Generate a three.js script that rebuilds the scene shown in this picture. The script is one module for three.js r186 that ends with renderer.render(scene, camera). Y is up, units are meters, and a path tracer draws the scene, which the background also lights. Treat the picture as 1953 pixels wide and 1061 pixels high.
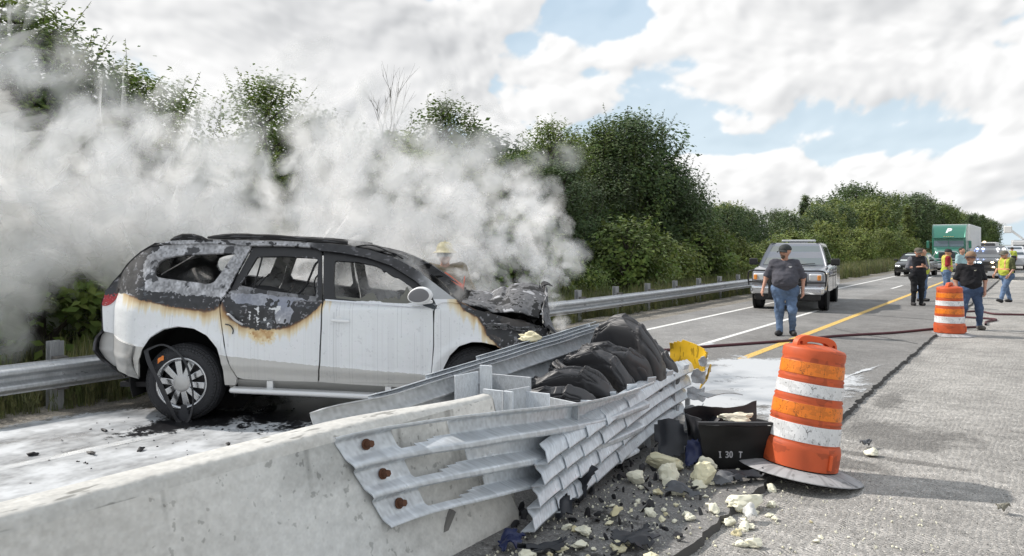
import * as THREE from 'three';
import { RoundedBoxGeometry } from 'three/addons/geometries/RoundedBoxGeometry.js';
import { mergeGeometries, mergeVertices, toCreasedNormals } from 'three/addons/utils/BufferGeometryUtils.js';

// ---------------------------------------------------------------- camera, sky, sun, exposure
const scene = new THREE.Scene();
const EYE = 1.8;
// eye 1.8 m above the road; lens shifted down a little so that uprights stay upright
const camera = new THREE.PerspectiveCamera(45.62, 1953 / 1061, 0.1, 6000);
camera.position.set(0, EYE, 0);
camera.setViewOffset(1953, 1186, 0, 125, 1953, 1061);
const renderer = new THREE.WebGLRenderer({ antialias: true });
renderer.setSize(1024, 556);
renderer.toneMapping = THREE.LinearToneMapping;
renderer.toneMappingExposure = 1.5;
renderer.shadowMap.enabled = true;
const SUN = new THREE.Vector3(-0.70, 0.66, -0.27).normalize();
const sun = new THREE.DirectionalLight(new THREE.Color(1, 0.94, 0.87), 3.1);
sun.position.copy(SUN).multiplyScalar(120);
sun.castShadow = true; sun.shadow.radius = 2.2;
sun.shadow.mapSize.set(4096, 4096);
Object.assign(sun.shadow.camera, { left: -60, right: 60, top: 60, bottom: -60, near: 1, far: 320 });
scene.add(sun, sun.target);

// ---------------------------------------------------------------- small numbers
function rng(seed) { let a = seed >>> 0; return () => { a = (a + 0x6D2B79F5) | 0; let t = Math.imul(a ^ (a >>> 15), 1 | a); t = (t + Math.imul(t ^ (t >>> 7), 61 | t)) ^ t; return ((t ^ (t >>> 14)) >>> 0) / 4294967296; }; }
const clamp = (x, a = 0, b = 1) => x < a ? a : x > b ? b : x;
const lerp = (a, b, t) => a + (b - a) * t;
const sstep = (a, b, x) => { const t = clamp((x - a) / (b - a)); return t * t * (3 - 2 * t); };
const PERM = (() => { const r = rng(77), p = new Uint8Array(512); const b = [...Array(256).keys()]; for (let i = 255; i > 0; i--) { const j = Math.floor(r() * (i + 1)); [b[i], b[j]] = [b[j], b[i]]; } for (let i = 0; i < 512; i++) p[i] = b[i & 255]; return p; })();
const HV = (() => { const r = rng(99), a = new Float32Array(256); for (let i = 0; i < 256; i++) a[i] = r() * 2 - 1; return a; })();
// value noise in -1..1, in three and two dimensions
function n3(x, y, z) {
  const xi = Math.floor(x), yi = Math.floor(y), zi = Math.floor(z); let u = x - xi, v = y - yi, w = z - zi;
  u = u * u * (3 - 2 * u); v = v * v * (3 - 2 * v); w = w * w * (3 - 2 * w);
  const X = xi & 255, Y = yi & 255, Z = zi & 255, X1 = (X + 1) & 255, Y1 = (Y + 1) & 255, Z1 = (Z + 1) & 255;
  const A = PERM[X] , B = PERM[X1], AA = PERM[A + Y], AB = PERM[A + Y1], BA = PERM[B + Y], BB = PERM[B + Y1];
  const a = HV[PERM[AA + Z]], b = HV[PERM[BA + Z]], c = HV[PERM[AB + Z]], d = HV[PERM[BB + Z]];
  const e = HV[PERM[AA + Z1]], f = HV[PERM[BA + Z1]], g = HV[PERM[AB + Z1]], h = HV[PERM[BB + Z1]];
  const p = a + (b - a) * u, q = c + (d - c) * u, r = e + (f - e) * u, s = g + (h - g) * u, t = p + (q - p) * v;
  return t + (r + (s - r) * v - t) * w;
}
function n2(x, y) {
  const xi = Math.floor(x), yi = Math.floor(y); let u = x - xi, v = y - yi; u = u * u * (3 - 2 * u); v = v * v * (3 - 2 * v);
  const X = xi & 255, Y = yi & 255, X1 = (X + 1) & 255, Y1 = (Y + 1) & 255, A = PERM[X], B = PERM[X1];
  const a = HV[PERM[A + Y]], b = HV[PERM[B + Y]], c = HV[PERM[A + Y1]], d = HV[PERM[B + Y1]], p = a + (b - a) * u;
  return p + (c + (d - c) * u - p) * v;
}
// noise that repeats after `per` cells, for textures that tile
function n2p(x, y, per, seed = 0) {
  const xi = Math.floor(x), yi = Math.floor(y); let u = x - xi, v = y - yi; u = u * u * (3 - 2 * u); v = v * v * (3 - 2 * v);
  const m = (k) => ((k % per) + per) % per, h = (i, j) => HV[PERM[(PERM[(m(i) + seed * 37) & 255] + m(j)) & 511 & 255]];
  const a = h(xi, yi), b = h(xi + 1, yi), c = h(xi, yi + 1), d = h(xi + 1, yi + 1), p = a + (b - a) * u;
  return p + (c + (d - c) * u - p) * v;
}
const fbm3 = (x, y, z, o = 4) => { let s = 0, a = 0.5; for (let i = 0; i < o; i++) { s += a * n3(x, y, z); x = x * 2.03 + 7.1; y = y * 2.03 + 3.7; z = z * 2.03 + 1.3; a *= 0.5; } return s; };
const fbm2 = (x, y, o = 4) => { let s = 0, a = 0.5; for (let i = 0; i < o; i++) { s += a * n2(x, y); const t = x * 1.7 + y * 1.1 + 5.3; y = y * 1.7 - x * 1.1 + 2.9; x = t; a *= 0.5; } return s; };

// ---------------------------------------------------------------- sky: blue air and broken cumulus
const SKYMARKS = [ // azimuth, elevation, half widths (degrees), how much cloud is added or taken away
  [6.2, 16.2, 3.4, 1.5, -0.55], [3.6, 17.2, 1.6, 1.0, -0.35], [8.8, 17.3, 1.6, 0.8, -0.4], [4.6, 12.6, 1.6, 0.7, -0.2], [10.2, 8.9, 4.2, 1.0, -0.62], [13.5, 7.7, 3.6, 0.7, -0.6], [18.5, 7.2, 4.6, 0.55, -0.62], [23.5, 6.6, 4.5, 0.5, -0.55],
  [29.5, 7.3, 4.5, 0.6, -0.5], [0.5, 15.5, 1.3, 2.2, -0.3], [7.5, 13.2, 2.2, 0.5, -0.18], [12.8, 9.5, 1.0, 0.8, -0.25], [34, 3.0, 6, 1.2, -0.1],
  [18, 12.8, 6.5, 3.0, 0.5], [28, 12.5, 8, 4, 0.5], [4.5, 11.4, 3.2, 1.5, 0.5], [8, 14.5, 2.6, 1.2, 0.35], [26, 4.2, 7, 1.5, 0.45], [15.5, 5.4, 2.8, 1.6, 0.5], [21, 4.0, 5, 1.4, 0.4], [-10, 13, 10, 6, 0.5], [-25, 14, 12, 6, 0.5], [-13, 9, 7, 1.2, -0.18], [-6, 10.5, 3, 1.0, -0.12],
];
const SKYGREY = [[26, 16.5, 9, 1.6, 0.5], [27, 9.6, 7, 1.1, 0.4], [-9, 17, 7, 2.4, 0.62], [-22, 16, 7, 2.5, 0.3], [-4, 14.2, 5, 2.2, 0.35], [-15, 9.5, 6, 1.6, 0.28], [14, 12.6, 2.5, 0.6, 0.2], [-2, 11, 2.2, 1.6, 0.3], [17, 3.0, 6, 0.9, 0.16]];
function buildSky() {
  const W = 4096, H = 2048, data = new Float32Array(W * H * 4);
  const cover = (az, el, oct) => {
    const k = 0.62 + 0.9 / (1 + el * 0.06), wx = n2(az * 0.11 + 40, el * 0.22 + 9) * 1.3, wy = n2(az * 0.13 + 8, el * 0.25 + 70) * 0.6;
    let d = 0.3 + 1.05 * fbm2((az + wx) * 0.21 * k + 3, (el + wy) * 0.36 * k + 11, oct ?? (Math.abs(az) < 45 && el < 24 ? 7 : 4));
    if (Math.abs(az) < 60 && el < 32) for (const [a, e, sa, se, w] of SKYMARKS) { const p = (az - a) / sa, q = (el - e) / se, r = p * p + q * q; if (r < 9) d += w * Math.exp(-r); }
    return d;
  };
  for (let row = H / 2; row < H; row++) {
    const el = ((row + 0.5) / H - 0.5) * 180;
    for (let col = 0; col < W; col++) {
      // columns run with atan2(z, x); straight ahead (-z) is azimuth 0, to the side of +x positive
      let az = ((col + 0.5) / W - 0.5) * 360 + 90; if (az > 180) az -= 360;
      const lo = el > 45 ? Math.cos((el - 45) * Math.PI / 180) : 1, A = az * lo;
      const d = cover(A, el), d4 = cover(A, el, 4), up = cover(A - 0.55, el + 0.45, 4);
      const cov = sstep(0.03, 0.22, d);
      let shade = 0.93 + clamp((d4 - up) * 0.5 + (d - d4) * 0.18, -0.2, 0.14) - 0.1 * sstep(0.5, 1.2, d) + 0.03 * n2(A * 0.3, el * 0.6);
      if (Math.abs(az) < 60 && el < 32) for (const [a, e, sa, se, w] of SKYGREY) { const p = (A - a) / sa, q = (el - e) / se, r = p * p + q * q; if (r < 9) shade -= w * 0.36 * Math.exp(-r); }
      if (Math.abs(az) > 36 || el > 20) shade -= 0.12 * (0.5 + 0.5 * n2(A * 0.05 + 20, el * 0.09)) * sstep(0, 8, Math.max(Math.abs(az) - 36, el - 20));
      shade = clamp(shade, 0.45, 1.0);
      const t = sstep(0, 40, el), bl = [lerp(0.62, 0.28, t), lerp(0.77, 0.49, t), lerp(0.87, 0.75, t)];
      const cool = clamp((0.9 - shade) * 1.2), cl = [shade * (1 - 0.08 * cool), shade * (1 - 0.03 * cool), shade * (1 + 0.04 * cool)];
      const thin = 0.22 + 0.78 * cov, i = (row * W + col) * 4;
      for (let c = 0; c < 3; c++) data[i + c] = lerp(bl[c], cl[c], thin) * 0.70;
      data[i + 3] = 1;
    }
  }
  for (let i = 0; i < W * (H / 2) * 4; i += 4) { data[i] = 0.22; data[i + 1] = 0.22; data[i + 2] = 0.2; data[i + 3] = 1; }
  const t = new THREE.DataTexture(data, W, H, THREE.RGBAFormat, THREE.FloatType);
  t.mapping = THREE.EquirectangularReflectionMapping; t.magFilter = THREE.LinearFilter; t.minFilter = THREE.LinearFilter; t.needsUpdate = true;
  return t;
}

scene.background = buildSky();
scene.environment = scene.background;


// ---------------------------------------------------------------- making things
const used = {};
function numbered(name) { const n = used[name] ?? 0; used[name] = n + 1; return n ? `${name}_${String(n).padStart(3, '0')}` : name; }
function tag(o, label, category, group, kind) { if (label) o.userData.label = label; if (category) o.userData.category = category; if (group) o.userData.group = group; if (kind) o.userData.kind = kind; return o; }
function thing(name, label, category, [x, y, z] = [0, 0, 0], turn = 0, group) { const o = new THREE.Group(); o.name = numbered(name); o.position.set(x, y, z); o.rotation.y = turn; scene.add(o); return tag(o, label, category, group); }
function clean(g) { if (g.index) g = g.toNonIndexed(); for (const k of Object.keys(g.attributes)) if (!['position', 'normal', 'uv'].includes(k)) g.deleteAttribute(k); if (!g.attributes.normal) g.computeVertexNormals(); if (!g.attributes.uv) g.setAttribute('uv', new THREE.BufferAttribute(new Float32Array(g.attributes.position.count * 2), 2)); return g; }
function merged(list) { list = [].concat(list).filter(Boolean); return list.length === 1 ? list[0] : mergeGeometries(list.map(clean), false); }
function part(name, geo, m, parent) { const o = new THREE.Mesh(merged(geo), m); o.castShadow = o.receiveShadow = true; if (parent) { o.name = name; parent.add(o); } else { o.name = numbered(name); scene.add(o); } return o; }
const single = (name, geo, m, label, category, group) => tag(part(name, geo, m), label, category, group);
const structure = (name, geo, m) => tag(part(name, geo, m), null, null, null, 'structure');
const V = (x, y, z) => new THREE.Vector3(x, y, z);
const M = (r, g, b, rough = 0.8, metal = 0, more = {}) => new THREE.MeshPhysicalMaterial({ color: new THREE.Color().setRGB(r, g, b), roughness: rough, metalness: metal, ...more });
function copyThing(o, position, turn, label, scale) { const c = o.clone(); c.userData = { ...o.userData }; c.name = numbered(o.name.replace(/_\d{3}$/, '')); scene.add(c); c.position.copy(position); if (turn !== undefined) c.rotation.y = turn; if (label) c.userData.label = label; if (scale) c.scale.set(...[].concat(scale)); return c; }
// road frame: u metres along the road, v metres to its side (the camera stands at 0, 0)
const ROAD = 35.5 * Math.PI / 180, RS = Math.sin(ROAD), RC = Math.cos(ROAD);
const road = (u, v, y = 0) => V(u * RS + v * RC, y, -(u * RC - v * RS));

// ---------------------------------------------------------------- shapes
const bx = (w, h, d, x = 0, y = 0, z = 0, rx = 0, ry = 0, rz = 0) => { const g = new THREE.BoxGeometry(w, h, d); if (rx || ry || rz) g.applyMatrix4(new THREE.Matrix4().makeRotationFromEuler(new THREE.Euler(rx, ry, rz))); g.translate(x, y, z); return g; };
const rb = (w, h, d, r, x = 0, y = 0, z = 0, rx = 0, ry = 0, rz = 0) => { const g = new RoundedBoxGeometry(w, h, d, 2, Math.min(r, w / 2.01, h / 2.01, d / 2.01)); if (rx || ry || rz) g.applyMatrix4(new THREE.Matrix4().makeRotationFromEuler(new THREE.Euler(rx, ry, rz))); g.translate(x, y, z); return g; };
function bar(a, b, r0, r1 = r0, seg = 8) { const d = V().subVectors(b, a), g = new THREE.CylinderGeometry(r1, r0, d.length(), seg, 1); g.applyQuaternion(new THREE.Quaternion().setFromUnitVectors(V(0, 1, 0), d.clone().normalize())); const m = V().addVectors(a, b).multiplyScalar(0.5); g.translate(m.x, m.y, m.z); return g; }
const tube = (pts, r, seg = 40, rad = 7) => new THREE.TubeGeometry(new THREE.CatmullRomCurve3(pts.map((p) => p.isVector3 ? p : V(...p))), seg, r, rad, false);
const disc = (r, h, seg, x, y, z, axis = 'z') => { const g = new THREE.CylinderGeometry(r, r, h, seg); if (axis === 'z') g.rotateX(Math.PI / 2); if (axis === 'x') g.rotateZ(Math.PI / 2); g.translate(x, y, z); return g; };
const lathe = (pts, seg = 32) => new THREE.LatheGeometry(pts.map((p) => new THREE.Vector2(p[0], p[1])), seg);
// grid surface: f(s, t) -> [x, y, z]; with thickness it gets a back and closed rims
function grid(f, nu, nv, thick = 0, uvf) {
  const P = [], U = [], idx = [];
  for (let j = 0; j <= nv; j++) for (let i = 0; i <= nu; i++) { const p = f(i / nu, j / nv); P.push(...p); U.push(...(uvf ? uvf(i / nu, j / nv, p) : [i / nu, j / nv])); }
  const at = (i, j) => j * (nu + 1) + i;
  for (let j = 0; j < nv; j++) for (let i = 0; i < nu; i++) idx.push(at(i, j), at(i + 1, j), at(i + 1, j + 1), at(i, j), at(i + 1, j + 1), at(i, j + 1));
  const g = new THREE.BufferGeometry(); g.setAttribute('position', new THREE.Float32BufferAttribute(P, 3)); g.setAttribute('uv', new THREE.Float32BufferAttribute(U, 2)); g.setIndex(idx); g.computeVertexNormals();
  if (!thick) return g;
  return thicken(g, thick);
}
// a sheet (indexed) given a back `thick` behind its normals and a rim along its open edges
function thicken(g, thick) {
  const n = g.attributes.position.count, p = g.attributes.position, m = g.attributes.normal, uv = g.attributes.uv, idx = [...g.index.array], P = [], N = [], U = [], I = [];
  for (let s = 0; s < 2; s++) for (let i = 0; i < n; i++) { const k = s ? -thick : 0; P.push(p.getX(i) + m.getX(i) * k, p.getY(i) + m.getY(i) * k, p.getZ(i) + m.getZ(i) * k); const q = s ? -1 : 1; N.push(m.getX(i) * q, m.getY(i) * q, m.getZ(i) * q); U.push(uv.getX(i), uv.getY(i)); }
  const edges = new Map();
  for (let k = 0; k < idx.length; k += 3) { const [a, b, c] = [idx[k], idx[k + 1], idx[k + 2]]; I.push(a, b, c, a + n, c + n, b + n); for (const [x, y] of [[a, b], [b, c], [c, a]]) { const o = y * n + x; if (edges.has(o)) edges.delete(o); else edges.set(x * n + y, [x, y]); } }
  for (const [x, y] of edges.values()) { const at = P.length / 3; for (const k of [x, y, y + n, x + n]) { P.push(P[k * 3], P[k * 3 + 1], P[k * 3 + 2]); U.push(U[k * 2], U[k * 2 + 1]); } const ax = P[x * 3 + 3 * 0], e = V(P[y * 3] - P[x * 3], P[y * 3 + 1] - P[x * 3 + 1], P[y * 3 + 2] - P[x * 3 + 2]), nn = V(N[x * 3], N[x * 3 + 1], N[x * 3 + 2]).cross(e).normalize().negate(); for (let q = 0; q < 4; q++) N.push(nn.x, nn.y, nn.z); I.push(at, at + 2, at + 1, at, at + 3, at + 2); }
  const o = new THREE.BufferGeometry(); o.setAttribute('position', new THREE.Float32BufferAttribute(P, 3)); o.setAttribute('normal', new THREE.Float32BufferAttribute(N, 3)); o.setAttribute('uv', new THREE.Float32BufferAttribute(U, 2)); o.setIndex(I); return o;
}
// loft: rings of equal point counts joined into a skin; closed round, capped at both ends
function loft(rings, cap = true, crease = 0.6) {
  const n = rings[0].length, P = [], U = [], idx = [];
  rings.forEach((r, j) => r.forEach((p, i) => { P.push(...p); U.push(i / n, j / (rings.length - 1)); }));
  for (let j = 0; j < rings.length - 1; j++) for (let i = 0; i < n; i++) { const k = (i + 1) % n, a = j * n + i, b = j * n + k, c = (j + 1) * n + k, d = (j + 1) * n + i; idx.push(a, b, c, a, c, d); }
  if (cap) for (const j of [0, rings.length - 1]) { const c = P.length / 3, m = rings[j].reduce((s, p) => [s[0] + p[0] / n, s[1] + p[1] / n, s[2] + p[2] / n], [0, 0, 0]); P.push(...m); U.push(0.5, 0.5); for (let i = 0; i < n; i++) { const a = j * n + i, b = j * n + (i + 1) % n; j ? idx.push(a, b, c) : idx.push(b, a, c); } }
  const g = new THREE.BufferGeometry(); g.setAttribute('position', new THREE.Float32BufferAttribute(P, 3)); g.setAttribute('uv', new THREE.Float32BufferAttribute(U, 2)); g.setIndex(idx); g.computeVertexNormals();
  return crease ? toCreasedNormals(g, crease) : g;
}
// skin of a distance field (surface nets)
function skin(f, lo, hi, cell, uvScale = 1) {
  const nx = Math.ceil((hi[0] - lo[0]) / cell) + 1, ny = Math.ceil((hi[1] - lo[1]) / cell) + 1, nz = Math.ceil((hi[2] - lo[2]) / cell) + 1, D = new Float32Array(nx * ny * nz), at = (i, j, k) => (k * ny + j) * nx + i;
  for (let k = 0; k < nz; k++) for (let j = 0; j < ny; j++) for (let i = 0; i < nx; i++) D[at(i, j, k)] = f(lo[0] + i * cell, lo[1] + j * cell, lo[2] + k * cell);
  const id = new Int32Array(nx * ny * nz).fill(-1), P = [], N = [], U = [], I = [], e = cell * 0.5;
  for (let k = 0; k < nz - 1; k++) for (let j = 0; j < ny - 1; j++) for (let i = 0; i < nx - 1; i++) {
    let sx = 0, sy = 0, sz = 0, n = 0, any = 0; const c = [];
    for (let q = 0; q < 8; q++) { const d = D[at(i + (q & 1), j + ((q >> 1) & 1), k + (q >> 2))]; c.push(d); if (d < 0) any++; }
    if (!any || any === 8) continue;
    for (const [a, b] of CUBE) if ((c[a] < 0) !== (c[b] < 0)) { const t = c[a] / (c[a] - c[b]); sx += lerp(a & 1, b & 1, t); sy += lerp((a >> 1) & 1, (b >> 1) & 1, t); sz += lerp(a >> 2, b >> 2, t); n++; }
    const x = lo[0] + (i + sx / n) * cell, y = lo[1] + (j + sy / n) * cell, z = lo[2] + (k + sz / n) * cell;
    id[at(i, j, k)] = P.length / 3; P.push(x, y, z); U.push((x + z) * uvScale, y * uvScale);
    const g = V(f(x + e, y, z) - f(x - e, y, z), f(x, y + e, z) - f(x, y - e, z), f(x, y, z + e) - f(x, y, z - e)).normalize(); N.push(g.x, g.y, g.z);
  }
  const quad = (a, b, c, d, flip) => { if (a < 0 || b < 0 || c < 0 || d < 0) return; flip ? I.push(a, c, b, a, d, c) : I.push(a, b, c, a, c, d); };
  for (let k = 1; k < nz - 1; k++) for (let j = 1; j < ny - 1; j++) for (let i = 1; i < nx - 1; i++) {
    const s = D[at(i, j, k)] < 0;
    if (s !== D[at(i + 1, j, k)] < 0) quad(id[at(i, j - 1, k - 1)], id[at(i, j, k - 1)], id[at(i, j, k)], id[at(i, j - 1, k)], !s);
    if (s !== D[at(i, j + 1, k)] < 0) quad(id[at(i - 1, j, k - 1)], id[at(i - 1, j, k)], id[at(i, j, k)], id[at(i, j, k - 1)], !s);
    if (s !== D[at(i, j, k + 1)] < 0) quad(id[at(i - 1, j - 1, k)], id[at(i, j - 1, k)], id[at(i, j, k)], id[at(i - 1, j, k)], !s);
  }
  const g = new THREE.BufferGeometry(); g.setAttribute('position', new THREE.Float32BufferAttribute(P, 3)); g.setAttribute('normal', new THREE.Float32BufferAttribute(N, 3)); g.setAttribute('uv', new THREE.Float32BufferAttribute(U, 2)); g.setIndex(I); return g;
}
const CUBE = [[0, 1], [2, 3], [4, 5], [6, 7], [0, 2], [1, 3], [4, 6], [5, 7], [0, 4], [1, 5], [2, 6], [3, 7]];
const smin = (a, b, k) => { const h = Math.max(k - Math.abs(a - b), 0) / k; return Math.min(a, b) - h * h * k * 0.25; };
// distance to a tapered capsule
function cap3(px, py, pz, a, b, ra, rb2) { const bxx = b[0] - a[0], by = b[1] - a[1], bz = b[2] - a[2], ax = px - a[0], ay = py - a[1], az = pz - a[2], t = clamp((ax * bxx + ay * by + az * bz) / (bxx * bxx + by * by + bz * bz + 1e-9)); return Math.hypot(ax - bxx * t, ay - by * t, az - bz * t) - lerp(ra, rb2, t); }
// signed distance to a polygon in the plane (negative inside)
function polyDist(poly) {
  const n = poly.length; return (x, y) => { let d = 1e9, s = 1; for (let i = 0, j = n - 1; i < n; j = i++) { const ex = poly[j][0] - poly[i][0], ey = poly[j][1] - poly[i][1], wx = x - poly[i][0], wy = y - poly[i][1], t = clamp((wx * ex + wy * ey) / (ex * ex + ey * ey + 1e-12)), bx2 = wx - ex * t, by2 = wy - ey * t, q = bx2 * bx2 + by2 * by2; if (q < d) d = q; const c1 = y >= poly[i][1], c2 = y < poly[j][1], c3 = ex * wy > ey * wx; if ((c1 && c2 && c3) || (!c1 && !c2 && !c3)) s = -s; } return s * Math.sqrt(d); };
}
// smooth closed outline through points
function round(pts, k = 4, tension = 0.5) { const c = new THREE.CatmullRomCurve3(pts.map((p) => V(p[0], p[1], 0)), true, 'catmullrom', tension); return c.getPoints(pts.length * k).slice(0, -1).map((p) => [p.x, p.y]); }
// panel: the region where d(x, y) < 0, cut cleanly out of a fine grid, bent to z = zf(x, y), with its rim turned back by `lip`
function panel(d, [x0, y0, x1, y1], cell, zf, lip = 0.02, uvf = (x, y) => [x, y], side = 1) {
  const nx = Math.ceil((x1 - x0) / cell), ny = Math.ceil((y1 - y0) / cell), val = new Float32Array((nx + 1) * (ny + 1)), P = [], U = [], I = [], seen = new Map(), rim = [];
  for (let j = 0; j <= ny; j++) for (let i = 0; i <= nx; i++) val[j * (nx + 1) + i] = d(x0 + i * cell, y0 + j * cell);
  const put = (key, x, y) => { let k = seen.get(key); if (k === undefined) { k = P.length / 3; P.push(x, y, zf(x, y)); U.push(...uvf(x, y)); seen.set(key, k); } return k; };
  for (let j = 0; j < ny; j++) for (let i = 0; i < nx; i++) {
    const c = [[i, j], [i + 1, j], [i + 1, j + 1], [i, j + 1]], v = c.map(([a, b]) => val[b * (nx + 1) + a]), ring = [];
    if (v.every((q) => q >= 0)) continue;
    for (let q = 0; q < 4; q++) {
      const [a, b] = [c[q], c[(q + 1) % 4]], va = v[q], vb = v[(q + 1) % 4];
      if (va < 0) ring.push([put('v' + a, x0 + a[0] * cell, y0 + a[1] * cell), 0]);
      if ((va < 0) !== (vb < 0)) { const t = clamp(va / (va - vb), 0.02, 0.98), key = 'e' + (a[0] < b[0] || a[1] < b[1] ? a + ',' + b : b + ',' + a); ring.push([put(key, x0 + lerp(a[0], b[0], t) * cell, y0 + lerp(a[1], b[1], t) * cell), 1]); }
    }
    for (let q = 1; q < ring.length - 1; q++) side > 0 ? I.push(ring[0][0], ring[q][0], ring[q + 1][0]) : I.push(ring[0][0], ring[q + 1][0], ring[q][0]);
  }
  if (side < 0) for (let i = 2; i < P.length; i += 3) P[i] = -P[i];
  const g = new THREE.BufferGeometry(); g.setAttribute('position', new THREE.Float32BufferAttribute(P, 3)); g.setAttribute('uv', new THREE.Float32BufferAttribute(U, 2)); g.setIndex(I); g.computeVertexNormals();
  return lip ? thicken(g, lip) : g;
}
// textures
function tex(w, h, f, { srgb = false, wrap = true, rx = 1, ry = 1 } = {}) {
  const d = new Uint8Array(w * h * 4); for (let y = 0; y < h; y++) for (let x = 0; x < w; x++) { const c = f(x / w, y / h, x, y), i = (y * w + x) * 4; d[i] = clamp(c[0]) * 255; d[i + 1] = clamp(c[1]) * 255; d[i + 2] = clamp(c[2]) * 255; d[i + 3] = (c[3] ?? 1) * 255; }
  const t = new THREE.DataTexture(d, w, h, THREE.RGBAFormat); t.wrapS = t.wrapT = wrap ? THREE.RepeatWrapping : THREE.ClampToEdgeWrapping; t.magFilter = THREE.LinearFilter; t.minFilter = THREE.LinearMipmapLinearFilter; t.generateMipmaps = true; if (srgb) t.colorSpace = THREE.SRGBColorSpace; t.repeat.set(rx, ry); t.needsUpdate = true; return t;
}
const grey = (v) => [v, v, v];
function planarUV(g, f) { const p = g.attributes.position, u = new Float32Array(p.count * 2); for (let i = 0; i < p.count; i++) { const [a, b] = f(p.getX(i), p.getY(i), p.getZ(i)); u[i * 2] = a; u[i * 2 + 1] = b; } g.setAttribute('uv', new THREE.BufferAttribute(u, 2)); return g; }
// ---------------------------------------------------------------- ground, road, markings
const strip = (u0, u1, v0, v1, y, nu = 1, nv = 1, scale = 1) => { // a sheet in the road frame, uv in metres
  const g = grid((s, t) => { const p = road(lerp(u0, u1, s), lerp(v0, v1, t), typeof y === 'function' ? y(lerp(u0, u1, s), lerp(v0, v1, t)) : y); return [p.x, p.y, p.z]; }, nu, nv, 0, (s, t) => [lerp(u0, u1, s) * scale, lerp(v0, v1, t) * scale]);
  const n = g.attributes.normal; if (n.getY(0) < 0) { const ix = g.index.array; for (let i = 0; i < ix.length; i += 3) [ix[i + 1], ix[i + 2]] = [ix[i + 2], ix[i + 1]]; g.computeVertexNormals(); } return g;
};
const TH = (per, seed) => { const c = new Float32Array(per * per); const r = rng(seed); for (let i = 0; i < c.length; i++) c[i] = r(); return (x, y) => c[((y % per + per) % per) * per + ((x % per + per) % per)]; };
{
  // asphalt: stones of many greys bound in dark tar, blotched on a larger scale
  const speck = TH(2048, 5);
  const asph = (base, tint) => tex(1536, 1536, (u, v, x, y) => {
    const a = speck(x, y), b = speck((x >> 1) + 700, (y >> 2) + 90), l = n2p(u * 6, v * 6, 6, 1) * 0.5 + n2p(u * 23, v * 23, 23, 2) * 0.35 + n2p(u * 90, v * 90, 90, 3) * 0.3;
    let k = base * (0.84 + 0.22 * a + 0.12 * b * b + 0.16 * l); if (a > 0.975) k *= 1.35; if (a < 0.05) k *= 0.7; if (b > 0.985) k *= 1.2;
    return [k * tint[0], k * tint[1], k * tint[2]];
  }, { srgb: true, rx: 1 / 8, ry: 1 / 8 });
  const bump = tex(1024, 1024, (u, v, x, y) => grey(0.35 + 0.4 * speck(x >> 1, y >> 1) + 0.25 * n2p(u * 120, v * 120, 120, 4)), { rx: 1 / 3, ry: 1 / 3 });
  const asphMap = asph(0.50, [1, 0.995, 0.985]);
  const roadMat = new THREE.MeshPhysicalMaterial({ map: asphMap, bumpMap: bump, bumpScale: 0.004, roughness: 0.88 });
  const oldMat = new THREE.MeshPhysicalMaterial({ map: asphMap, color: new THREE.Color().setRGB(0.87, 0.86, 0.85), bumpMap: bump, bumpScale: 0.004, roughness: 0.9 });
  // milled lane: the planer leaves short, slanting scoops in rows
  const scoop = (u, v) => { const row = v * 48 + 0.8 * n2p(u * 12, v * 12, 12, 7), k = Math.floor(row), f = row - k, sh = HV[PERM[(k * 7) & 255]] * 0.5, ph = u * 72 + sh + k * 0.37 + 1.1 * n2p(u * 24, v * 24, 24, 6); return Math.pow(Math.abs(Math.sin(ph * Math.PI)), 1.5) * (0.55 + 0.45 * Math.sin(f * Math.PI)); };
  const millB = tex(1280, 1280, (u, v, x, y) => grey(clamp(0.15 + 0.6 * scoop(u, v) + 0.16 * speck(x >> 1, y >> 1) + 0.12 * n2p(u * 60, v * 60, 60, 8))), { rx: 1 / 2.4, ry: 1 / 2.4 });
  const millC = tex(1280, 1280, (u, v, x, y) => { const a = speck(x, y), b = speck((x >> 1) + 30, (y >> 1) + 500), l = n2p(u * 5, v * 5, 5, 9) * 0.5 + n2p(u * 18, v * 18, 18, 10) * 0.4 + n2p(u * 70, v * 70, 70, 11) * 0.4; let k = 0.625 * (0.76 + 0.26 * a + 0.24 * b + 0.16 * l); if (b > 0.975) k *= 1.25; if (b < 0.035) k *= 0.6; return [k, k * 0.985, k * 0.96]; }, { srgb: true, rx: 1 / 4.8, ry: 1 / 4.8 });
  const millMat = new THREE.MeshPhysicalMaterial({ map: millC, bumpMap: millB, bumpScale: 0.022, roughness: 0.93 });
  // soil and grass far around
  const soil = tex(1024, 1024, (u, v, x, y) => { const a = n2p(u * 12, v * 12, 12, 3) * 0.5 + n2p(u * 60, v * 60, 60, 5) * 0.5, b = speck(x, y); return [0.30 + 0.07 * a + 0.06 * b, 0.33 + 0.08 * a + 0.06 * b, 0.19 + 0.04 * a + 0.04 * b]; }, { srgb: true, rx: 1 / 8, ry: 1 / 8 });
  const gmat = new THREE.MeshStandardMaterial({ map: soil, roughness: 1 });
  const lie = (u, v) => v < -9 ? -0.02 - 0.06 * Math.min(1, (-9 - v) / 3) - 0.3 * sstep(-9, -13, v) + 0.05 * n2(u * 0.4, v * 0.4) : v > 9 ? -0.08 + 0.9 * sstep(9, 22, v) * sstep(40, 100, u) : -0.06;
  structure('ground', strip(-120, 2400, -500, 500, (u, v) => -0.36, 12, 12), gmat);
  structure('grass_verge', strip(-20, 420, -34, -8.6, lie, 120, 24), gmat);
  structure('grass_bank', strip(30, 420, 9, 60, (u, v) => -0.2 + 1.6 * sstep(9, 30, v) * sstep(30, 90, u) , 60, 12), gmat);
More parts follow.
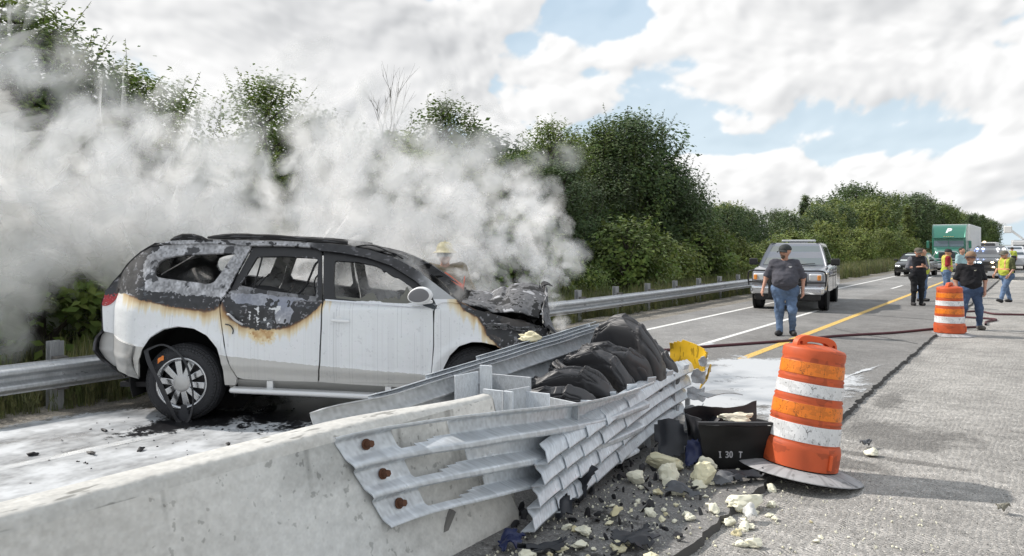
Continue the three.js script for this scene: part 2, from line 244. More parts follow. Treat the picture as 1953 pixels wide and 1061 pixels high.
  const gravelT = tex(1024, 1024, (u, v, x, y) => { const a = speck(x >> 1, y >> 1), b = speck((x >> 3) + 9, (y >> 3) + 5), l = n2p(u * 9, v * 9, 9, 2); const k = 0.34 + 0.17 * a + 0.12 * b + 0.06 * l; return [k, k * 0.965, k * 0.9]; }, { srgb: true, rx: 1 / 3, ry: 1 / 3 });
  structure('gravel_shoulder', strip(-20, 420, -9.1, -7.5, (u, v) => -0.012 + 0.02 * n2(u * 3, v * 5), 400, 8), new THREE.MeshStandardMaterial({ map: gravelT, bumpMap: bump, bumpScale: 0.012, roughness: 1 }));
  // worn traffic lane and beside it the older lane, a slab 5 cm thick whose cut edge faces the milled lane
  structure('road', strip(-20, 1500, -7.62, -4.95, 0, 60, 1), roadMat);
  const slabEdge = []; { const N = 900; for (let i = 0; i <= N; i++) { const u = -16 + 60 * i / N; slabEdge.push([u, -1.71 + 0.018 * n2(u * 3, 4) + 0.02 * n2(u * 14, 9) + 0.012 * n2(u * 50, 2)]); } }
  { const P = [], U = [], I = [], E = []; slabEdge.forEach(([u, v], i) => { [[-4.95, 0], [v, 0], [v, 0], [v + 0.018, -0.06]].forEach(([q, y]) => { const p = road(u, q, y); P.push(p.x, p.y, p.z); U.push(u, q + (y ? 0.06 : 0)); }); if (i) { const a = i * 4, b = a - 4; I.push(b, b + 1, a + 1, b, a + 1, a); E.push(b + 2, b + 3, a + 3, b + 2, a + 3, a + 2); } });
    const g = new THREE.BufferGeometry(); g.setAttribute('position', new THREE.Float32BufferAttribute(P, 3)); g.setAttribute('uv', new THREE.Float32BufferAttribute(U, 2)); g.setIndex(I); g.computeVertexNormals(); structure('old_lane', g, oldMat); const e = g.clone(); e.setIndex(E); e.computeVertexNormals(); structure('lane_cut_edge', e, M(0.07, 0.067, 0.064, 0.95)); }
  structure('old_lane_beyond', strip(44, 1500, -4.95, -1.71, 0, 60, 1), oldMat);
  structure('milled_lane', strip(-20, 60, -1.75, 10, -0.05, 80, 12), millMat);
  structure('milled_lane_beyond', strip(60, 1500, -1.75, 9.5, -0.05, 60, 1), millMat);
  // painted lines, worn through in flecks
  const wear = (seed) => tex(256, 1024, (u, v, x, y) => [1, 1, 1, (n2(x * 0.09 + seed, y * 0.05) * 0.4 + n2(x * 0.35, y * 0.3 + seed) * 0.5 + speck(x, y) * 0.5) > -0.12 ? 1 : 0.25], { rx: 1, ry: 1 });
  const line = (u0, u1, v, w, m) => structure('road_marking', grid((s, t) => { const p = road(lerp(u0, u1, s), v + (t - 0.5) * w, 0.004); return [p.x, p.y, p.z]; }, 60, 1, 0, (s, t) => [t, lerp(u0, u1, s) * 0.5]), m);
  const wm = wear(3), white = new THREE.MeshStandardMaterial({ color: new THREE.Color().setRGB(0.78, 0.78, 0.76), map: wm, transparent: true, roughness: 0.7 });
  const yellow = new THREE.MeshStandardMaterial({ color: new THREE.Color().setRGB(0.70, 0.46, 0.12), map: wm, transparent: true, roughness: 0.7 });
  line(-16, 600, -6.8, 0.12, white); line(11.5, 22.5, -4.97, 0.11, white); for (let k = 0; k < 10; k++) line(34 + k * 12, 37 + k * 12, -4.97, 0.11, white);
  line(11.6, 600, -3.83, 0.15, yellow);
  // cracks sealed with tar
  const tar = M(0.02, 0.02, 0.022, 0.5), rr = rng(31);
  for (const [u0, v0, u1, v1] of [[17, -3.6, 15.2, -1.8], [21, -4.9, 20.4, -1.8], [27, -4.8, 27.6, -1.8], [24, -1.6, 24.6, 4], [31, -1.5, 30, 5], [9.5, -4.6, 9.9, -1.8], [19, -1.6, 18.5, 3.4]]) {
    structure('tar_seam', grid((s, t) => { const p = road(lerp(u0, u1, s) + 0.08 * n2(s * 9 + u0, 3), lerp(v0, v1, s), (lerp(v0, v1, s) > -1.73 ? -0.05 : 0) + 0.005), q = (t - 0.5) * 0.035; return [p.x + q * RS, p.y, p.z - q * RC]; }, 40, 1), tar);
  }
}
// white extinguisher foam and black soot lying on the road: thin films with ragged, grainy outlines
function film(name, u0, u1, v0, v1, y, f, m, n = 1024, hgt = 1024) {
  const a = tex(n, hgt, (s, t) => { const u = lerp(u0, u1, s), v = lerp(v0, v1, t); return grey(clamp(f(u, v))); }, { wrap: false });
  m = m.clone(); m.alphaMap = a; m.transparent = true;
  const o = part(name, grid((s, t) => { const p = road(lerp(u0, u1, s), lerp(v0, v1, t), y); return [p.x, p.y, p.z]; }, 8, 8), m); tag(o, null, null, null, 'structure'); return o;
}
{
  const foam = new THREE.MeshStandardMaterial({ color: new THREE.Color().setRGB(0.52, 0.54, 0.56), roughness: 0.75 });
  const soot = new THREE.MeshPhysicalMaterial({ color: new THREE.Color().setRGB(0.012, 0.012, 0.014), roughness: 0.28 });
  const grain = (u, v) => n2(u * 8, v * 8) * 0.35 + n2(u * 31, v * 31) * 0.3 + n2(u * 90, v * 90) * 0.25;
  const blob = (u, v, list) => { let d = -1; for (const [a, b, ra, rb2, w] of list) { const p = (u - a) / ra, q = (v - b) / rb2; d = Math.max(d, (w ?? 1) - Math.sqrt(p * p + q * q)); } return d; };
  // beside the car and barrier
  film('foam_film', -1.5, 6.2, -8.7, -3.6, 0.014, (u, v) => { const d = Math.min(1, blob(u, v, [[2.2, -6.4, 2.2, 1.9], [3.4, -6.0, 1.6, 1.5], [0.8, -6.0, 2.4, 2.1], [4.6, -5.4, 1.3, 1.1, 0.9], [3.2, -7.6, 1.3, 0.8], [3.4, -4.6, 1.6, 0.9, 0.9]]) * 2.2) + 0.5 * fbm2(u * 1.7, v * 1.7, 4) + grain(u, v) * 0.5; return sstep(-0.05, 0.3, d) * (0.72 + 0.6 * fbm2(u * 2.2, v * 3.4, 5) + 0.3 * fbm2(u * 14, v * 14, 4)); }, foam);
  // in front of the wrecked cushion, streaked along the flow
  film('foam_film', 5.6, 13.2, -5.9, -1.75, 0.006, (u, v) => { const d = Math.min(0.9, blob(u, v, [[8.8, -3.9, 2.3, 1.6], [9.7, -2.7, 2.2, 1.0, 0.95], [10.8, -3.3, 1.7, 1.1, 0.85], [7.6, -4.4, 1.4, 1.2, 0.95], [7.9, -3.4, 0.9, 0.8, 0.9], [10.6, -3.5, 1.0, 0.8, 0.75], [10, -4.9, 1.5, 0.4, 0.8], [8.2, -4.9, 1.3, 0.6, 0.9], [11.4, -4.9, 1.9, 0.16, 1]]) * 2.0) + 0.75 * fbm2((u * 0.4 + v) * 2.2, (v * 0.5 - u * 0.6) * 5, 4) + grain(u, v) * 0.6; return sstep(0.0, 0.62, d) * 0.93; }, foam);
  film('foam_film', 9.6, 12.6, -2.6, -1.72, 0.009, (u, v) => { const k = (v + 2.25) - (u - 10.2) * 0.16, d = 0.5 - Math.abs(k) / (0.045 + 0.03 * n2(u * 3, 1)) * 0.5; return sstep(0, 0.2, d + grain(u, v) * 0.5) * sstep(9.7, 10.1, u) * sstep(12.4, 11.6, u); }, foam, 512, 512);
  // wet soot below and before the car
  film('soot_film', 2.2, 8.6, -8.4, -4.2, 0.019, (u, v) => { const d = blob(u, v, [[5.9, -6.4, 1.5, 0.95, 0.95], [4.15, -7.05, 0.75, 0.55, 0.8], [5.0, -6.2, 0.8, 0.6, 0.75], [6.8, -5.6, 1.0, 0.7, 0.9]]) * 1.2 + 0.8 * fbm2(u * 2.3, v * 2.3, 5) + grain(u, v) * 0.75; return sstep(0.12, 0.3, d) * 0.94; }, soot);
  film('damp_stain', 6.2, 11.5, -1.7, 0.2, -0.046, (u, v) => { const d = blob(u, v, [[8.0, -1.1, 0.75, 0.85, 0.9], [6.7, -1.3, 0.3, 0.6, 0.8], [7.1, -0.9, 0.12, 0.9, 0.8], [9.8, -1.45, 0.8, 0.25, 0.8]]) * 1.2 + 0.4 * fbm2(u * 3, v * 3, 4) + grain(u, v) * 0.5; return sstep(0.05, 0.5, d) * 0.34; }, new THREE.MeshStandardMaterial({ color: new THREE.Color().setRGB(0.09, 0.085, 0.08), roughness: 0.6 }));
  // grit scattered on the old lane where the cushion burst
  film('grit_film', -2.5, 6, -2.9, -1.0, 0.005, (u, v) => { const d = blob(u, v, [[2.8, -2.2, 2.2, 0.8], [1, -2.3, 2.4, 0.8]]) + grain(u, v) * 0.9 + 0.3 * fbm2(u * 2, v * 2, 3) - 0.1; return v > -1.72 ? 0 : sstep(0.25, 0.6, d) * 0.6; }, M(0.03, 0.028, 0.026, 0.9));
}

// ---------------------------------------------------------------- trees, bushes, grass
const leafMats = [[0.052, 0.085, 0.022], [0.075, 0.115, 0.03], [0.036, 0.066, 0.024], [0.10, 0.135, 0.04], [0.045, 0.075, 0.035]].map((c) => new THREE.MeshPhysicalMaterial({ color: new THREE.Color().setRGB(c[0] * 1.95, c[1] * 1.85, c[2] * 1.7), roughness: 0.9, transmission: 0.42, thickness: 0, side: THREE.DoubleSide, specularIntensity: 0.6, vertexColors: true }));
const barkMat = M(0.085, 0.072, 0.06, 0.95), greyBark = M(0.2, 0.19, 0.175, 0.95);
// a crown of leaves hung in clumps along boughs; limb: how the wood runs
function crownOf(seed, { h, r, base, clumps, leaves, leaf, shape = 'round', droop = 0 }) {
  const R = rng(seed), P = [], N = [], K = [], wood = [], g3 = () => R() + R() + R() - 1.5;
  const prof = (t) => shape === 'round' ? Math.sqrt(clamp(1 - Math.pow(t * 1.75 - 0.75, 2))) * (0.9 + 0.1 * Math.sin(t * 9)) : shape === 'cone' ? (1.02 - t) * 0.95 : shape === 'tall' ? Math.sqrt(clamp(1 - Math.pow(t * 1.9 - 0.9, 2))) * 0.9 : Math.sqrt(clamp(1 - t * t));
  const lean = [g3() * 0.05 * h, g3() * 0.05 * h];
  wood.push(bar(V(0, -0.4, 0), V(lean[0] * 0.5, h * 0.5, lean[1] * 0.5), 0.018 * h + 0.03, 0.012 * h + 0.01, 7), bar(V(lean[0] * 0.5, h * 0.5, lean[1] * 0.5), V(lean[0], h * 0.95, lean[1]), 0.012 * h + 0.01, 0.012, 6));
  for (let c = 0; c < clumps; c++) {
    const t = Math.pow((c + R()) / clumps, 0.92), a = c * 2.39996 + g3() * 0.5, q = Math.pow(R(), shape === 'cone' ? 0.7 : 0.42), rr = prof(t) * r * q * (0.78 + 0.4 * R());
    const y = base + t * (h - base), cx = lean[0] * t + Math.cos(a) * rr, cz = lean[1] * t + Math.sin(a) * rr, cr = r * (0.17 + 0.15 * R()) * (shape === 'cone' ? 0.75 : 1);
    if (c % 3 === 0 && q > 0.4) wood.push(bar(V(lean[0] * t * 0.8, Math.max(0.3, y - rr * 0.7 - 0.2), lean[1] * t * 0.8), V(cx, y, cz), 0.03 + 0.004 * h, 0.008, 4));
    const out = V(cx, (y - base - (h - base) * 0.45) * 0.7, cz).normalize(), hue = 0.75 + 0.5 * R();
    const n = Math.round(leaves * (0.7 + 0.6 * R()));
    for (let k = 0; k < n; k++) {
      const d = V(g3(), g3() * 0.72, g3()).multiplyScalar(cr * 1.1), p = V(cx + d.x, y + d.y + (shape === 'tall' ? Math.abs(g3()) * cr * 0.5 : 0) - droop * d.length(), cz + d.z), s = leaf * (0.55 + 0.9 * R());
      const nn = V(out.x + g3() * 0.9, out.y + 0.55 + g3() * 0.8, out.z + g3() * 0.9).normalize(), tx = V(g3(), g3() - 0.3, g3()).cross(nn).normalize(), ty = V().crossVectors(nn, tx);
      // a leaf spray: a kite of two triangles, bent along its rib
      const A = p.clone().addScaledVector(tx, -s * 0.5), B = p.clone().addScaledVector(ty, s * 0.3).addScaledVector(nn, s * 0.1), C = p.clone().addScaledVector(tx, s * 0.6), D = p.clone().addScaledVector(ty, -s * 0.3).addScaledVector(nn, s * 0.1);
      const lt = hue * (0.8 + 0.4 * R()), yl = 0.9 + 0.25 * R(); for (const w of [A, C, B, A, D, C]) { P.push(w.x, w.y, w.z); N.push(nn.x, nn.y, nn.z); K.push(lt * yl, lt, lt * 0.9); }
    }
  }
  if (shape === 'round' || shape === 'tall') for (let c = 0; c < 46; c++) { // leading shoots that stand out of the crown
    const t = 0.45 + 0.5 * R(), a = R() * 6.283, rr = prof(t) * r * (0.75 + 0.3 * R()), o = V(lean[0] * t + Math.cos(a) * rr, base + t * (h - base), lean[1] * t + Math.sin(a) * rr), d = V(Math.cos(a) * 0.35 + g3() * 0.3, 0.9, Math.sin(a) * 0.35 + g3() * 0.3).normalize(), len = h * (0.08 + 0.1 * R()), lt = 0.9 + 0.4 * R();
    wood.push(bar(o, o.clone().addScaledVector(d, len), 0.012, 0.004, 3));
    for (let k = 0; k < 26; k++) { const q = k / 26, p = o.clone().addScaledVector(d, len * q), s = leaf * (1.1 - 0.5 * q), n = V(g3(), 0.6 + R(), g3()).normalize(), tx = V(g3(), 0.3, g3()).cross(n).normalize(), ty = V().crossVectors(n, tx), A = p, B = p.clone().addScaledVector(tx, s * 0.5).addScaledVector(ty, s * 0.28), C = p.clone().addScaledVector(tx, s), D = p.clone().addScaledVector(tx, s * 0.5).addScaledVector(ty, -s * 0.28); for (const w of [A, C, B, A, D, C]) { P.push(w.x, w.y, w.z); N.push(n.x, n.y, n.z); K.push(lt * 1.1, lt, lt * 0.85); } }
  }
  const g = new THREE.BufferGeometry(); g.setAttribute('position', new THREE.Float32BufferAttribute(P, 3)); g.setAttribute('normal', new THREE.Float32BufferAttribute(N, 3)); g.setAttribute('color', new THREE.Float32BufferAttribute(K, 3));
  return { crown: g, wood: merged(wood) };
}
const TREES = [
  crownOf(11, { h: 7.2, r: 2.5, base: 0.9, clumps: 150, leaves: 84, leaf: 0.145 }),
  crownOf(12, { h: 7.6, r: 2.2, base: 1.0, clumps: 140, leaves: 84, leaf: 0.14, shape: 'tall' }),
  crownOf(13, { h: 6.6, r: 2.7, base: 0.7, clumps: 160, leaves: 80, leaf: 0.15 }),
  crownOf(14, { h: 8.0, r: 2.0, base: 1.2, clumps: 130, leaves: 80, leaf: 0.135, shape: 'tall' }),
];
const FARTREES = [
  crownOf(21, { h: 7.2, r: 2.7, base: 0.5, clumps: 80, leaves: 46, leaf: 0.27 }),
  crownOf(22, { h: 7.6, r: 2.4, base: 0.5, clumps: 80, leaves: 46, leaf: 0.26, shape: 'tall' }),
  crownOf(23, { h: 10, r: 2.3, base: 1.2, clumps: 90, leaves: 42, leaf: 0.27, shape: 'cone', droop: 0.15 }),
];
const BUSHES = [crownOf(31, { h: 1.9, r: 1.3, base: 0.05, clumps: 60, leaves: 60, leaf: 0.11, shape: 'dome' }), crownOf(32, { h: 2.6, r: 1.4, base: 0.1, clumps: 70, leaves: 56, leaf: 0.13 })];
const HUES = ['mid green', 'bright green', 'dark green', 'yellowish green', 'bluish green'];
const zoneOf = (u, v) => u < 14 ? 'behind the smoking car' : u < 44 ? 'behind the guardrail' : u < 110 ? 'beyond the pickup' : 'far up the road';
const treeLabel = (u, v, m) => `${HUES[m]} broadleaf tree in the ${v > -17 ? 'edge' : 'depth'} of the wood ${zoneOf(u, v)}`, treeGroup = (u, v, m) => `${HUES[m]} trees ${v > -17 ? 'at the edge' : 'in the depth'} ${zoneOf(u, v)}`;
function plant(kind, model, p, turn, s, mat, name, label, group) {
  const o = thing(name, label, name.includes('bush') ? 'bush' : 'tree', [p.x, p.y, p.z], turn, group); o.scale.set(...[].concat(s).length === 3 ? s : [s, s, s]);
  part(name.includes('bush') ? 'foliage' : 'crown', model.crown, mat, o); part(name.includes('bush') ? 'stem' : 'trunk', model.wood, barkMat, o); return o;
}
{
  const R = rng(606);
  // top of the wood seen along the road: height wanted at a distance u, in metres
  const tops = [[0, 6.2], [5.5, 6.4], [7.5, 6.2], [8.8, 5.0], [10, 4.5], [12.2, 5.4], [13.2, 5.0], [15, 5.4], [17, 5.2], [19, 5.9], [21, 5.6], [23, 6.0], [25.5, 6.5], [28, 6.6], [31, 7.4], [33.5, 7.7], [35.5, 7.2], [38, 6.0], [42, 5.2], [46, 4.7], [60, 5.2], [80, 6.6], [100, 8.2], [140, 11.5], [200, 13], [420, 14]];
  const top = (u) => { for (let i = 1; i < tops.length; i++) if (u < tops[i][0]) return lerp(tops[i - 1][1], tops[i][1], (u - tops[i - 1][0]) / (tops[i][0] - tops[i - 1][0])); return 13; };
  const add = (u, v, far, s = 1) => {
    if (u < 10) v -= 1.4;
    const set = far ? FARTREES : TREES, k = far && R() > 0.62 && u > 80 ? 2 : Math.floor(R() * (far ? 2 : 4)), mdl = set[k], h = top(u) * (0.80 + 0.24 * R()) * s, base = [7.2, 7.6, 6.6, 8, 0][k] , own = far ? [7.2, 7.6, 10][k] : base, q = h / own, mi = Math.floor(R() * 5);
    plant('t', mdl, road(u, v, -0.35), R() * 6.3, [q * (0.9 + 0.3 * R()), q, q * (0.9 + 0.3 * R())], leafMats[mi], k === 2 && far ? 'pine_tree' : 'leafy_tree', k === 2 && far ? 'tall dark pine in the distant wood along the road' : treeLabel(u, v, mi), k === 2 && far ? 'distant pines' : treeGroup(u, v, mi));
  };
  for (let u = -7; u < 44; u += 2.35) { add(u + R(), -14.6 - R() * 1.6, false, 0.9); add(u + 1.2 + R(), -18 - R() * 1.5, false, 1.03); if (u > 4) add(u + R() * 2, -22 - R() * 2, true, 1.1); }
  for (let u = 44; u < 110; u += 4.6) { add(u + R() * 2, -15.4 - R() * 2, true, 0.92); add(u + 2 + R(), -20 - R() * 3, true, 1.05); }
  for (let u = 110; u < 420; u += 11) { add(u + R() * 4, -16 - R() * 4, true, 0.95); add(u + 4 + R() * 4, -23 - R() * 5, true, 1.05); }
  for (let u = 300; u < 640; u += 22) add(u, 44 + R() * 14, true, 0.8);
  // taller trees that stand out against the sky
  for (const [u, v, h, k, m] of [[5.9, -16, 6.7, 3, 1], [7.1, -16.8, 6.5, 1, 4], [8.0, -15.6, 5.6, 0, 1], [12.3, -17, 6.4, 3, 1], [14.6, -17.4, 5.8, 1, 2], [19.2, -16.5, 6.8, 3, 0], [31.6, -15.8, 7.9, 0, 2], [33.4, -16.0, 8.1, 2, 2], [29.8, -16.4, 7.3, 1, 0], [25.4, -16.2, 6.9, 3, 1]])
    plant('t', TREES[k], road(u, v, -0.3), u, h / [7.2, 7.6, 6.6, 8][k], leafMats[m], 'leafy_tree', `tall ${HUES[m]} tree rising above the wood ${zoneOf(u, v)}`, 'tall trees above the wood');
  // a dead one, bare
  { const o = thing('dead_tree', 'bare dead tree with thin grey twigs above the wood', 'tree', road(16.7, -17, -0.1).toArray(), 0), w = [], Q = rng(9); const go = (a, d, len, r, n) => { const b = a.clone().addScaledVector(d, len); w.push(bar(a, b, r, r * 0.62, 5)); if (n) for (let k = 0; k < 3; k++) go(a.clone().lerp(b, 0.5 + 0.5 * Q()), d.clone().add(V(Q() - 0.5, Q() * 0.4 - 0.05, Q() - 0.5)).normalize(), len * (0.5 + 0.25 * Q()), r * 0.5, n - 1); }; go(V(0, 0, 0), V(0.02, 1, 0).normalize(), 5.2, 0.08, 0); go(V(0.08, 3.4, 0), V(0, 1, 0), 1.9, 0.05, 4); part('trunk', w, greyBark, o); }
  // bushes at the wood's foot
  for (let u = -4; u < 46; u += 2.1) { const v = -12.0 - R() * 1.4, s = 0.55 + R() * 0.6; plant('b', BUSHES[Math.floor(R() * 2)], road(u + R(), v, -0.3), R() * 6, [s * 1.2, s, s * 1.1], leafMats[R() < 0.5 ? 3 : 1], 'leafy_bush', 'leafy green bush between the guardrail and the wood', 'bushes at the foot of the wood'); }
  for (let u = 46; u < 110; u += 4.2) { const s = 0.9 + R() * 0.7; plant('b', BUSHES[Math.floor(R() * 2)], road(u + R(), -13 - R(), -0.3), R() * 6, s, leafMats[R() < 0.6 ? 3 : 1], 'leafy_bush', 'leafy green bush between the guardrail and the wood', 'bushes at the foot of the wood'); }
  // the round willow bush behind the pickup
  plant('b', BUSHES[0], road(27.5, -12.6, -0.3), 1, [1.5, 1.25, 1.4], leafMats[3], 'leafy_bush', 'big round pale green bush before the dark wood', null);
  // grass: one tuft of blades, set out thousands of times
  const blades = []; { const B = rng(3); for (let k = 0; k < 16; k++) { const a = B() * 6.3, q = B() * 0.13, h = 0.22 + B() * 0.3, w = 0.006 + B() * 0.006, lx = (B() - 0.5) * 0.22, lz = (B() - 0.5) * 0.22, x = Math.cos(a) * q, z = Math.sin(a) * q, dx = Math.cos(a * 3) * w, dz = Math.sin(a * 3) * w; blades.push(x - dx, 0, z - dz, x + dx, 0, z + dz, x + lx * 0.4, h * 0.6, z + lz * 0.4, x + lx * 0.4 - dx, h * 0.6, z + lz * 0.4 - dz, x + lx * 0.4 + dx, h * 0.6, z + lz * 0.4 + dz, x + lx, h, z + lz); } }
  const bg = new THREE.BufferGeometry(); bg.setAttribute('position', new THREE.Float32BufferAttribute(blades, 3)); bg.computeVertexNormals();
  const gm = new THREE.MeshPhysicalMaterial({ color: new THREE.Color().setRGB(1, 1, 1), roughness: 0.8, transmission: 0.3, thickness: 0, side: THREE.DoubleSide });
  const spots = []; const put = (n, u0, u1, v0, v1, s0, s1) => { for (let k = 0; k < n; k++) { const u = lerp(u0, u1, R()), v = lerp(v0, v1, R()); if (n2(u * 0.5, v * 0.8) + 0.4 * n2(u * 2, v * 2) < -0.35) continue; spots.push([u, v, lerp(s0, s1, R())]); } };
  put(9000, -6, 30, -10.4, -9.0, 0.6, 1.3); put(2500, -6, 30, -9.2, -8.75, 0.3, 0.7); put(9000, -6, 34, -14, -10, 0.8, 1.6); put(7000, 30, 90, -13, -8.4, 0.9, 1.7); put(3500, 90, 240, -14, -8.5, 1.4, 2.6); put(3500, 36, 160, 9.5, 26, 1.2, 2.4);
  const im = new THREE.InstancedMesh(bg, gm, spots.length), mx = new THREE.Matrix4(), col = new THREE.Color();
  spots.forEach(([u, v, s], i) => { const p = road(u, v, v > 0 ? -0.2 + 1.6 * sstep(9, 30, v) * sstep(30, 90, u) : v < -9 ? -0.1 - 0.3 * sstep(-9, -13, v) : -0.03); im.setMatrixAt(i, mx.compose(p, new THREE.Quaternion().setFromAxisAngle(V(0, 1, 0), R() * 6.3), V(s, s * (0.8 + 0.5 * R()), s))); const y = R(), d = R(); col.setRGB(lerp(0.10, 0.2, y) * (0.7 + 0.5 * d), lerp(0.14, 0.19, y) * (0.7 + 0.5 * d), lerp(0.035, 0.075, y)); im.setColorAt(i, col); });
  im.name = 'grass'; im.castShadow = im.receiveShadow = true; tag(im, 'tall rough grass growing along the guardrail and verge', 'grass', null, 'stuff'); scene.add(im);
}

// ---------------------------------------------------------------- guardrail
const galvT = (seed, base) => { return tex(512, 512, (u, v, x, y) => { const a = n2p(u * 10, v * 10, 10, seed) * 0.5 + n2p(u * 40, v * 40, 40, seed + 1) * 0.5, b = n2p(u * 128, v * 16, 16, seed + 2); const k = base + 0.05 * a + 0.035 * b; return [k * 0.985, k, k * 1.015]; }, { srgb: true }); };
const galvRough = tex(256, 256, (u, v) => grey(0.5 + 0.16 * n2p(u * 12, v * 12, 12, 6) + 0.1 * n2p(u * 50, v * 50, 50, 8)));
const galv = new THREE.MeshPhysicalMaterial({ map: galvT(3, 0.74), roughnessMap: galvRough, roughness: 0.95, metalness: 0.55 });
const galvDull = new THREE.MeshPhysicalMaterial({ map: galvT(5, 0.62), roughnessMap: galvRough, roughness: 1, metalness: 0.4 });
const rust = M(0.13, 0.06, 0.035, 0.85, 0.2), blackPlastic = M(0.016, 0.016, 0.018, 0.55);
// corrugated beam: a section of n waves `high` tall and `deep` deep, swept along a path p(s) -> {o: base point, up, out}
function waveBeam(path, n, high, deep, N, thick = 0.006, fade = null, tv = 40) {
  const w = (t) => { const q = t * n, f = q - Math.floor(q), a = Math.abs(f - 0.5) * 2; return sstep(0.22, 0.78, 1 - a); };
  return grid((s, t) => { const { o, up, out } = path(s), a = (w(t)) * deep * (fade ? fade(s, t) : 1), p = o.clone().addScaledVector(up, t * high).addScaledVector(out, a); return [p.x, p.y, p.z]; }, N, tv, thick, (s, t) => [s * 2.5, t * 0.6]);
}
{
  const g = thing('guardrail', 'long galvanized steel guardrail on posts behind the burnt car', 'guardrail');
  const RV = -8.72;
  for (let k = -2; k < 10; k++) { // lengths of W-beam, each lapped over the next
    const u0 = k * 3.81 - 1, u1 = u0 + 3.85, lap = 0.004 * (k & 1);
    if (u0 > 33) continue;
    part('rail', waveBeam((s) => ({ o: road(lerp(u0, u1, s), RV + 0.02 + lap, 0.235 + 0.012 * n2(u0 + s, 3)), up: V(0, 1, 0), out: V(RC, 0, RS) }), 2, 0.315, 0.085, 12, 0.005, null, 36), galv, g);
  }
  for (let u = -7.7; u < 34; u += 1.905) { const p = road(u, RV - 0.17), a = []; part('post', [bx(0.14, 1.0, 0.012, 0, 0.24, -0.05), bx(0.14, 1.0, 0.012, 0, 0.24, 0.05), bx(0.01, 1.0, 0.09, 0, 0.24, 0)].map((q) => q.rotateY(-ROAD + Math.PI / 2).translate(p.x, 0, p.z)), galvDull, g);
    const q = road(u, RV - 0.055); part('block', bx(0.15, 0.36, 0.12, 0, 0.40, 0).rotateY(-ROAD).translate(q.x, 0, q.z), M(0.1, 0.095, 0.088, 0.9), g); const b = road(u, RV + 0.022); part('bolt', new THREE.SphereGeometry(0.018, 8, 6).scale(1, 1, 0.6).translate(b.x, 0.395, b.z), galvDull, g); }
}
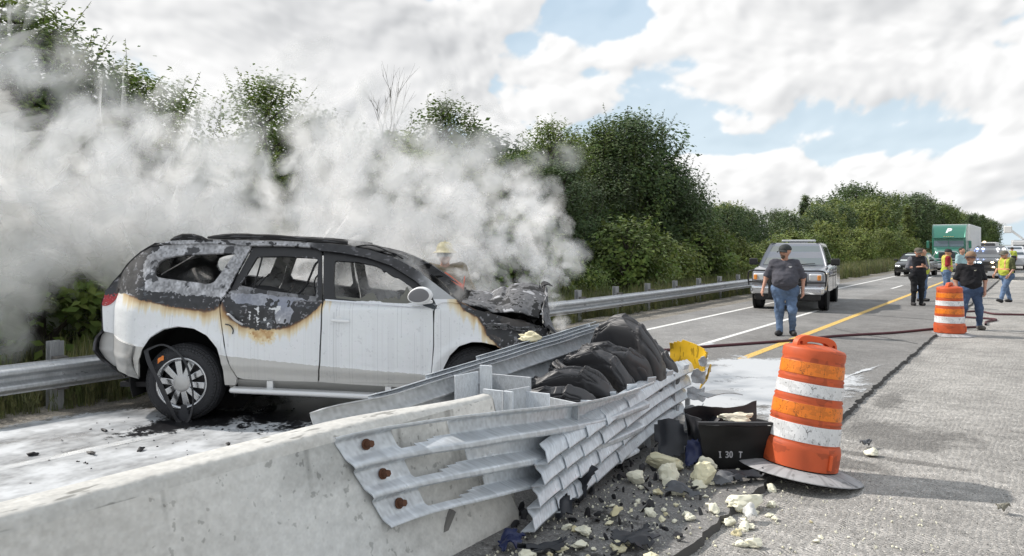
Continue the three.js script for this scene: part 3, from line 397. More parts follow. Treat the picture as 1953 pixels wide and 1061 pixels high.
// ---------------------------------------------------------------- concrete barrier and the wrecked crash cushion before it
const RP = (u, v, y) => road(u, v, y);
const rdir = (du, dv, dy) => V(du * RS + dv * RC, dy, -(du * RC - dv * RS));
{
  const stain = tex(2048, 768, (s, t) => { // s along 7.6 m, t round the section (0 foot of the near face .. 0.42 top edge .. 0.5 back edge)
    const x = s * 7.6, y = t * 2.0; let k = 0.80 + 0.05 * fbm2(x * 1.2, y * 1.6, 4) + 0.03 * n2(x * 30, y * 30) + 0.025 * n2(x * 90, y * 90), w = 0, tt = y;
    const top = tt > 0.83 && tt < 1.03;
    if (!top && tt < 0.86) { // drips run down from the top edge, pits and flakes where the face spalls
      const col = n2(x * 9, 3) * 0.6 + n2(x * 31, 8) * 0.5, len = 0.2 + 0.55 * (0.5 + 0.5 * n2(x * 4, 30)); if (col > 0.1) k -= 0.17 * sstep(0.28, 0.6, col) * sstep(len, 0, 0.85 - tt) * (0.7 + 0.3 * n2(x * 60, tt * 9));
      const pit = fbm2(x * 34, y * 26, 3); if (pit > 0.42 && n2(x * 2, y * 3) > -0.3) k -= 0.13 * sstep(0.42, 0.47, pit);
      const fl = fbm2(x * 3.5 + 20, y * 3.5, 4); if (fl > 0.34 && x < 4.6 && x > 2.2) k -= 0.06; k += 0.035 * fbm2(x * 0.7 + 9, y * 0.6, 3) - 0.09 * sstep(0.0, 0.4, fbm2(x * 0.9 + 50, y * 2.5, 5));
      const edge = tt - 0.80 + 0.04 * n2(x * 6, 2); if (edge > 0) k -= 0.12 * sstep(0, 0.05, edge) * (0.5 + 0.5 * n2(x * 2, 1));
      w = 0.01 * n2(x * 0.8, 5);
    } else { k -= 0.04; const b = fbm2(x * 7, y * 22, 4); if (b > 0.2) k -= 0.2 * sstep(0.2, 0.36, b); }
    return [k + w, k - 0.004, k - 0.022 - w];
  }, { srgb: true, wrap: false });
  const cb = tex(1024, 512, (s, t) => grey(0.5 + 0.25 * n2(s * 300, t * 90) + 0.3 * fbm2(s * 60, t * 16, 4)), { wrap: false });
  const conc = new THREE.MeshPhysicalMaterial({ map: stain, bumpMap: cb, bumpScale: 0.006, roughness: 0.92 });
  const ring = (u) => { const e = sstep(2.6, 3.97, u), h = 0.84 - 0.045 * e, w = 0.18 - 0.09 * e; return [[-2.765, -0.02], [-2.775, 0.06], [-2.83, 0.16], [-2.985, h - 0.03], [-3.003, h - 0.008], [-3.02, h], [-3.0 - w + 0.02, h], [-3.0 - w, h - 0.012], [-3.02 - w, h - 0.05], [-3.40, 0.16], [-3.46, 0.06], [-3.47, -0.02]].map(([v, y]) => [v + 0.004 * n2(u * 2, y * 5 + v), y, u]); };
  const uL = -3.63, n = 76, arc = (r) => { const a = [0]; for (let i = 1; i < r.length; i++) a.push(a[i - 1] + Math.hypot(r[i][0] - r[i - 1][0], r[i][1] - r[i - 1][1])); return a; };
  const P = [], U = [], I = []; let m = 0;
  for (let j = 0; j <= n; j++) { const u = uL + 7.6 * j / n, r = ring(u), a = arc(r); m = r.length; r.forEach(([v, y], i) => { const p = RP(u + (j === n ? -0.012 : 0), v, y); P.push(p.x, p.y, p.z); U.push(j / n, Math.min(0.998, a[i] / 2.0)); }); }
  for (let j = 0; j < n; j++) for (let i = 0; i < m - 1; i++) { const a = j * m + i, b = a + m; I.push(a, a + 1, b + 1, a, b + 1, b); }
  const g = new THREE.BufferGeometry(); g.setAttribute('position', new THREE.Float32BufferAttribute(P, 3)); g.setAttribute('uv', new THREE.Float32BufferAttribute(U, 2)); g.setIndex(I); g.computeVertexNormals();
  const er = ring(3.97).map(([v, y]) => RP(3.965, v, y)), cap = []; for (let i = 1; i < er.length - 1; i++) cap.push(...er[0].toArray(), ...er[i].toArray(), ...er[i + 1].toArray());
  const cg = new THREE.BufferGeometry(); cg.setAttribute('position', new THREE.Float32BufferAttribute(cap, 3)); cg.computeVertexNormals(); planarUV(cg, (x, y) => [0.6 + x * 0.1, y * 0.4]);
  const o = thing('concrete_barrier', 'weathered grey concrete median barrier, its end bolted to steel panels', 'barrier');
  part('wall', toCreasedNormals(g, 0.5), conc, o); part('end_face', cg, conc, o);
  // a lifting slot cast into the foot
  part('lifting_slot', bx(0.2, 0.035, 0.03).rotateZ(0.9).rotateY(-ROAD + Math.PI / 2).translate(...RP(3.3, -2.83, 0.15).toArray()), M(0.2, 0.195, 0.185, 0.95), o);
  const lip = part('joint_strip', grid((s, t) => { const h = lerp(0.80, 0.06, s), p = RP(-1.1 + 0.016 * t, -2.775 - 0.21 * (h / 0.82) + 0.006, h); return p.toArray(); }, 6, 1), M(0.2, 0.2, 0.19, 0.95), o);
}
const cushion = thing('crash_cushion', 'collapsed galvanized steel crash cushion with fanned panels at barrier end', 'crash cushion');
const quadRidge = (t, wide = 0.13, soft = 0.17) => { const q = t * 3, f = q - Math.floor(q), a = Math.min(f, 1 - f); return 1 - sstep(wide, wide + soft, a); };
const scaly = (t) => { const q = (1 - t) * 4, f = q - Math.floor(q); return f < 0.8 ? 0.35 * sstep(0, 0.3, f) + 0.65 * f / 0.8 : 1 - sstep(0.8, 1, f); };
function sheet(f, nu, nv, thick, skip, ku = 2.2, kv = 0.55) { // like grid, cells can be left out
  const g = grid(f, nu, nv, 0, (s, t, p) => [s * ku, t * kv]);
  if (skip) { const ix = g.index.array, out = []; for (let j = 0, k = 0; j < nv; j++) for (let i = 0; i < nu; i++, k += 6) if (!skip((i + 0.5) / nu, (j + 0.5) / nv)) out.push(...ix.slice(k, k + 6)); g.setIndex(out); }
  return thicken(g, thick);
}
{
  // spangled, weathered zinc
  const zinc = new THREE.MeshPhysicalMaterial({ map: tex(1024, 512, (u, v, x, y) => { const a = fbm2(u * 20, v * 10, 4), sp = n2p(u * 90, v * 45, 45, 3), run = n2p(u * 128, v * 6, 128, 5); const k = 0.83 + 0.07 * a + 0.05 * sp + 0.02 * run * (n2p(u * 9, v * 3, 9, 2) > 0 ? 1 : 0.2); return [k * 0.97, k * 0.995, k * 1.02]; }, { srgb: true }), roughnessMap: galvRough, roughness: 0.92, metalness: 0.3 });
  const zincDull = new THREE.MeshPhysicalMaterial({ map: zinc.map, color: new THREE.Color().setRGB(0.8, 0.79, 0.78), roughness: 0.8, metalness: 0.3 });
  // the long panel still bolted to the barrier: three slots before its bolts, ridges running out to flat at the end
  const uf = (s, t) => lerp(lerp(2.83, 2.56, t), lerp(5.5, 5.75, t), s);
  const face = (h) => -2.775 - 0.215 * (h / 0.82);
  const fend = (s, t) => { const u = uf(s, t), h = lerp(lerp(0.30, 0.82, t), lerp(0.10, 0.64, t), sstep(0.05, 1, s) * 0.75 + 0.25 * s) + 0.02 * Math.sin(s * 7) * s, v = lerp(face(h) + 0.012, -2.76 + 0.02 * t, sstep(0.0, 0.5, s)); const fd = lerp(0.35, 1, sstep(0.0, 0.3, s)), wd = lerp(0.05, 0.10, sstep(0, 0.3, s)); return RP(u, v + quadRidge(t, wd, 0.20) * 0.11 * fd, h + 0.006 * n2(s * 8, t * 3)).toArray(); };
  const slot = (s, t) => { const q = t * 3, f = q - Math.floor(q); const e = 0.30 - 0.03 * Math.floor(q) ; return s > 0.115 && s < e && f > lerp(0.20, 0.34, sstep(e - 0.1, e, s)) && f < lerp(0.80, 0.80, s); };
  part('fender_panel', sheet(fend, 120, 66, 0.006, slot), zinc, cushion);
  for (let k = 0; k < 3; k++) { const t = (k + 0.5) / 3, p = V(...fend(0.055, t)), out = rdir(0, 1, 0.25).normalize(), h = new THREE.CylinderGeometry(0.019, 0.019, 0.045, 6), w = new THREE.CylinderGeometry(0.03, 0.03, 0.008, 14), q = new THREE.Quaternion().setFromUnitVectors(V(0, 1, 0), out); part('bolt', [h, w].map((x, i) => { x.applyQuaternion(q); const c = p.clone().addScaledVector(out, i ? 0.008 : 0.03); return x.translate(c.x, c.y, c.z); }), rust, cushion); }
  // panels fanned over one another, each starting a step further on and lying outside the last
  const starts = [0.0, 0.10, 0.19, 0.30, 0.45], ends = [0.93, 0.95, 0.96, 0.98, 1.0];
  const base = (w, t, off) => { const u = lerp(3.74, 6.78, w) + 0.30 * t, bend = Math.pow(1 - w, 1.7), v = -2.90 + 0.30 * bend + 0.03 * Math.sin(w * 5) - 0.07 * t * (1 - w) + off, h = lerp(0.03, 0.17, Math.pow(w, 0.8)) + t * lerp(0.47, 0.49, w) - off * 0.12; return [u, v, h]; };
  starts.forEach((s0, i) => {
    const s1 = ends[i], dir = 0.02 * i;
    part('fender_panel', sheet((s, t) => { const w = lerp(s0, s1, s), off = 0.012 * i + (1 - sstep(0, 0.06, s)) * 0.012 * (0.5 + 0.5 * n2(t * 6 + i * 3, 2)); const [u, v, h] = base(w + 0.05 * (quadRidge(t) - 0.5) * 0, t, off), p = RP(u + 0.012 * n2(i * 7, t * 4), v + scaly(t) * 0.10 + 0.005 * n2(w * 5 + i, t * 2), h); return p.toArray(); }, 56, 44, 0.007), zinc, cushion);
  });
  // the same on the far side, seen from within and over its top edges
  [0.0, 0.1, 0.24, 0.4].forEach((s0, i) => {
    part('fender_panel', sheet((s, t) => { const w = lerp(s0, 1 - 0.04 * i, s), u = lerp(3.05, 7.0, w), flare = 0.16 * sstep(0.14, 0, w) , tp = lerp(0.76, 0.99, Math.pow(w, 0.75)) + 0.02 * i, p = RP(u, -3.50 - 0.035 * i - flare + 0.03 * Math.sin(w * 4) - scaly(1 - t) * 0.08, tp - 0.5 * (1 - t) + 0.006 * n2(w * 9, t)); return p.toArray(); }, 50, 40, 0.006), i ? zinc : zincDull, cushion);
  });
  // steel backup column and diaphragm plates
  const plate = (u, v, w, h, y, turn, m = zinc, tilt = 0) => part('diaphragm_plate', rb(w, h, 0.014, 0.004).rotateX(tilt).rotateY(-ROAD + turn).translate(...RP(u, v, y).toArray()), m, cushion);
  plate(4.18, -3.10, 0.24, 0.52, 0.52, 0.12); plate(4.40, -2.94, 0.24, 0.46, 0.52, 0.12); plate(4.30, -3.03, 0.26, 0.50, 0.53, 1.35, zincDull);
  plate(4.52, -3.28, 0.42, 0.44, 0.60, 0.15, zincDull); plate(4.22, -3.42, 0.25, 0.40, 0.66, 1.5, zinc); plate(4.62, -2.86, 0.36, 0.5, 0.42, -0.2, zincDull); plate(4.35, -3.34, 0.10, 0.46, 0.68, 0.2);
  for (const [u, t] of [[5.05, 0.1], [5.4, 0], [5.8, -0.05], [6.2, -0.1], [6.6, -0.1]]) plate(u, -3.15, 0.72, 0.34, 0.42, t, zincDull);
  for (let k = 0; k < 6; k++) plate(4.9 + k * 0.36, -2.80 + 0.012 * k, 0.09, 0.05, 0.60 + 0.008 * k, 0.5 + 0.2 * k, zinc, 0.3);
  // legs and brackets under the fan
  const rr = rng(8); for (let k = 0; k < 9; k++) { const u = 4.5 + k * 0.3, a = RP(u, -2.80 - 0.05 * rr(), 0.02), b = RP(u + 0.12, -2.86, 0.28); part('leg', bx(0.05, a.distanceTo(b), 0.04).rotateZ((rr() - 0.5) * 0.6).rotateY(rr() * 3).translate((a.x + b.x) / 2, 0.14, (a.z + b.z) / 2), zincDull, cushion); }
  // bent plates standing out at the front end
  for (const [u, v, y, w, h, tn, tl] of [[6.98, -2.72, 0.52, 0.16, 0.14, 0.9, 0.2], [6.86, -2.70, 0.36, 0.18, 0.12, 0.7, -0.3], [6.74, -2.68, 0.22, 0.2, 0.13, 0.9, 0.2], [7.04, -2.70, 0.66, 0.1, 0.1, 1.1, 0.3]]) part('end_plate', grid((s, t) => [(s - 0.5) * w, (t - 0.5) * h + 0.02 * n2(s * 4 + u, t * 3), 0.04 * Math.sin(s * 3.1) + 0.02 * n2(s * 3, t * 3 + u)], 10, 8, 0.008).rotateX(tl).rotateY(-ROAD + tn).translate(...RP(u, v, y).toArray()), zincDull, cushion);
  // yellow nose, torn open
  const yel = new THREE.MeshPhysicalMaterial({ color: new THREE.Color().setRGB(0.82, 0.53, 0.02), roughness: 0.5, map: tex(256, 256, (u, v) => { const k = 0.9 + 0.08 * fbm2(u * 6, v * 6, 4) - (fbm2(u * 12 + 3, v * 5, 4) > 0.28 ? 0.22 : 0); return [k, k * 0.98, k]; }, { srgb: true }) });
  const nose = part('nose_cover', sheet((s, t) => { const a = lerp(-0.2, 1.6, s), h = lerp(0.54, 0.82, t) + 0.03 * n2(s * 3, 2) * t, p = RP(7.05 + 0.34 * Math.cos(a) + 0.02 * n2(s * 4, t * 2), -3.12 + 0.42 * Math.sin(a) + 0.02 * n2(s * 4 + 9, t * 2), h - 0.08 * Math.max(0, Math.sin(a))); return p.toArray(); }, 60, 18, 0.01, (s, t) => t > 0.95 + 0.2 * n2(s * 7, 3) || (s > 0.83 && t < 0.4)), yel, cushion);
  part('nose_flap', sheet((s, t) => { const p = RP(7.20 + 0.18 * s + 0.05 * Math.sin(t * 4), -2.80 + 0.12 * t - 0.06 * s * s, 0.34 + 0.24 * t + 0.03 * n2(s * 5, t * 5)); return p.toArray(); }, 14, 12, 0.01), yel, cushion);
}
// ---------------------------------------------------------------- burst black cartridges jammed between the panels
{
  const letters = (txt, small) => { const c = document.createElement('canvas'); c.width = 512; c.height = 256; const k = c.getContext('2d'); k.fillStyle = '#777'; k.fillRect(0, 0, 512, 256); k.fillStyle = '#fff'; k.font = 'bold 88px sans-serif'; k.textAlign = 'center'; k.textBaseline = 'middle'; k.fillText(txt, 256, 100); k.font = '34px sans-serif'; k.fillText(small, 256, 190); const t = new THREE.CanvasTexture(c); return t; };
  const SPEC = [ // u, v, foot, width across, height, thickness, lean, turn, seed, print
    [4.86, -3.12, 0.42, 0.64, 0.36, 0.17, 0.85, 0.05, 1, 'PE', '2000'], [5.06, -3.13, 0.43, 0.66, 0.42, 0.18, 0.8, 0.0, 2, 'ON', '2000'], [5.30, -3.14, 0.43, 0.70, 0.50, 0.20, 0.72, 0.06, 3, 'GI ERON', '2000'], [5.54, -3.15, 0.43, 0.68, 0.50, 0.19, 0.7, 0.0, 7, 'ERON', '2000'],
    [5.80, -3.16, 0.43, 0.72, 0.54, 0.20, 0.62, -0.04, 4, 'ERON', '2000'], [6.08, -3.17, 0.45, 0.72, 0.60, 0.22, 0.55, 0.04, 8, 'GI', '2000'], [6.40, -3.18, 0.46, 0.76, 0.72, 0.30, 0.45, 0.1, 5, 'G', '2000'], [6.78, -3.14, 0.42, 0.66, 0.46, 0.24, 0.2, 0.0, 6, '', ''],
  ];
  SPEC.forEach(([u, v, y, w, h, d, lean, turn, seed, txt, small], i) => {
    const t = letters(txt, small), m = new THREE.MeshPhysicalMaterial({ color: new THREE.Color().setRGB(0.05, 0.05, 0.054), roughness: 0.5, bumpMap: t, bumpScale: 0.012, sheen: 0.3, sheenRoughness: 0.5, sheenColor: new THREE.Color(0.5, 0.5, 0.5) });
    // crushed box: a rounded block whose walls sag into long folds
    const n = 110, k = 60, se = (x, e) => Math.sign(x) * Math.pow(Math.abs(x), e);
    const g = grid((s, q) => {
      const th = s * 2 * Math.PI, ph = (q - 0.5) * Math.PI, cx = se(Math.cos(ph), 0.35), X = se(Math.cos(th), 0.38) * cx, Z = se(Math.sin(th), 0.5) * cx, Y = se(Math.sin(ph), 0.45);
      const fold = n3(X * 1.3 + seed * 9, Y * 1.6, Z * 1.0) * 0.22 + n3(X * 3.2 + seed, Y * 2.4 + Z * 1.5, seed) * 0.08, arch = 1 - 0.42 * X * X;
      const rib = Y > 0 ? [-0.62, -0.5, 0.02, 0.14, 0.6].reduce((q, c) => q + 0.026 * sstep(0.055, 0.02, Math.abs(X - c + 0.1 * Math.sin(seed * 3))), 0) : 0;
      const crease = -0.1 * Math.pow(1 - Math.abs(n3(X * 1.3 + seed * 3, Y * 1.7, Z * 1.5 + seed)), 7);
      const x = X * w * 0.5 * (1 + 0.1 * fold), z = Z * d * 0.5 * (1 + 0.7 * fold + crease * 2) * (0.72 + 0.28 * (1 - Y)) + 0.09 * Math.sin(X * 2.2 + seed), yy = (Y * 0.5 + 0.5) * h * arch * (1 + 0.14 * fold) + rib + crease * 0.35;
      return [x, yy, z];
    }, n, k, 0, (s, q) => { const th = s * 2 * Math.PI, X = Math.cos(th) * Math.cos((q - 0.5) * Math.PI), Z = Math.sin(th) * Math.cos((q - 0.5) * Math.PI); return [X * 0.5 + 0.5, -Z * 0.5 + 0.5]; });
    g.rotateX(lean).rotateY(-ROAD + turn); const p = RP(u, v, y); g.translate(p.x, p.y, p.z);
    single('foam_cartridge', g, m, ['small crumpled black cartridge beside the steel backup column', 'second crumpled black cartridge from the barrier, folded over', 'black cartridge with raised lettering, third from the barrier', 'black ribbed cartridge, fourth from the barrier', 'black ribbed cartridge, fifth from the barrier', 'black ribbed cartridge leaning against the tallest cartridge', 'tallest black cartridge, standing upright beside the yellow nose', 'short torn black cartridge tucked behind the yellow nose'][i], 'cartridge', 'burst cartridges between the panels');
  });
  // a tuft of yellow foam on the far rail
  const g = new THREE.IcosahedronGeometry(0.06, 4), p = g.attributes.position; for (let i = 0; i < p.count; i++) { const a = V().fromBufferAttribute(p, i), s = 1 + 0.5 * n3(a.x * 40, a.y * 40, a.z * 40); p.setXYZ(i, a.x * s * 1.6, a.y * s * 0.7, a.z * s); } g.computeVertexNormals(); g.translate(...RP(5.35, -3.62, 1.0).toArray());
  single('foam_chunk', g, M(0.72, 0.66, 0.46, 0.95), 'crumbly pale foam tuft lying on top of the far steel panel', 'foam');
}

// ---------------------------------------------------------------- debris of the burst cushion
{
  const R = rng(515), fm = [M(0.70, 0.66, 0.47, 0.95), M(0.76, 0.74, 0.60, 0.95), M(0.62, 0.56, 0.36, 0.95)];
  const chunk = (seed, r, sx, sy, sz, rough = 0.5) => { // a broken lump: planes sheared off a noisy stone
    const g = mergeVertices(new THREE.IcosahedronGeometry(r, r > 0.08 ? 5 : 3).deleteAttribute('normal').deleteAttribute('uv')), p = g.attributes.position, Q = rng(seed), cuts = [...Array(9)].map(() => [V(Q() - 0.5, Q() - 0.5, Q() - 0.5).normalize(), r * (0.45 + 0.4 * Q())]);
    for (let i = 0; i < p.count; i++) { const a = V().fromBufferAttribute(p, i); for (const [n, d] of cuts) { const k = a.dot(n) - d; if (k > 0) a.addScaledVector(n, -k); } const s = 1 + rough * 0.35 * n3(a.x * 2.2 / r + seed, a.y * 2.2 / r, a.z * 2.2 / r) + rough * 0.22 * n3(a.x * 6 / r, a.y * 6 / r, a.z * 6 / r + seed); p.setXYZ(i, a.x * s * sx, a.y * s * sy, a.z * s * sz); }
    g.computeVertexNormals(); return toCreasedNormals(g, 0.5);
  };
  const shapes = [...Array(6)].map((_, i) => chunk(40 + i, 0.05, 1.25, 0.75, 1, 0.8));
  // big lumps by the broken cartridge bin
  for (const [u, v, r, sx, sy, sz, m, lab] of [
    [5.55, -2.46, 0.13, 1.3, 0.7, 0.7, 0, 'large yellowish foam block below the fanned steel panels'], [5.30, -2.30, 0.085, 1.2, 0.9, 0.9, 1, 'pale jagged foam lump leaning on the yellowish foam block'], [5.10, -2.48, 0.07, 1.3, 0.8, 1, 1, 'broken pale foam lump just under the panel edge'],
    [5.62, -2.13, 0.08, 1, 1, 0.8, 1, 'pale foam lump in front of the black bin'], [6.30, -1.78, 0.17, 0.9, 1.2, 0.9, 1, 'tall cream foam block between black bin and leaning drum'], [5.16, -1.68, 0.11, 1.3, 0.6, 0.9, 1, 'flattened foam lump under the tilted drum base'], [5.35, -2.05, 0.09, 1, 1, 1, 0, 'small crumbly foam lump beside the blue shard'],
  ]) { const g = chunk(Math.round(u * 100), r, sx, sy, sz, 0.55), lo = (g.computeBoundingBox(), g.boundingBox.min.y); g.rotateY(u * 5).translate(...RP(u, v, (v > -1.72 ? -0.05 : 0) - lo * 0.9).toArray()); single('foam_chunk', g, fm[m], lab, 'foam', null); }
  // chunks scattered over the road, each its own
  for (let k = 0; k < 170; k++) {
    const near = R(), u = lerp(2.9, 5.4, R()) + (near < 0.2 ? 0.5 * R() : 0), v = -2.5 + Math.abs(R() + R() - 1) * 1.35 + 0.25 * R() - (u > 4.6 ? 0.0 : 0.05), s = 0.18 + Math.pow(R(), 3) * 0.85;
    const o = single('foam_chunk', shapes[k % 6], fm[R() < 0.7 ? 1 : R() < 0.5 ? 0 : 2], 'broken cream foam chunk lying on the road by the cushion', 'foam', 'foam chunks strewn on the asphalt');
    o.position.copy(RP(u, v, (v > -1.72 ? -0.05 : 0) + 0.028 * s)); o.rotation.set((R() - 0.5) * 0.6, R() * 6.3, (R() - 0.5) * 0.6); o.scale.setScalar(s);
  }
  for (const [u, v, s, lab] of [[3.72, -1.80, 1.15, 'angular foam chunk with one yellow face, lying alone on asphalt'], [4.55, -1.42, 0.8, 'pale foam chunk lying alone on the milled lane'], [7.1, -1.2, 1.0, 'white chip lying on the damp patch of milled lane']]) { const o = single('foam_chunk', chunk(Math.round(u * 70), 0.055, 1.2, 0.8, 1, 0.4), fm[1], lab, 'foam'); o.position.copy(RP(u, v, (v > -1.72 ? -0.05 : 0) + 0.03)); o.scale.setScalar(s); }
  // crumbs too small to tell apart, and road grit
  const scatter = (name, label, geo, m, n, f) => { const im = new THREE.InstancedMesh(geo, m, n), mx = new THREE.Matrix4(), q = new THREE.Quaternion(); for (let i = 0; i < n; i++) { const [u, v, s] = f(); q.setFromEuler(new THREE.Euler(R() * 6, R() * 6, R() * 6)); im.setMatrixAt(i, mx.compose(RP(u, v, (v > -1.72 ? -0.046 : 0.004) + s * 0.02), q, V(s, s, s))); } im.name = name; im.castShadow = im.receiveShadow = true; tag(im, label, 'debris', null, 'stuff'); scene.add(im); };
  const crumb = chunk(77, 0.05, 1.2, 0.7, 1, 0.6);
  scatter('foam_crumbs', 'fine cream foam crumbs strewn over the dark asphalt', shapes[2], fm[1], 1300, () => { const u = lerp(2.4, 6.0, R()); return [u, -2.6 + Math.pow(R(), 1.5) * 2.1, 0.03 + 0.15 * Math.pow(R(), 2.5)]; });
  scatter('road_grit', 'small pale stones and grit on the road', crumb, M(0.3, 0.29, 0.27, 0.95), 2600, () => { const u = lerp(1.6, 9, R()); return [u, -2.65 + Math.pow(R(), 1.3) * 3.2, 0.03 + 0.09 * Math.pow(R(), 3)]; });
  scatter('black_fragments', 'small black plastic fragments strewn under the wrecked panels', chunk(88, 0.05, 1.6, 0.3, 0.9, 0.4), M(0.014, 0.014, 0.017, 0.55), 260, () => [lerp(3.7, 6.3, R()), -2.85 + Math.pow(R(), 2) * 1.1, 0.15 + 0.6 * Math.pow(R(), 2.5)]);
  scatter('soot_flakes', 'black burnt flakes lying round the car wheels', shapes[1], M(0.012, 0.012, 0.013, 0.7), 420, () => { const a = R() * 6.3, q = Math.pow(R(), 0.7) * 1.5; return R() < 0.72 ? [4.2 + Math.cos(a) * q, -6.7 + Math.sin(a) * q * 0.8, 0.06 + 0.3 * Math.pow(R(), 3)] : [lerp(1.4, 5.0, R()), lerp(-8.0, -5.0, R()), 0.08 + 0.22 * Math.pow(R(), 3)]; });
  // single burnt scraps on the foam
  for (const [u, v, s, sx] of [[3.35, -6.35, 0.75, 1], [2.75, -6.95, 0.7, 1.2], [3.05, -6.6, 0.5, 2.6], [2.6, -7.6, 0.6, 1], [3.9, -5.9, 0.5, 1.4], [3.5, -7.3, 0.5, 2]]) { const o = single('burnt_scrap', shapes[4], M(0.014, 0.014, 0.016, 0.6), 'small black burnt scrap lying on the white foam', 'debris', 'burnt scraps on the foam'); o.position.copy(RP(u, v, 0.03)); o.scale.set(s * sx, s, s); o.rotation.y = u * 7; }
  { const o = single('burnt_scrap', shapes[3], M(0.014, 0.014, 0.016, 0.6), 'small dark burnt scrap resting on top of the concrete barrier', 'debris'); o.position.copy(RP(0.55, -3.12, 0.86)); o.scale.set(0.4, 0.5, 0.4); }
  // black cartridge bin, split and lying open
  { const black = M(0.017, 0.017, 0.02, 0.5), c = document.createElement('canvas'); c.width = 512; c.height = 256; const k = c.getContext('2d'); k.fillStyle = '#060607'; k.fillRect(0, 0, 512, 256); k.fillStyle = '#b9b9bd'; k.font = 'bold 54px sans-serif'; k.fillText('I  30   T', 120, 190); const t = new THREE.CanvasTexture(c); t.colorSpace = THREE.SRGBColorSpace;
    const o = thing('cartridge_bin', 'black plastic cartridge bin split open on the road', 'bin', RP(6.05, -2.10, 0).toArray(), -0.02), w = 0.62, d = 0.5, h = 0.36;
    const wall = (f, m, nm) => part(nm, f.rotateX ? f : f, m, o);
    wall(grid((s, q) => [(s - 0.5) * w * (0.8 + 0.2 * q), q * h + 0.01 * n2(s * 6, q), d * 0.42 + 0.05 * q + 0.02 * n2(s * 4, q * 3)], 16, 10, 0.008, (s, q) => [s, q]), new THREE.MeshPhysicalMaterial({ map: t, roughness: 0.55 }), 'front_wall');
    wall(grid((s, q) => [(0.5 - s) * w * (0.85 + 0.2 * q), q * h * 1.15 + 0.03 * n2(s * 5, 7) * q, -d * 0.42 - 0.06 * q + 0.05 * n2(s * 3, q * 3)], 16, 10, 0.008), black, 'back_wall');
    for (const e of [-1, 1]) wall(grid((s, q) => [e * w * (0.4 + 0.1 * q) + 0.03 * n2(s * 4 + e, q * 3), q * h + (e > 0 ? -0.05 * s : 0.04 * s) * q, (0.5 - s) * d * 0.84 * e], 12, 10, 0.008), black, 'side_wall');
    wall(bx(w * 0.8, 0.012, d * 0.8, 0, 0.012, 0), black, 'floor'); wall(grid((s, q) => [(s - 0.5) * w * 1.02, h + 0.012, d * 0.42 + 0.05 + (q - 0.5) * 0.04], 8, 1, 0.02), black, 'rim');
    const f = chunk(12, 0.1, 1.5, 0.5, 0.7, 0.9); f.translate(...RP(6.12, -2.08, 0.36).toArray()); single('foam_chunk', f, fm[1], 'cream foam slab inside the split black bin', 'foam');
    const pl = grid((s, q) => [(s - 0.5) * 0.36, 0.03 * Math.sin(s * 3), (q - 0.5) * 0.16], 10, 4, 0.006).rotateY(0.3).translate(...RP(6.55, -2.35, 0.44).toArray()); single('bent_plate', pl, galvDull, 'bent pale metal strip resting across the black bin rim', 'scrap metal'); }
  // plastic shards
  const shard = (u, v, w, d, turn, tilt, m, label, y = 0.05, seed = 1) => { const g = sheet((s, q) => [(s - 0.5) * w, 0.05 * w * Math.sin(s * 5 + seed) + 0.04 * n2(s * 4 + seed, q * 4), (q - 0.5) * d], 14, 10, 0.008, (s, q) => Math.hypot(s - 0.5, q - 0.5) > 0.44 + 0.14 * n2(s * 6 + seed, q * 6)).rotateZ(tilt).rotateY(turn); g.computeBoundingBox(); g.translate(...RP(u, v, Math.max(y, (v > -1.72 ? -0.04 : 0.006) - g.boundingBox.min.y)).toArray()); return single('plastic_shard', g, m, label, 'debris'); };
  const pb = M(0.018, 0.02, 0.026, 0.5), blue = M(0.012, 0.02, 0.075, 0.45), gp = M(0.10, 0.105, 0.115, 0.6);
  shard(4.02, -1.98, 0.34, 0.22, 0.6, 0.12, pb, 'torn dark plastic shard lying near the seam', 0.04, 1); shard(3.55, -2.55, 0.2, 0.15, 1.2, 0.3, blue, 'crumpled blue plastic scrap by the barrier foot', 0.05, 2); shard(3.62, -2.35, 0.32, 0.06, 0.2, 0.03, pb, 'narrow black plastic strip by the barrier foot', 0.01, 3);
  shard(5.72, -2.28, 0.26, 0.12, 0.9, 0.9, blue, 'dark blue plastic shard standing among foam lumps', 0.1, 4); shard(5.45, -1.93, 0.24, 0.12, 0.1, 0.03, gp, 'flat grey plastic plate before the black bin', 0.012, 5); shard(5.0, -2.08, 0.26, 0.07, -0.4, 0.0, gp, 'thin grey plastic sliver among the foam chunks', 0.01, 6);
  shard(5.62, -1.82, 0.36, 0.14, 0.3, 0.25, pb, 'black plastic flap fallen before the black bin', 0.06, 7); shard(6.1, -2.42, 0.5, 0.4, 0.2, 0.5, pb, 'curled black plastic sheet wedged under the steel panels', 0.2, 8); shard(5.75, -2.5, 0.42, 0.3, 1.4, 0.8, pb, 'jagged black plastic sheet below the panel fan', 0.18, 9); shard(4.95, -1.58, 0.12, 0.09, 1.0, 0.3, M(0.6, 0.6, 0.58, 0.6), 'small white plastic scrap near the drum base', 0, 10);
  shard(4.5, -2.62, 0.3, 0.22, 0.5, 0.7, pb, 'black plastic piece crushed beneath the panels', 0.12, 11); shard(4.15, -2.55, 0.22, 0.16, 1.5, 0.5, pb, 'black plastic scrap below the lowest panel edge', 0.08, 12); shard(7.35, -1.28, 0.13, 0.08, 0.5, 0.1, gp, 'grey stone-like chip on the milled lane', 0, 13); shard(6.1, -0.2, 0.10, 0.05, 0.1, 0.1, M(0.25, 0.24, 0.2, 0.8), 'thin tan chip lying on the milled lane', 0, 14);
  shard(7.6, -2.0, 0.1, 0.1, 0.1, 0.1, M(0.7, 0.7, 0.7, 0.6), 'small white scrap on asphalt beyond the drum', 0, 15);
}

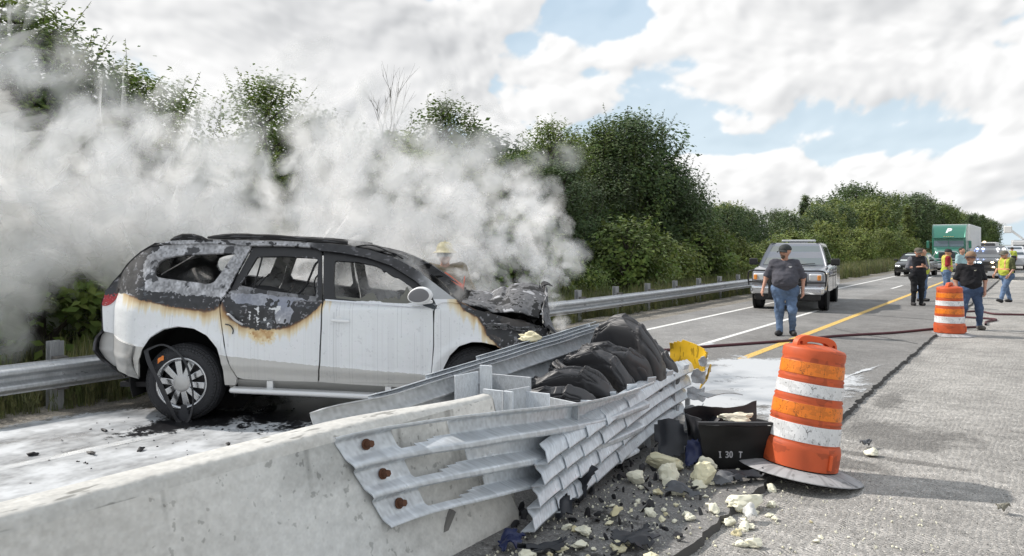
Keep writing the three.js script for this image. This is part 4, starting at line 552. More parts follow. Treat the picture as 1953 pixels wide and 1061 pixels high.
// ---------------------------------------------------------------- orange traffic drums
const orange = M(0.70, 0.11, 0.025, 0.5), orangeScuff = new THREE.MeshPhysicalMaterial({ color: new THREE.Color().setRGB(0.70, 0.125, 0.035), roughness: 0.55, map: tex(512, 512, (u, v) => { let k = 0.9 + 0.1 * fbm2(u * 14, v * 14, 5) - (fbm2(u * 9 + 7, v * 24, 4) > 0.22 ? 0.12 : 0); const s = n2(u * 40, v * 4); if (s > 0.7) k -= 0.1; return [k, k * 0.97, k * 0.95]; }, { srgb: true }) });
function sheeting(r, g, b, seed) { return new THREE.MeshPhysicalMaterial({ color: new THREE.Color().setRGB(r, g, b), roughness: 0.42, clearcoat: 0.25, clearcoatRoughness: 0.4, map: tex(1024, 128, (u, v) => { let k = 0.93 + 0.03 * n2(u * 300, v * 40) + 0.07 * fbm2(u * 20 + seed, v * 4, 4); if (fbm2(u * 16 + seed, v * 3, 4) > 0.2) k -= 0.07; const c = n2(u * 26 + seed, v * 2.2) + 0.3 * n2(u * 90, v * 9); if (Math.abs(c - 0.2) < 0.012) k -= 0.4; if (fbm2(u * 70 + seed, v * 14, 4) > 0.42) k -= 0.2; if (Math.abs((u * 3.7 + seed * 0.13) % 1) < 0.006) k -= 0.3; return [k, k, k]; }, { srgb: true }) }); }
const whiteBand = sheeting(0.86, 0.87, 0.88, 1), orangeBand = sheeting(0.95, 0.24, 0.01, 4), baseRubber = new THREE.MeshPhysicalMaterial({ color: new THREE.Color().setRGB(1, 1, 1), roughness: 0.85, map: tex(512, 128, (u, v) => { const k = 0.60 + 0.08 * fbm2(u * 30, v * 6, 4) + 0.06 * (n2(u * 130, v) > 0.3 ? -1 : 0.3) - (fbm2(u * 60 + 5, v * 12, 3) > 0.36 ? 0.12 : 0); return [k, k, k * 1.01]; }, { srgb: true }) });
function trafficDrum(label) {
  const o = thing('traffic_drum', label, 'traffic drum');
  // body in steps that widen downwards
  const steps = [[0.285, 0.06], [0.290, 0.20], [0.280, 0.245], [0.272, 0.25], [0.268, 0.40], [0.262, 0.41], [0.272, 0.425], [0.262, 0.44], [0.258, 0.56], [0.252, 0.575], [0.260, 0.59], [0.250, 0.605], [0.247, 0.72], [0.243, 0.735], [0.250, 0.75], [0.240, 0.765], [0.236, 0.88], [0.232, 0.895], [0.238, 0.91], [0.238, 0.965], [0.226, 0.985], [0.12, 1.012], [0.0, 1.02]];
  part('drum_body', lathe(steps.map((p) => p), 48), orangeScuff, o);
  const band = (y0, y1, m) => part('reflective_band', lathe([[0.0 + rAt(y0) + 0.002, y0], [rAt(y0) + 0.0045, y0 + 0.003], [rAt(y1) + 0.0045, y1 - 0.003], [rAt(y1) + 0.002, y1]], 48), m, o);
  const rAt = (y) => { for (let i = 1; i < steps.length; i++) if (y <= steps[i][1]) return lerp(steps[i - 1][0], steps[i][0], (y - steps[i - 1][1]) / (steps[i][1] - steps[i - 1][1] || 1)); return 0.2; };
  band(0.262, 0.395, whiteBand); band(0.448, 0.553, orangeBand); band(0.612, 0.712, whiteBand); band(0.772, 0.872, orangeBand);
  const h = new THREE.Shape(); h.moveTo(-0.2, 0); h.bezierCurveTo(-0.2, 0.06, -0.16, 0.085, -0.1, 0.09); h.lineTo(0.1, 0.09); h.bezierCurveTo(0.17, 0.085, 0.2, 0.06, 0.2, 0); h.lineTo(0.135, 0); h.bezierCurveTo(0.12, 0.045, 0.09, 0.05, 0.06, 0.052); h.lineTo(-0.06, 0.052); h.bezierCurveTo(-0.1, 0.05, -0.12, 0.04, -0.125, 0); h.closePath();
  for (const x of [-0.165, 0.165]) { const q = new THREE.Path(); q.absarc(x, 0.03, 0.014, 0, 6.3, true); h.holes.push(q); }
  part('handle', new THREE.ExtrudeGeometry(h, { depth: 0.045, bevelEnabled: true, bevelSize: 0.006, bevelThickness: 0.006, bevelSegments: 2 }).translate(0, 0.985, -0.022), orange, o);
  part('lug', rb(0.03, 0.12, 0.03, 0.01, 0.02, 0.14, 0.29), orange, o);
  const b = lathe([[0.27, 0.05], [0.30, 0.05], [0.34, 0.045], [0.46, 0.012], [0.475, 0.004], [0.46, 0.0], [0.2, 0.0]], 56); part('rubber_base', b, baseRubber, o);
  return o;
}
{
  const a = trafficDrum('leaning scuffed orange and white traffic drum beside the foam debris'); a.position.copy(RP(6.12, -1.56, 0.0)); a.rotation.set(0.0, -0.05, 0.0); a.rotation.set(-0.06, 0.35, -0.155, 'ZXY');
  const b = trafficDrum('upright orange and white traffic drum beside man in black shirt'); b.position.copy(RP(17.6, -1.50, -0.047)); b.rotation.y = 0.8;
  const tear = part('torn_tape', grid((s, t) => [0.03 + 0.09 * s, 1.06 - 0.05 * t - 0.03 * s, 0.07 + 0.02 * n2(s * 4, t * 3)], 6, 5, 0.004), M(0.75, 0.5, 0.42, 0.6), b);
  const c = trafficDrum('distant orange and white traffic drum on the milled lane'); c.position.copy(RP(62, 0.15, -0.047));
}
// ---------------------------------------------------------------- the burnt car: outlines of its side in metres, x forward from the rear axle, y up
const TR = {
  quarter: [[-0.981,1.326],[-0.92,1.437],[-0.742,1.577],[-0.554,1.717],[-0.432,1.783],[-0.27,1.806],[0.17,1.817],[0.613,1.811],[0.577,1.69],[0.499,1.49],[0.446,1.342],[0.379,1.253],[0.371,1.201],[0.388,1.07],[0.419,0.885],[0.467,0.645],[0.517,0.522],[0.562,0.446],[0.543,0.374],[0.43,0.374],[0.417,0.565],[0.367,0.757],[0.27,0.885],[0.13,0.959],[-0.03,0.98],[-0.178,0.954],[-0.304,0.869],[-0.394,0.736],[-0.439,0.592],[-0.452,0.445],[-0.486,0.564],[-0.465,0.778],[-0.988,0.885],[-1.016,1.2],[-1.004,1.249]],
  quarter_window: [[-0.344,1.549],[-0.327,1.625],[-0.253,1.668],[-0.111,1.696],[0.134,1.709],[0.441,1.715],[0.417,1.663],[0.333,1.506],[0.253,1.405],[0.077,1.419],[-0.117,1.442],[-0.301,1.469],[-0.341,1.506]],
  rear_door: [[0.633,1.789],[0.948,1.789],[1.282,1.767],[1.352,1.734],[1.412,1.227],[1.413,0.991],[1.398,0.619],[1.377,0.407],[1.137,0.413],[0.817,0.424],[0.631,0.435],[0.573,0.456],[0.528,0.532],[0.478,0.656],[0.43,0.885],[0.399,1.07],[0.382,1.201],[0.396,1.248],[0.457,1.342],[0.511,1.485],[0.589,1.685]],
  rear_window: [[0.683,1.679],[0.962,1.685],[1.305,1.666],[1.331,1.625],[1.348,1.274],[1.119,1.3],[0.791,1.342],[0.548,1.384],[0.568,1.432],[0.625,1.555]],
  front_door: [[1.374,1.734],[1.563,1.712],[1.843,1.663],[2.095,1.582],[2.349,1.432],[2.529,1.279],[2.581,1.18],[2.551,1.138],[2.558,0.991],[2.558,0.779],[2.542,0.565],[2.512,0.336],[2.096,0.358],[1.67,0.385],[1.393,0.407],[1.414,0.619],[1.429,0.991],[1.428,1.227]],
  front_window: [[1.5,1.636],[1.736,1.625],[1.931,1.587],[2.128,1.496],[2.297,1.389],[2.443,1.274],[2.533,1.19],[2.308,1.201],[1.986,1.216],[1.705,1.237],[1.548,1.258],[1.517,1.411]],
  fender: [[2.572,1.138],[2.597,1.185],[2.639,1.216],[2.734,1.253],[2.864,1.211],[2.977,1.149],[3.217,1.083],[3.486,1.008],[3.681,0.942],[3.743,0.893],[3.652,0.824],[3.486,0.787],[3.399,0.723],[3.313,0.609],[3.287,0.718],[3.191,0.786],[3.058,0.818],[2.952,0.821],[2.824,0.779],[2.729,0.683],[2.664,0.554],[2.641,0.374],[2.597,0.319],[2.523,0.336],[2.552,0.565],[2.569,0.779],[2.568,0.991]],
  rail: [[-0.382,1.811],[-0.224,1.85],[0.162,1.861],[0.607,1.85],[1.052,1.839],[1.386,1.822],[1.61,1.8],[1.863,1.75],[2.116,1.679],[2.342,1.565],[2.567,1.405],[2.744,1.274],[2.864,1.201],[2.735,1.222],[2.639,1.216],[2.586,1.185],[2.534,1.289],[2.349,1.442],[2.094,1.592],[1.842,1.674],[1.562,1.723],[1.351,1.745],[1.281,1.778],[0.947,1.8],[0.632,1.8],[0.169,1.822],[-0.271,1.811]],
  bumper: [[-0.988,0.891],[-0.465,0.784],[-0.492,0.563],[-0.447,0.434],[-0.593,0.48],[-0.909,0.505],[-1.028,0.595],[-1.082,0.685],[-1.087,0.752],[-1.059,0.824]],
  char_quarter: [[-0.7,1.334],[-0.496,1.341],[-0.282,1.316],[-0.009,1.295],[0.263,1.274],[0.378,1.258],[0.377,1.196],[0.325,1.149],[0.231,1.133],[0.041,1.154],[-0.206,1.196],[-0.402,1.242],[-0.563,1.287]],
  char_dpillar: [[-1.052,1.365],[-0.937,1.588],[-0.608,1.744],[-0.387,1.833],[-0.373,1.767],[-0.439,1.69],[-0.471,1.598],[-0.47,1.49],[-0.439,1.4],[-0.391,1.326],[-0.694,1.318],[-0.931,1.304]],
  char_door: [[0.378,1.263],[0.478,1.274],[0.912,1.242],[1.412,1.227],[1.365,1.159],[1.299,1.096],[1.194,1.028],[1.062,0.969],[0.903,0.938],[0.754,0.938],[0.609,0.985],[0.5,1.059],[0.431,1.149]],
  ash_door: [[0.449,1.326],[0.798,1.289],[1.124,1.263],[1.288,1.232],[1.128,1.222],[1.107,1.17],[1.154,1.123],[1.103,1.033],[1.078,0.98],[0.971,0.98],[0.927,1.054],[0.912,1.149],[0.811,1.19],[0.705,1.18],[0.567,1.211],[0.46,1.253]],
  char_frame: [[0.63,1.811],[1.353,1.778],[1.506,1.734],[1.555,1.242],[1.362,1.242],[1.331,1.625],[1.294,1.668],[0.683,1.679],[0.548,1.384],[0.532,1.347],[0.427,1.326],[0.499,1.49],[0.577,1.69]],
  char_fender: [[2.799,1.232],[2.977,1.149],[3.824,1.065],[3.824,0.508],[3.281,0.729],[3.191,0.802],[3.111,0.883],[3.069,0.979],[2.994,1.075],[2.871,1.149]],
  rust_spot: [[0.695,0.917],[0.823,0.932],[0.94,0.917],[0.93,0.874],[0.888,0.832],[0.798,0.832],[0.739,0.858]],
  low_line: [[-0.465,0.778],[0.399,0.683],[0.664,0.651],[1.381,0.576],[2.525,0.478],[2.642,0.467]]
};
{
  const car = thing('burnt_car', 'burnt white sport utility car crashed beside the barrier, smoking', 'car', [-3.359, 0, -8.5], 0);
  const WH = [[0, 0.40], [2.98, 0.38]];
  const zy = (y) => y < 0.75 ? 1.0 - 0.05 * Math.pow((0.75 - y) / 0.5, 2) : y < 1.13 ? 1.0 - 0.02 * Math.pow((y - 0.75) / 0.38, 2) : 0.98 - 0.42 * Math.pow(y - 1.13, 1.08);
  const zs = (x, y) => { let z = zy(y) - 0.36 * Math.pow(clamp((-0.42 - x) / 0.46), 2) - 0.34 * Math.pow(clamp((x - 2.95) / 0.85), 2); for (const [a, b] of WH) { const r = Math.hypot(x - a, y - b); z += 0.022 * Math.exp(-Math.pow((r - 0.50 - (a > 1 ? -0.06 : 0.06)) / 0.05, 2)) * (y < 1.05 ? 1 : 0); } z += 0.012 * Math.exp(-Math.pow((y - 0.62 + 0.06 * x) / 0.03, 2)) - 0.01 * sstep(0.58 - 0.06 * x, 0.54 - 0.06 * x, y); return z + 0.006 * n2(x * 1.7, y * 2.2); };
  // ---- scorched paint: white paint, silver sills, black char with a rust-brown rim, grey ash where the paint has burnt away
  const D = Object.fromEntries(Object.entries(TR).map(([k, p]) => [k, polyDist(p)]));
  const lowY = (x) => { const l = TR.low_line; for (let i = 1; i < l.length; i++) if (x < l[i][0]) return lerp(l[i - 1][1], l[i][1], (x - l[i - 1][0]) / (l[i][0] - l[i - 1][0])); return 0.46; };
  const mixc = (a, b, t) => [lerp(a[0], b[0], t), lerp(a[1], b[1], t), lerp(a[2], b[2], t)];
  const BURN = tex(2048, 768, (s, t) => {
    const x = s * 5.1 - 1.15, y = 0.2 + t * 1.72; // metres on the side of the car
    const wx = 0.02 * fbm2(x * 9, y * 9, 4), wy = 0.02 * fbm2(x * 9 + 40, y * 9, 4), fine = 0.012 * n2(x * 70, y * 70), X = x + wx, Y = y + wy;
    let c = [0.90, 0.91, 0.92]; const st = n2(x * 26, 2) * 0.5 + n2(x * 75, 7) * 0.5, stl = 0.5 + 0.5 * n2(x * 9, y * 2.2);
    // grime: thin runs down the doors, dust low down
    let g = 0.06 * sstep(0.05, 0.5, st) * stl * sstep(1.2, 0.9, y) + 0.03 * (0.5 + 0.5 * fbm2(x * 3, y * 3, 3)); if (n2(x * 140, 5) > 0.72 && n2(x * 11, y * 1.5) > 0.1) g += 0.16; if (fbm2(x * 40, y * 40, 3) > 0.45) g += 0.1;
    if (y < lowY(x) + 0.004 * n2(x * 40, 1)) { c = [0.76, 0.755, 0.74]; g += 0.06 * (0.5 + 0.5 * fbm2(x * 6, y * 8, 3)); }
    c = mixc(c, [0.42, 0.43, 0.45], clamp(g));
    // heat-browned rim below the char, running down in streaks
    const run = 0.08 + 0.09 * (0.5 + 0.5 * n2(x * 7, 3)) + 0.05 * n2(x * 30, 5) + 0.03 * n2(x * 90, 9), dc = Math.min(D.char_quarter(x, y), D.char_door(x, y), Math.max(D.char_fender(X, Y), x > 3.3 ? 1 : -1)), near = clamp(1 - dc / Math.max(0.02, run));
    if (near > 0 && dc > -0.03 && y < 1.36) { c = mixc(c, [0.86, 0.79, 0.64], sstep(0, 0.6, near) * 0.85); c = mixc(c, [0.62, 0.46, 0.27], sstep(0.45, 0.95, near) * (0.55 + 0.45 * n2(x * 9, y * 12))); c = mixc(c, [0.30, 0.20, 0.14], sstep(0.82, 1.0, near)); }
    const rs = D.rust_spot(X, Y) + fine * 2; if (rs < 0.06) { c = mixc(c, [0.88, 0.80, 0.62], sstep(0.06, 0.0, rs) * 0.8); c = mixc(c, [0.58, 0.36, 0.16], sstep(0.01, -0.02, rs) * (0.5 + 0.7 * fbm2(x * 20, y * 20, 3))); }
    const flake = fbm2(x * 22, y * 22, 4), black = [0.15 + 0.07 * flake, 0.152 + 0.07 * flake, 0.165 + 0.07 * flake], ashk = 0.62 + 0.22 * fbm2(x * 10, y * 10, 5) + 0.12 * n2(x * 60, y * 60), ash = [ashk, ashk * 1.005, ashk * 1.03];
    const char = (d) => { if (d < fine) { c = black.slice(); if (fbm2(x * 34, y * 34, 4) > 0.36) c = [0.5, 0.5, 0.52]; if (fbm2(x * 12 + y * 9, y * 30 - x * 7, 3) > 0.34) c = [0.32, 0.33, 0.35]; } };
    // above the char on the quarter the bare steel is coated with ash
    if (x < 0.66 && y > 1.245 - 0.07 * x + wy) { c = ash.slice(); const bb = fbm2(x * 8 + 5, y * 8, 5); c = mixc(c, black, 0.8 * sstep(0.26, 0.36, bb)); }
    char(D.char_quarter(X, Y)); char(D.char_dpillar(x + wx * 2, y + wy * 2)); char(D.char_door(X, Y));
    if (x > 0.42 && x < 1.44 && y > 1.222 + 0.01 * wx && D.rear_door(x, y) < 0.02) { c = mixc(ash, black, 0.35); if (fbm2(x * 16, y * 16 + 3, 4) > 0.1) c = black.slice(); }
    if (D.ash_door(X + wx, Y + wy) < 0) { c = mixc(ash, [0.5, 0.52, 0.58], 0.5 + 0.5 * n2(x * 5, y * 5)); if (fbm2(x * 14, y * 14 + 8, 4) > 0.3) c = black.slice(); }
    if (D.char_door(X, Y) < -0.03 && y < 1.18 && x > 0.6 && x < 1.0 && fbm2(x * 26 + 3, y * 26, 3) > 0.30) c = [0.82, 0.83, 0.84];
    if (D.char_frame(X, Y) < fine) c = [0.12, 0.12, 0.13];
    char(D.char_fender(X, Y)); if (x > 3.0 && D.char_fender(X, Y) < -0.02 && fbm2(x * 6, y * 6, 4) > 0.12) c = mixc(c, [0.34, 0.31, 0.29], 0.6);
    if (D.rail(x, y) < 0.004 && y > 1.25) { const q = sstep(1.15, 1.35, x + wx * 4), w = sstep(2.30, 2.55, x + wx * 3); c = mixc(ash, black, q); if (q < 0.5 && fbm2(x * 12, y * 20, 4) > 0.14) c = black.slice(); if (q > 0.5 && n2(x * 30, y * 60) > 0.55) c = [0.34, 0.34, 0.36]; c = mixc(c, [0.72, 0.73, 0.74], w * 0.9); }
    if (x > 1.45 && y > 1.2 && D.front_door(x, y) < 0.01 && D.front_window(x, y) < 0.12 && y > 1.285 - 0.03 * x + 0.02 * n2(x * 18, 2)) c = [0.11, 0.11, 0.125];
    return c;
  }, { srgb: true, wrap: false });
  const uvp = (x, y) => [(x + 1.15) / 5.1, (y - 0.2) / 1.72];
  const bub = tex(1024, 512, (s, t) => grey(0.5 + 0.4 * fbm2(s * 60, t * 30, 5)), { wrap: false });
  const paint = new THREE.MeshPhysicalMaterial({ map: BURN, roughness: 0.5, clearcoat: 0.25, clearcoatRoughness: 0.35, bumpMap: bub, bumpScale: 0.006 });
  const soot = new THREE.MeshPhysicalMaterial({ color: new THREE.Color().setRGB(1, 1, 1), map: tex(512, 512, (u, v) => { const k = 0.13 + 0.1 * fbm2(u * 20, v * 20, 5) + (fbm2(u * 9 + 4, v * 9, 5) > 0.24 ? 0.2 : 0); return [k, k, k * 1.04]; }, { srgb: true }), roughness: 0.85 });
  const sootDark = M(0.014, 0.014, 0.016, 0.8), ashM = new THREE.MeshPhysicalMaterial({ map: tex(512, 512, (u, v) => { const a = fbm2(u * 9, v * 9, 5), b = fbm2(u * 30, v * 30, 4); let k = 0.40 + 0.2 * a + 0.12 * b; if (a + b * 0.5 > 0.22) k = 0.14; if (a < -0.32) k = 0.66; return [k, k * 1.005, k * 1.03]; }, { srgb: true }), roughness: 0.8, metalness: 0.15 });
  const cut = (outline, ...holes) => (x, y) => Math.max(outline(x, y), ...holes.map((h) => -h(x, y)));
  const box = (k) => { const p = TR[k], xs = p.map((q) => q[0]), ys = p.map((q) => q[1]); return [Math.min(...xs) - 0.03, Math.min(...ys) - 0.03, Math.max(...xs) + 0.03, Math.max(...ys) + 0.03]; };
  const qw = polyDist(round(TR.quarter_window, 3)), rw = polyDist(TR.rear_window), fw0 = polyDist(TR.front_window), fw = (x, y) => fw0(x, y) + (x > 1.9 && y > 1.2 + 0.0 ? 0.03 * Math.max(0, n2(x * 14, y * 14) + 0.2 * n2(x * 50, y * 50)) : 0.004 * n2(x * 30, y * 30));
  const PAN = [['quarter_panel', 'quarter', cut(D.quarter, qw)], ['rear_door', 'rear_door', cut(D.rear_door, rw)], ['front_door', 'front_door', cut(D.front_door, fw)], ['fender', 'fender', D.fender], ['roof_rail', 'rail', D.rail]];
  const doors = {};
  for (const [nm, key, d] of PAN) {
    const add = key === 'rail' ? 0.02 : 0, z = (x, y) => zs(x, y) + add + (key === 'fender' && x > 3.2 ? 0.05 * fbm2(x * 5, y * 5, 3) : 0) - (y > 1.16 && key !== 'quarter' && key !== 'rail' && key !== 'fender' ? 0.025 * sstep(1.16, 1.22, y + 0.03 * x - 0.04) : 0);
    doors[nm] = part(nm, panel(d, box(key), 0.017, z, 0.03, uvp), paint, car);
    part(nm, panel(d, box(key), 0.05, z, 0.03, uvp, -1), key === 'quarter' || key === 'rail' ? ashM : soot, car);
  }
  // rear bumper wraps round the corner and across
  part('rear_bumper', panel(D.bumper, box('bumper'), 0.017, (x, y) => zs(x, y) + 0.035 - 0.14 * Math.pow(clamp((-0.6 - x) / 0.49), 2) - 0.05 * Math.pow(clamp((0.68 - y) / 0.25), 2), 0.03, uvp), new THREE.MeshPhysicalMaterial({ color: new THREE.Color().setRGB(0.60, 0.60, 0.59), roughness: 0.5, clearcoat: 0.3, clearcoatRoughness: 0.4, map: tex(256, 256, (u, v) => { const k = 0.93 + 0.06 * fbm2(u * 9, v * 9, 4) - (u > 0.10 && u < 0.16 ? 0.5 * sstep(0.10, 0.135, u + 0.01 * fbm2(u * 60, v * 30, 3)) * (0.6 + 0.4 * fbm2(u * 90, v * 40, 3)) : 0); return [k, k, k]; }, { srgb: true, wrap: false }) }), car);
  const back = [[0.46, -0.62], [0.505, -0.905], [0.595, -1.026], [0.685, -1.08], [0.752, -1.085], [0.824, -1.057], [0.891, -0.988], [1.2, -1.018], [1.33, -0.978], [1.437, -0.918], [1.577, -0.74], [1.717, -0.552], [1.81, -0.4]], bxAt = (y) => { for (let i = 1; i < back.length; i++) if (y <= back[i][0]) return lerp(back[i - 1][1], back[i][1], (y - back[i - 1][0]) / (back[i][0] - back[i - 1][0])); return -0.4; };
  part('tailgate', grid((s, t) => { const y = lerp(0.46, 1.81, t), x = bxAt(y), e = zs(x, y) - 0.012, z = lerp(e, -e, s); return [x - 0.10 * (1 - Math.pow(z / e, 2)), y, z]; }, 20, 30, 0.02), soot, car);
  // tail lamp
  const tl = [[-0.99, 1.335], [-0.83, 1.348], [-0.83, 1.30], [-0.885, 1.22], [-0.935, 1.17], [-1.01, 1.16], [-1.006, 1.245]];
  part('tail_lamp', panel(polyDist(round(tl, 3)), [-1.04, 1.12, -0.79, 1.38], 0.012, (x, y) => zs(x, y) + 0.014, 0.03, (x, y) => [(x + 1.04) * 4, (y - 1.12) * 4]), new THREE.MeshPhysicalMaterial({ map: tex(128, 128, (u, v) => { const b = v > 0.58 + 0.2 * fbm2(u * 9, v * 9, 3) ? 1 : 0, k = 0.5 + 0.3 * fbm2(u * 8, v * 8, 4); return b ? [0.14, 0.12, 0.12] : n2(u * 30, v * 30) > 0.6 ? [0.7, 0.5, 0.5] : [0.45 + 0.35 * k, 0.03 + 0.06 * k, 0.08]; }, { srgb: true, wrap: false }), roughness: 0.25, clearcoat: 0.6 }), car);
  // roof: sheet sagged between the rails, ragged front edge, and the charred roof rack
  const railTop = (x) => { const l = TR.rail.slice(0, 12); if (x < l[0][0]) return l[0][1]; for (let i = 1; i < l.length; i++) if (x < l[i][0]) return lerp(l[i - 1][1], l[i][1], (x - l[i - 1][0]) / (l[i][0] - l[i - 1][0])); return 1.4; };
  part('roof', sheet((s, t) => { const x = lerp(-0.44, 2.28, s), y0 = railTop(x) - 0.004, e = zy(y0) + 0.015, z = lerp(e, -e, t); return [x, y0 + 0.035 * (1 - Math.pow(z / e, 2)) - 0.05 * sstep(0.3, 1, 1 - Math.abs(z / e)) * (0.5 + 0.5 * n2(x * 2, z * 2)) + 0.014 * fbm2(x * 6, z * 6, 3), z]; }, 60, 24, 0.02, (s, t) => s > 0.93 + 0.06 * n2(t * 9, 2)), soot, car);
  part('roof_rack', [loft([-0.24, -0.20, -0.12, -0.02, 0.08, 0.14].map((x, i) => ringXY(x, 1.855 + [0, 0.015, 0.032, 0.034, 0.018, 0][i], 0.69, 0.03, [0.012, 0.028, 0.038, 0.036, 0.026, 0.01][i]))), loft([...Array(22)].map((_, i) => { const q = i / 21, x = lerp(0.15, 1.62, q); return ringXY(x, railTop(x) + 0.022 + 0.022 * Math.sin(Math.min(1, q * 4) * 1.57) - 0.02 * q + 0.006 * n2(x * 9, 1), 0.69, 0.03, 0.012 + 0.026 * Math.sin(Math.min(1, q * 5) * 1.57) * (1 - 0.6 * q)); }))], soot, car);
  part('roof_rack', loft([...Array(22)].map((_, i) => { const q = i / 21, x = lerp(-0.1, 1.62, q); return ringXY(x, railTop(x) + 0.04 - 0.02 * q, -0.69, 0.03, 0.014 + 0.02 * Math.sin(q * 3.14)); })), soot, car);
  for (const [x0, x1, dy] of [[1.7, 2.05, 0.05], [1.92, 2.2, 0.03]]) part('roof_strip', sheet((s, t) => { const x = lerp(x0, x1, s); return [x, railTop(x) + dy * Math.sin(s * 2.6) + 0.01, 0.68 - 0.1 * t + 0.02 * n2(s * 5, t)]; }, 14, 4, 0.012), soot, car);
  // dark inside: floor, liners, bulkhead, seat frames
  part('floor', [bx(3.5, 0.05, 1.7, 1.05, 0.36, 0), bx(0.05, 0.75, 1.6, 2.78, 0.72, 0)], sootDark, car);
  for (const e of [-1, 1]) { part('door_liner', grid((s, t) => { const x = lerp(0.5, 2.72, s), y = lerp(0.38, 1.14 - 0.02 * x, t); return [x, y, e * (zs(x, y) - 0.1 + 0.03 * n2(x * 4, y * 4))]; }, 40, 14, 0.02), sootDark, car); part('wheel_tub', [0, 1].map((k) => grid((s, t) => { const a = lerp(-0.35, 3.5, s), r = k ? 0.46 : 0.545; return [WH[k][0] + Math.cos(a) * r, WH[k][1] + (k ? -0.02 : 0.04) + Math.sin(a) * r, e * lerp(k ? 0.9 : 0.95, 0.35, t)]; }, 26, 3, 0.01)).concat([0, 1].map((k) => disc(0.56, 0.02, 30, WH[k][0], WH[k][1] + 0.02, e * 0.36))), M(0.01, 0.01, 0.011, 0.9), car); }
  for (const [x, z] of [[1.55, 0.42], [1.55, -0.42], [0.75, 0.4], [0.75, -0.4]]) part('seat_frame', [tube([[x - 0.16, 0.45, z - 0.22], [x - 0.24, 0.85, z - 0.2], [x - 0.26, 0.98, z - 0.14], [x - 0.26, 0.98, z + 0.14], [x - 0.24, 0.85, z + 0.2], [x - 0.16, 0.45, z + 0.22]], 0.014, 30, 6), bar(V(x - 0.22, 0.8, z - 0.2), V(x - 0.22, 0.8, z + 0.2), 0.01)], sootDark, car);
  part('dashboard', skin((x, y, z) => Math.max(Math.abs(x - 2.62) - 0.16, Math.abs(y - 0.93) - 0.1, Math.abs(z) - 0.8) + 0.05 * n3(x * 9, y * 9, z * 5), [2.35, 0.8, -0.95], [2.9, 1.25, 0.95], 0.05), sootDark, car);
  // hanging leftovers in the window openings
  const zR = (x, y) => zs(x, y) - 0.03;
  part('window_divider', bar(V(0.735, 1.675, zR(0.73, 1.67)), V(0.69, 1.35, zR(0.69, 1.35)), 0.009), sootDark, doors.rear_door);
  part('belt', tube([[1.32, 1.63, 0.72], [1.29, 1.60, 0.72], [1.24, 1.48, 0.73], [1.2, 1.38, 0.75], [1.13, 1.29, 0.78]], 0.012, 24, 6), sootDark, car);
  part('belt', tube([[1.345, 1.5, 0.8], [1.31, 1.45, 0.8], [1.305, 1.38, 0.82], [1.33, 1.3, 0.84]], 0.008, 16, 5), sootDark, car);
  part('wire', [tube([[0.62, 1.36, 0.8], [0.68, 1.42, 0.74], [0.74, 1.47, 0.72]], 0.008, 12, 5), tube([[0.70, 1.36, 0.78], [0.75, 1.44, 0.74], [0.8, 1.5, 0.7]], 0.007, 12, 5), tube([[0.56, 1.40, 0.84], [0.59, 1.44, 0.84], [0.60, 1.39, 0.84]], 0.008, 10, 5)], sootDark, car);
  part('parcel_trim', grid((s, t) => [lerp(0.58, 1.0, s), 1.37 - 0.05 * s + 0.03 * Math.sin(s * 3.1) * t, 0.86 - 0.12 * t], 14, 4, 0.01), sootDark, car);
  { const q = []; for (let i = 0; i <= 60; i++) { const s = i / 60, x = lerp(1.55, 2.5, s); q.push([x, 1.262 - 0.075 * s + 0.012 + Math.max(0, 0.05 * n2(x * 12, 3) + 0.045 * n2(x * 37, 1) + (s > 0.68 && s < 0.86 ? 0.11 * Math.sin((s - 0.68) / 0.18 * 3.14) : 0))]); } const poly = [...q, [2.5, 1.17], [1.55, 1.24]]; part('glass_remnant', panel(polyDist(poly), [1.5, 1.14, 2.56, 1.45], 0.012, (x, y) => zs(x, y) - 0.04, 0.008), M(0.15, 0.15, 0.13, 0.6), doors.front_door); }
  // far pillar trim glowing orange-red in the haze
  part('pillar_trim', grid((s, t) => { const x = lerp(2.50, 2.76, s), y = railTop(x) + 0.004; return [x, y - t * 0.05 + 0.006 * n2(s * 9, t * 5), -zy(1.35) - 0.04 + 0.05 * t]; }, 16, 5, 0.01), new THREE.MeshPhysicalMaterial({ color: new THREE.Color().setRGB(0.62, 0.12, 0.06), roughness: 0.6 }), car);
  // hood: crumpled, ash-grey, its front torn and folded down
  const hoodY = (s, t) => { const edge = lerp(1.215, 0.96, Math.pow(s, 1.1)), b = (0.06 + 0.30 * sstep(0, 0.85, s)) * Math.pow(Math.sin(Math.PI * clamp(t * 0.93 + 0.02)), 0.7); return edge + b + 0.035 * fbm2(s * 2.6, t * 3, 4) - 0.05 * Math.pow(1 - Math.abs(n2(s * 2.4 + 5, t * 2.4)), 9) + 0.005 * n2(s * 16, t * 14); };
  const hood = part('hood', sheet((s, t) => { const x = lerp(2.87, 3.72, s) + 0.05 * n2(s * 2, t * 3), z = lerp(0.95 - 0.12 * s * s, -0.9 + 0.1 * s, t); return [x, hoodY(s, t), z]; }, 60, 50, 0.012, (s, t) => s > 0.95 + 0.08 * n2(t * 10, 3), 0.9, 1.8), ashM, car);
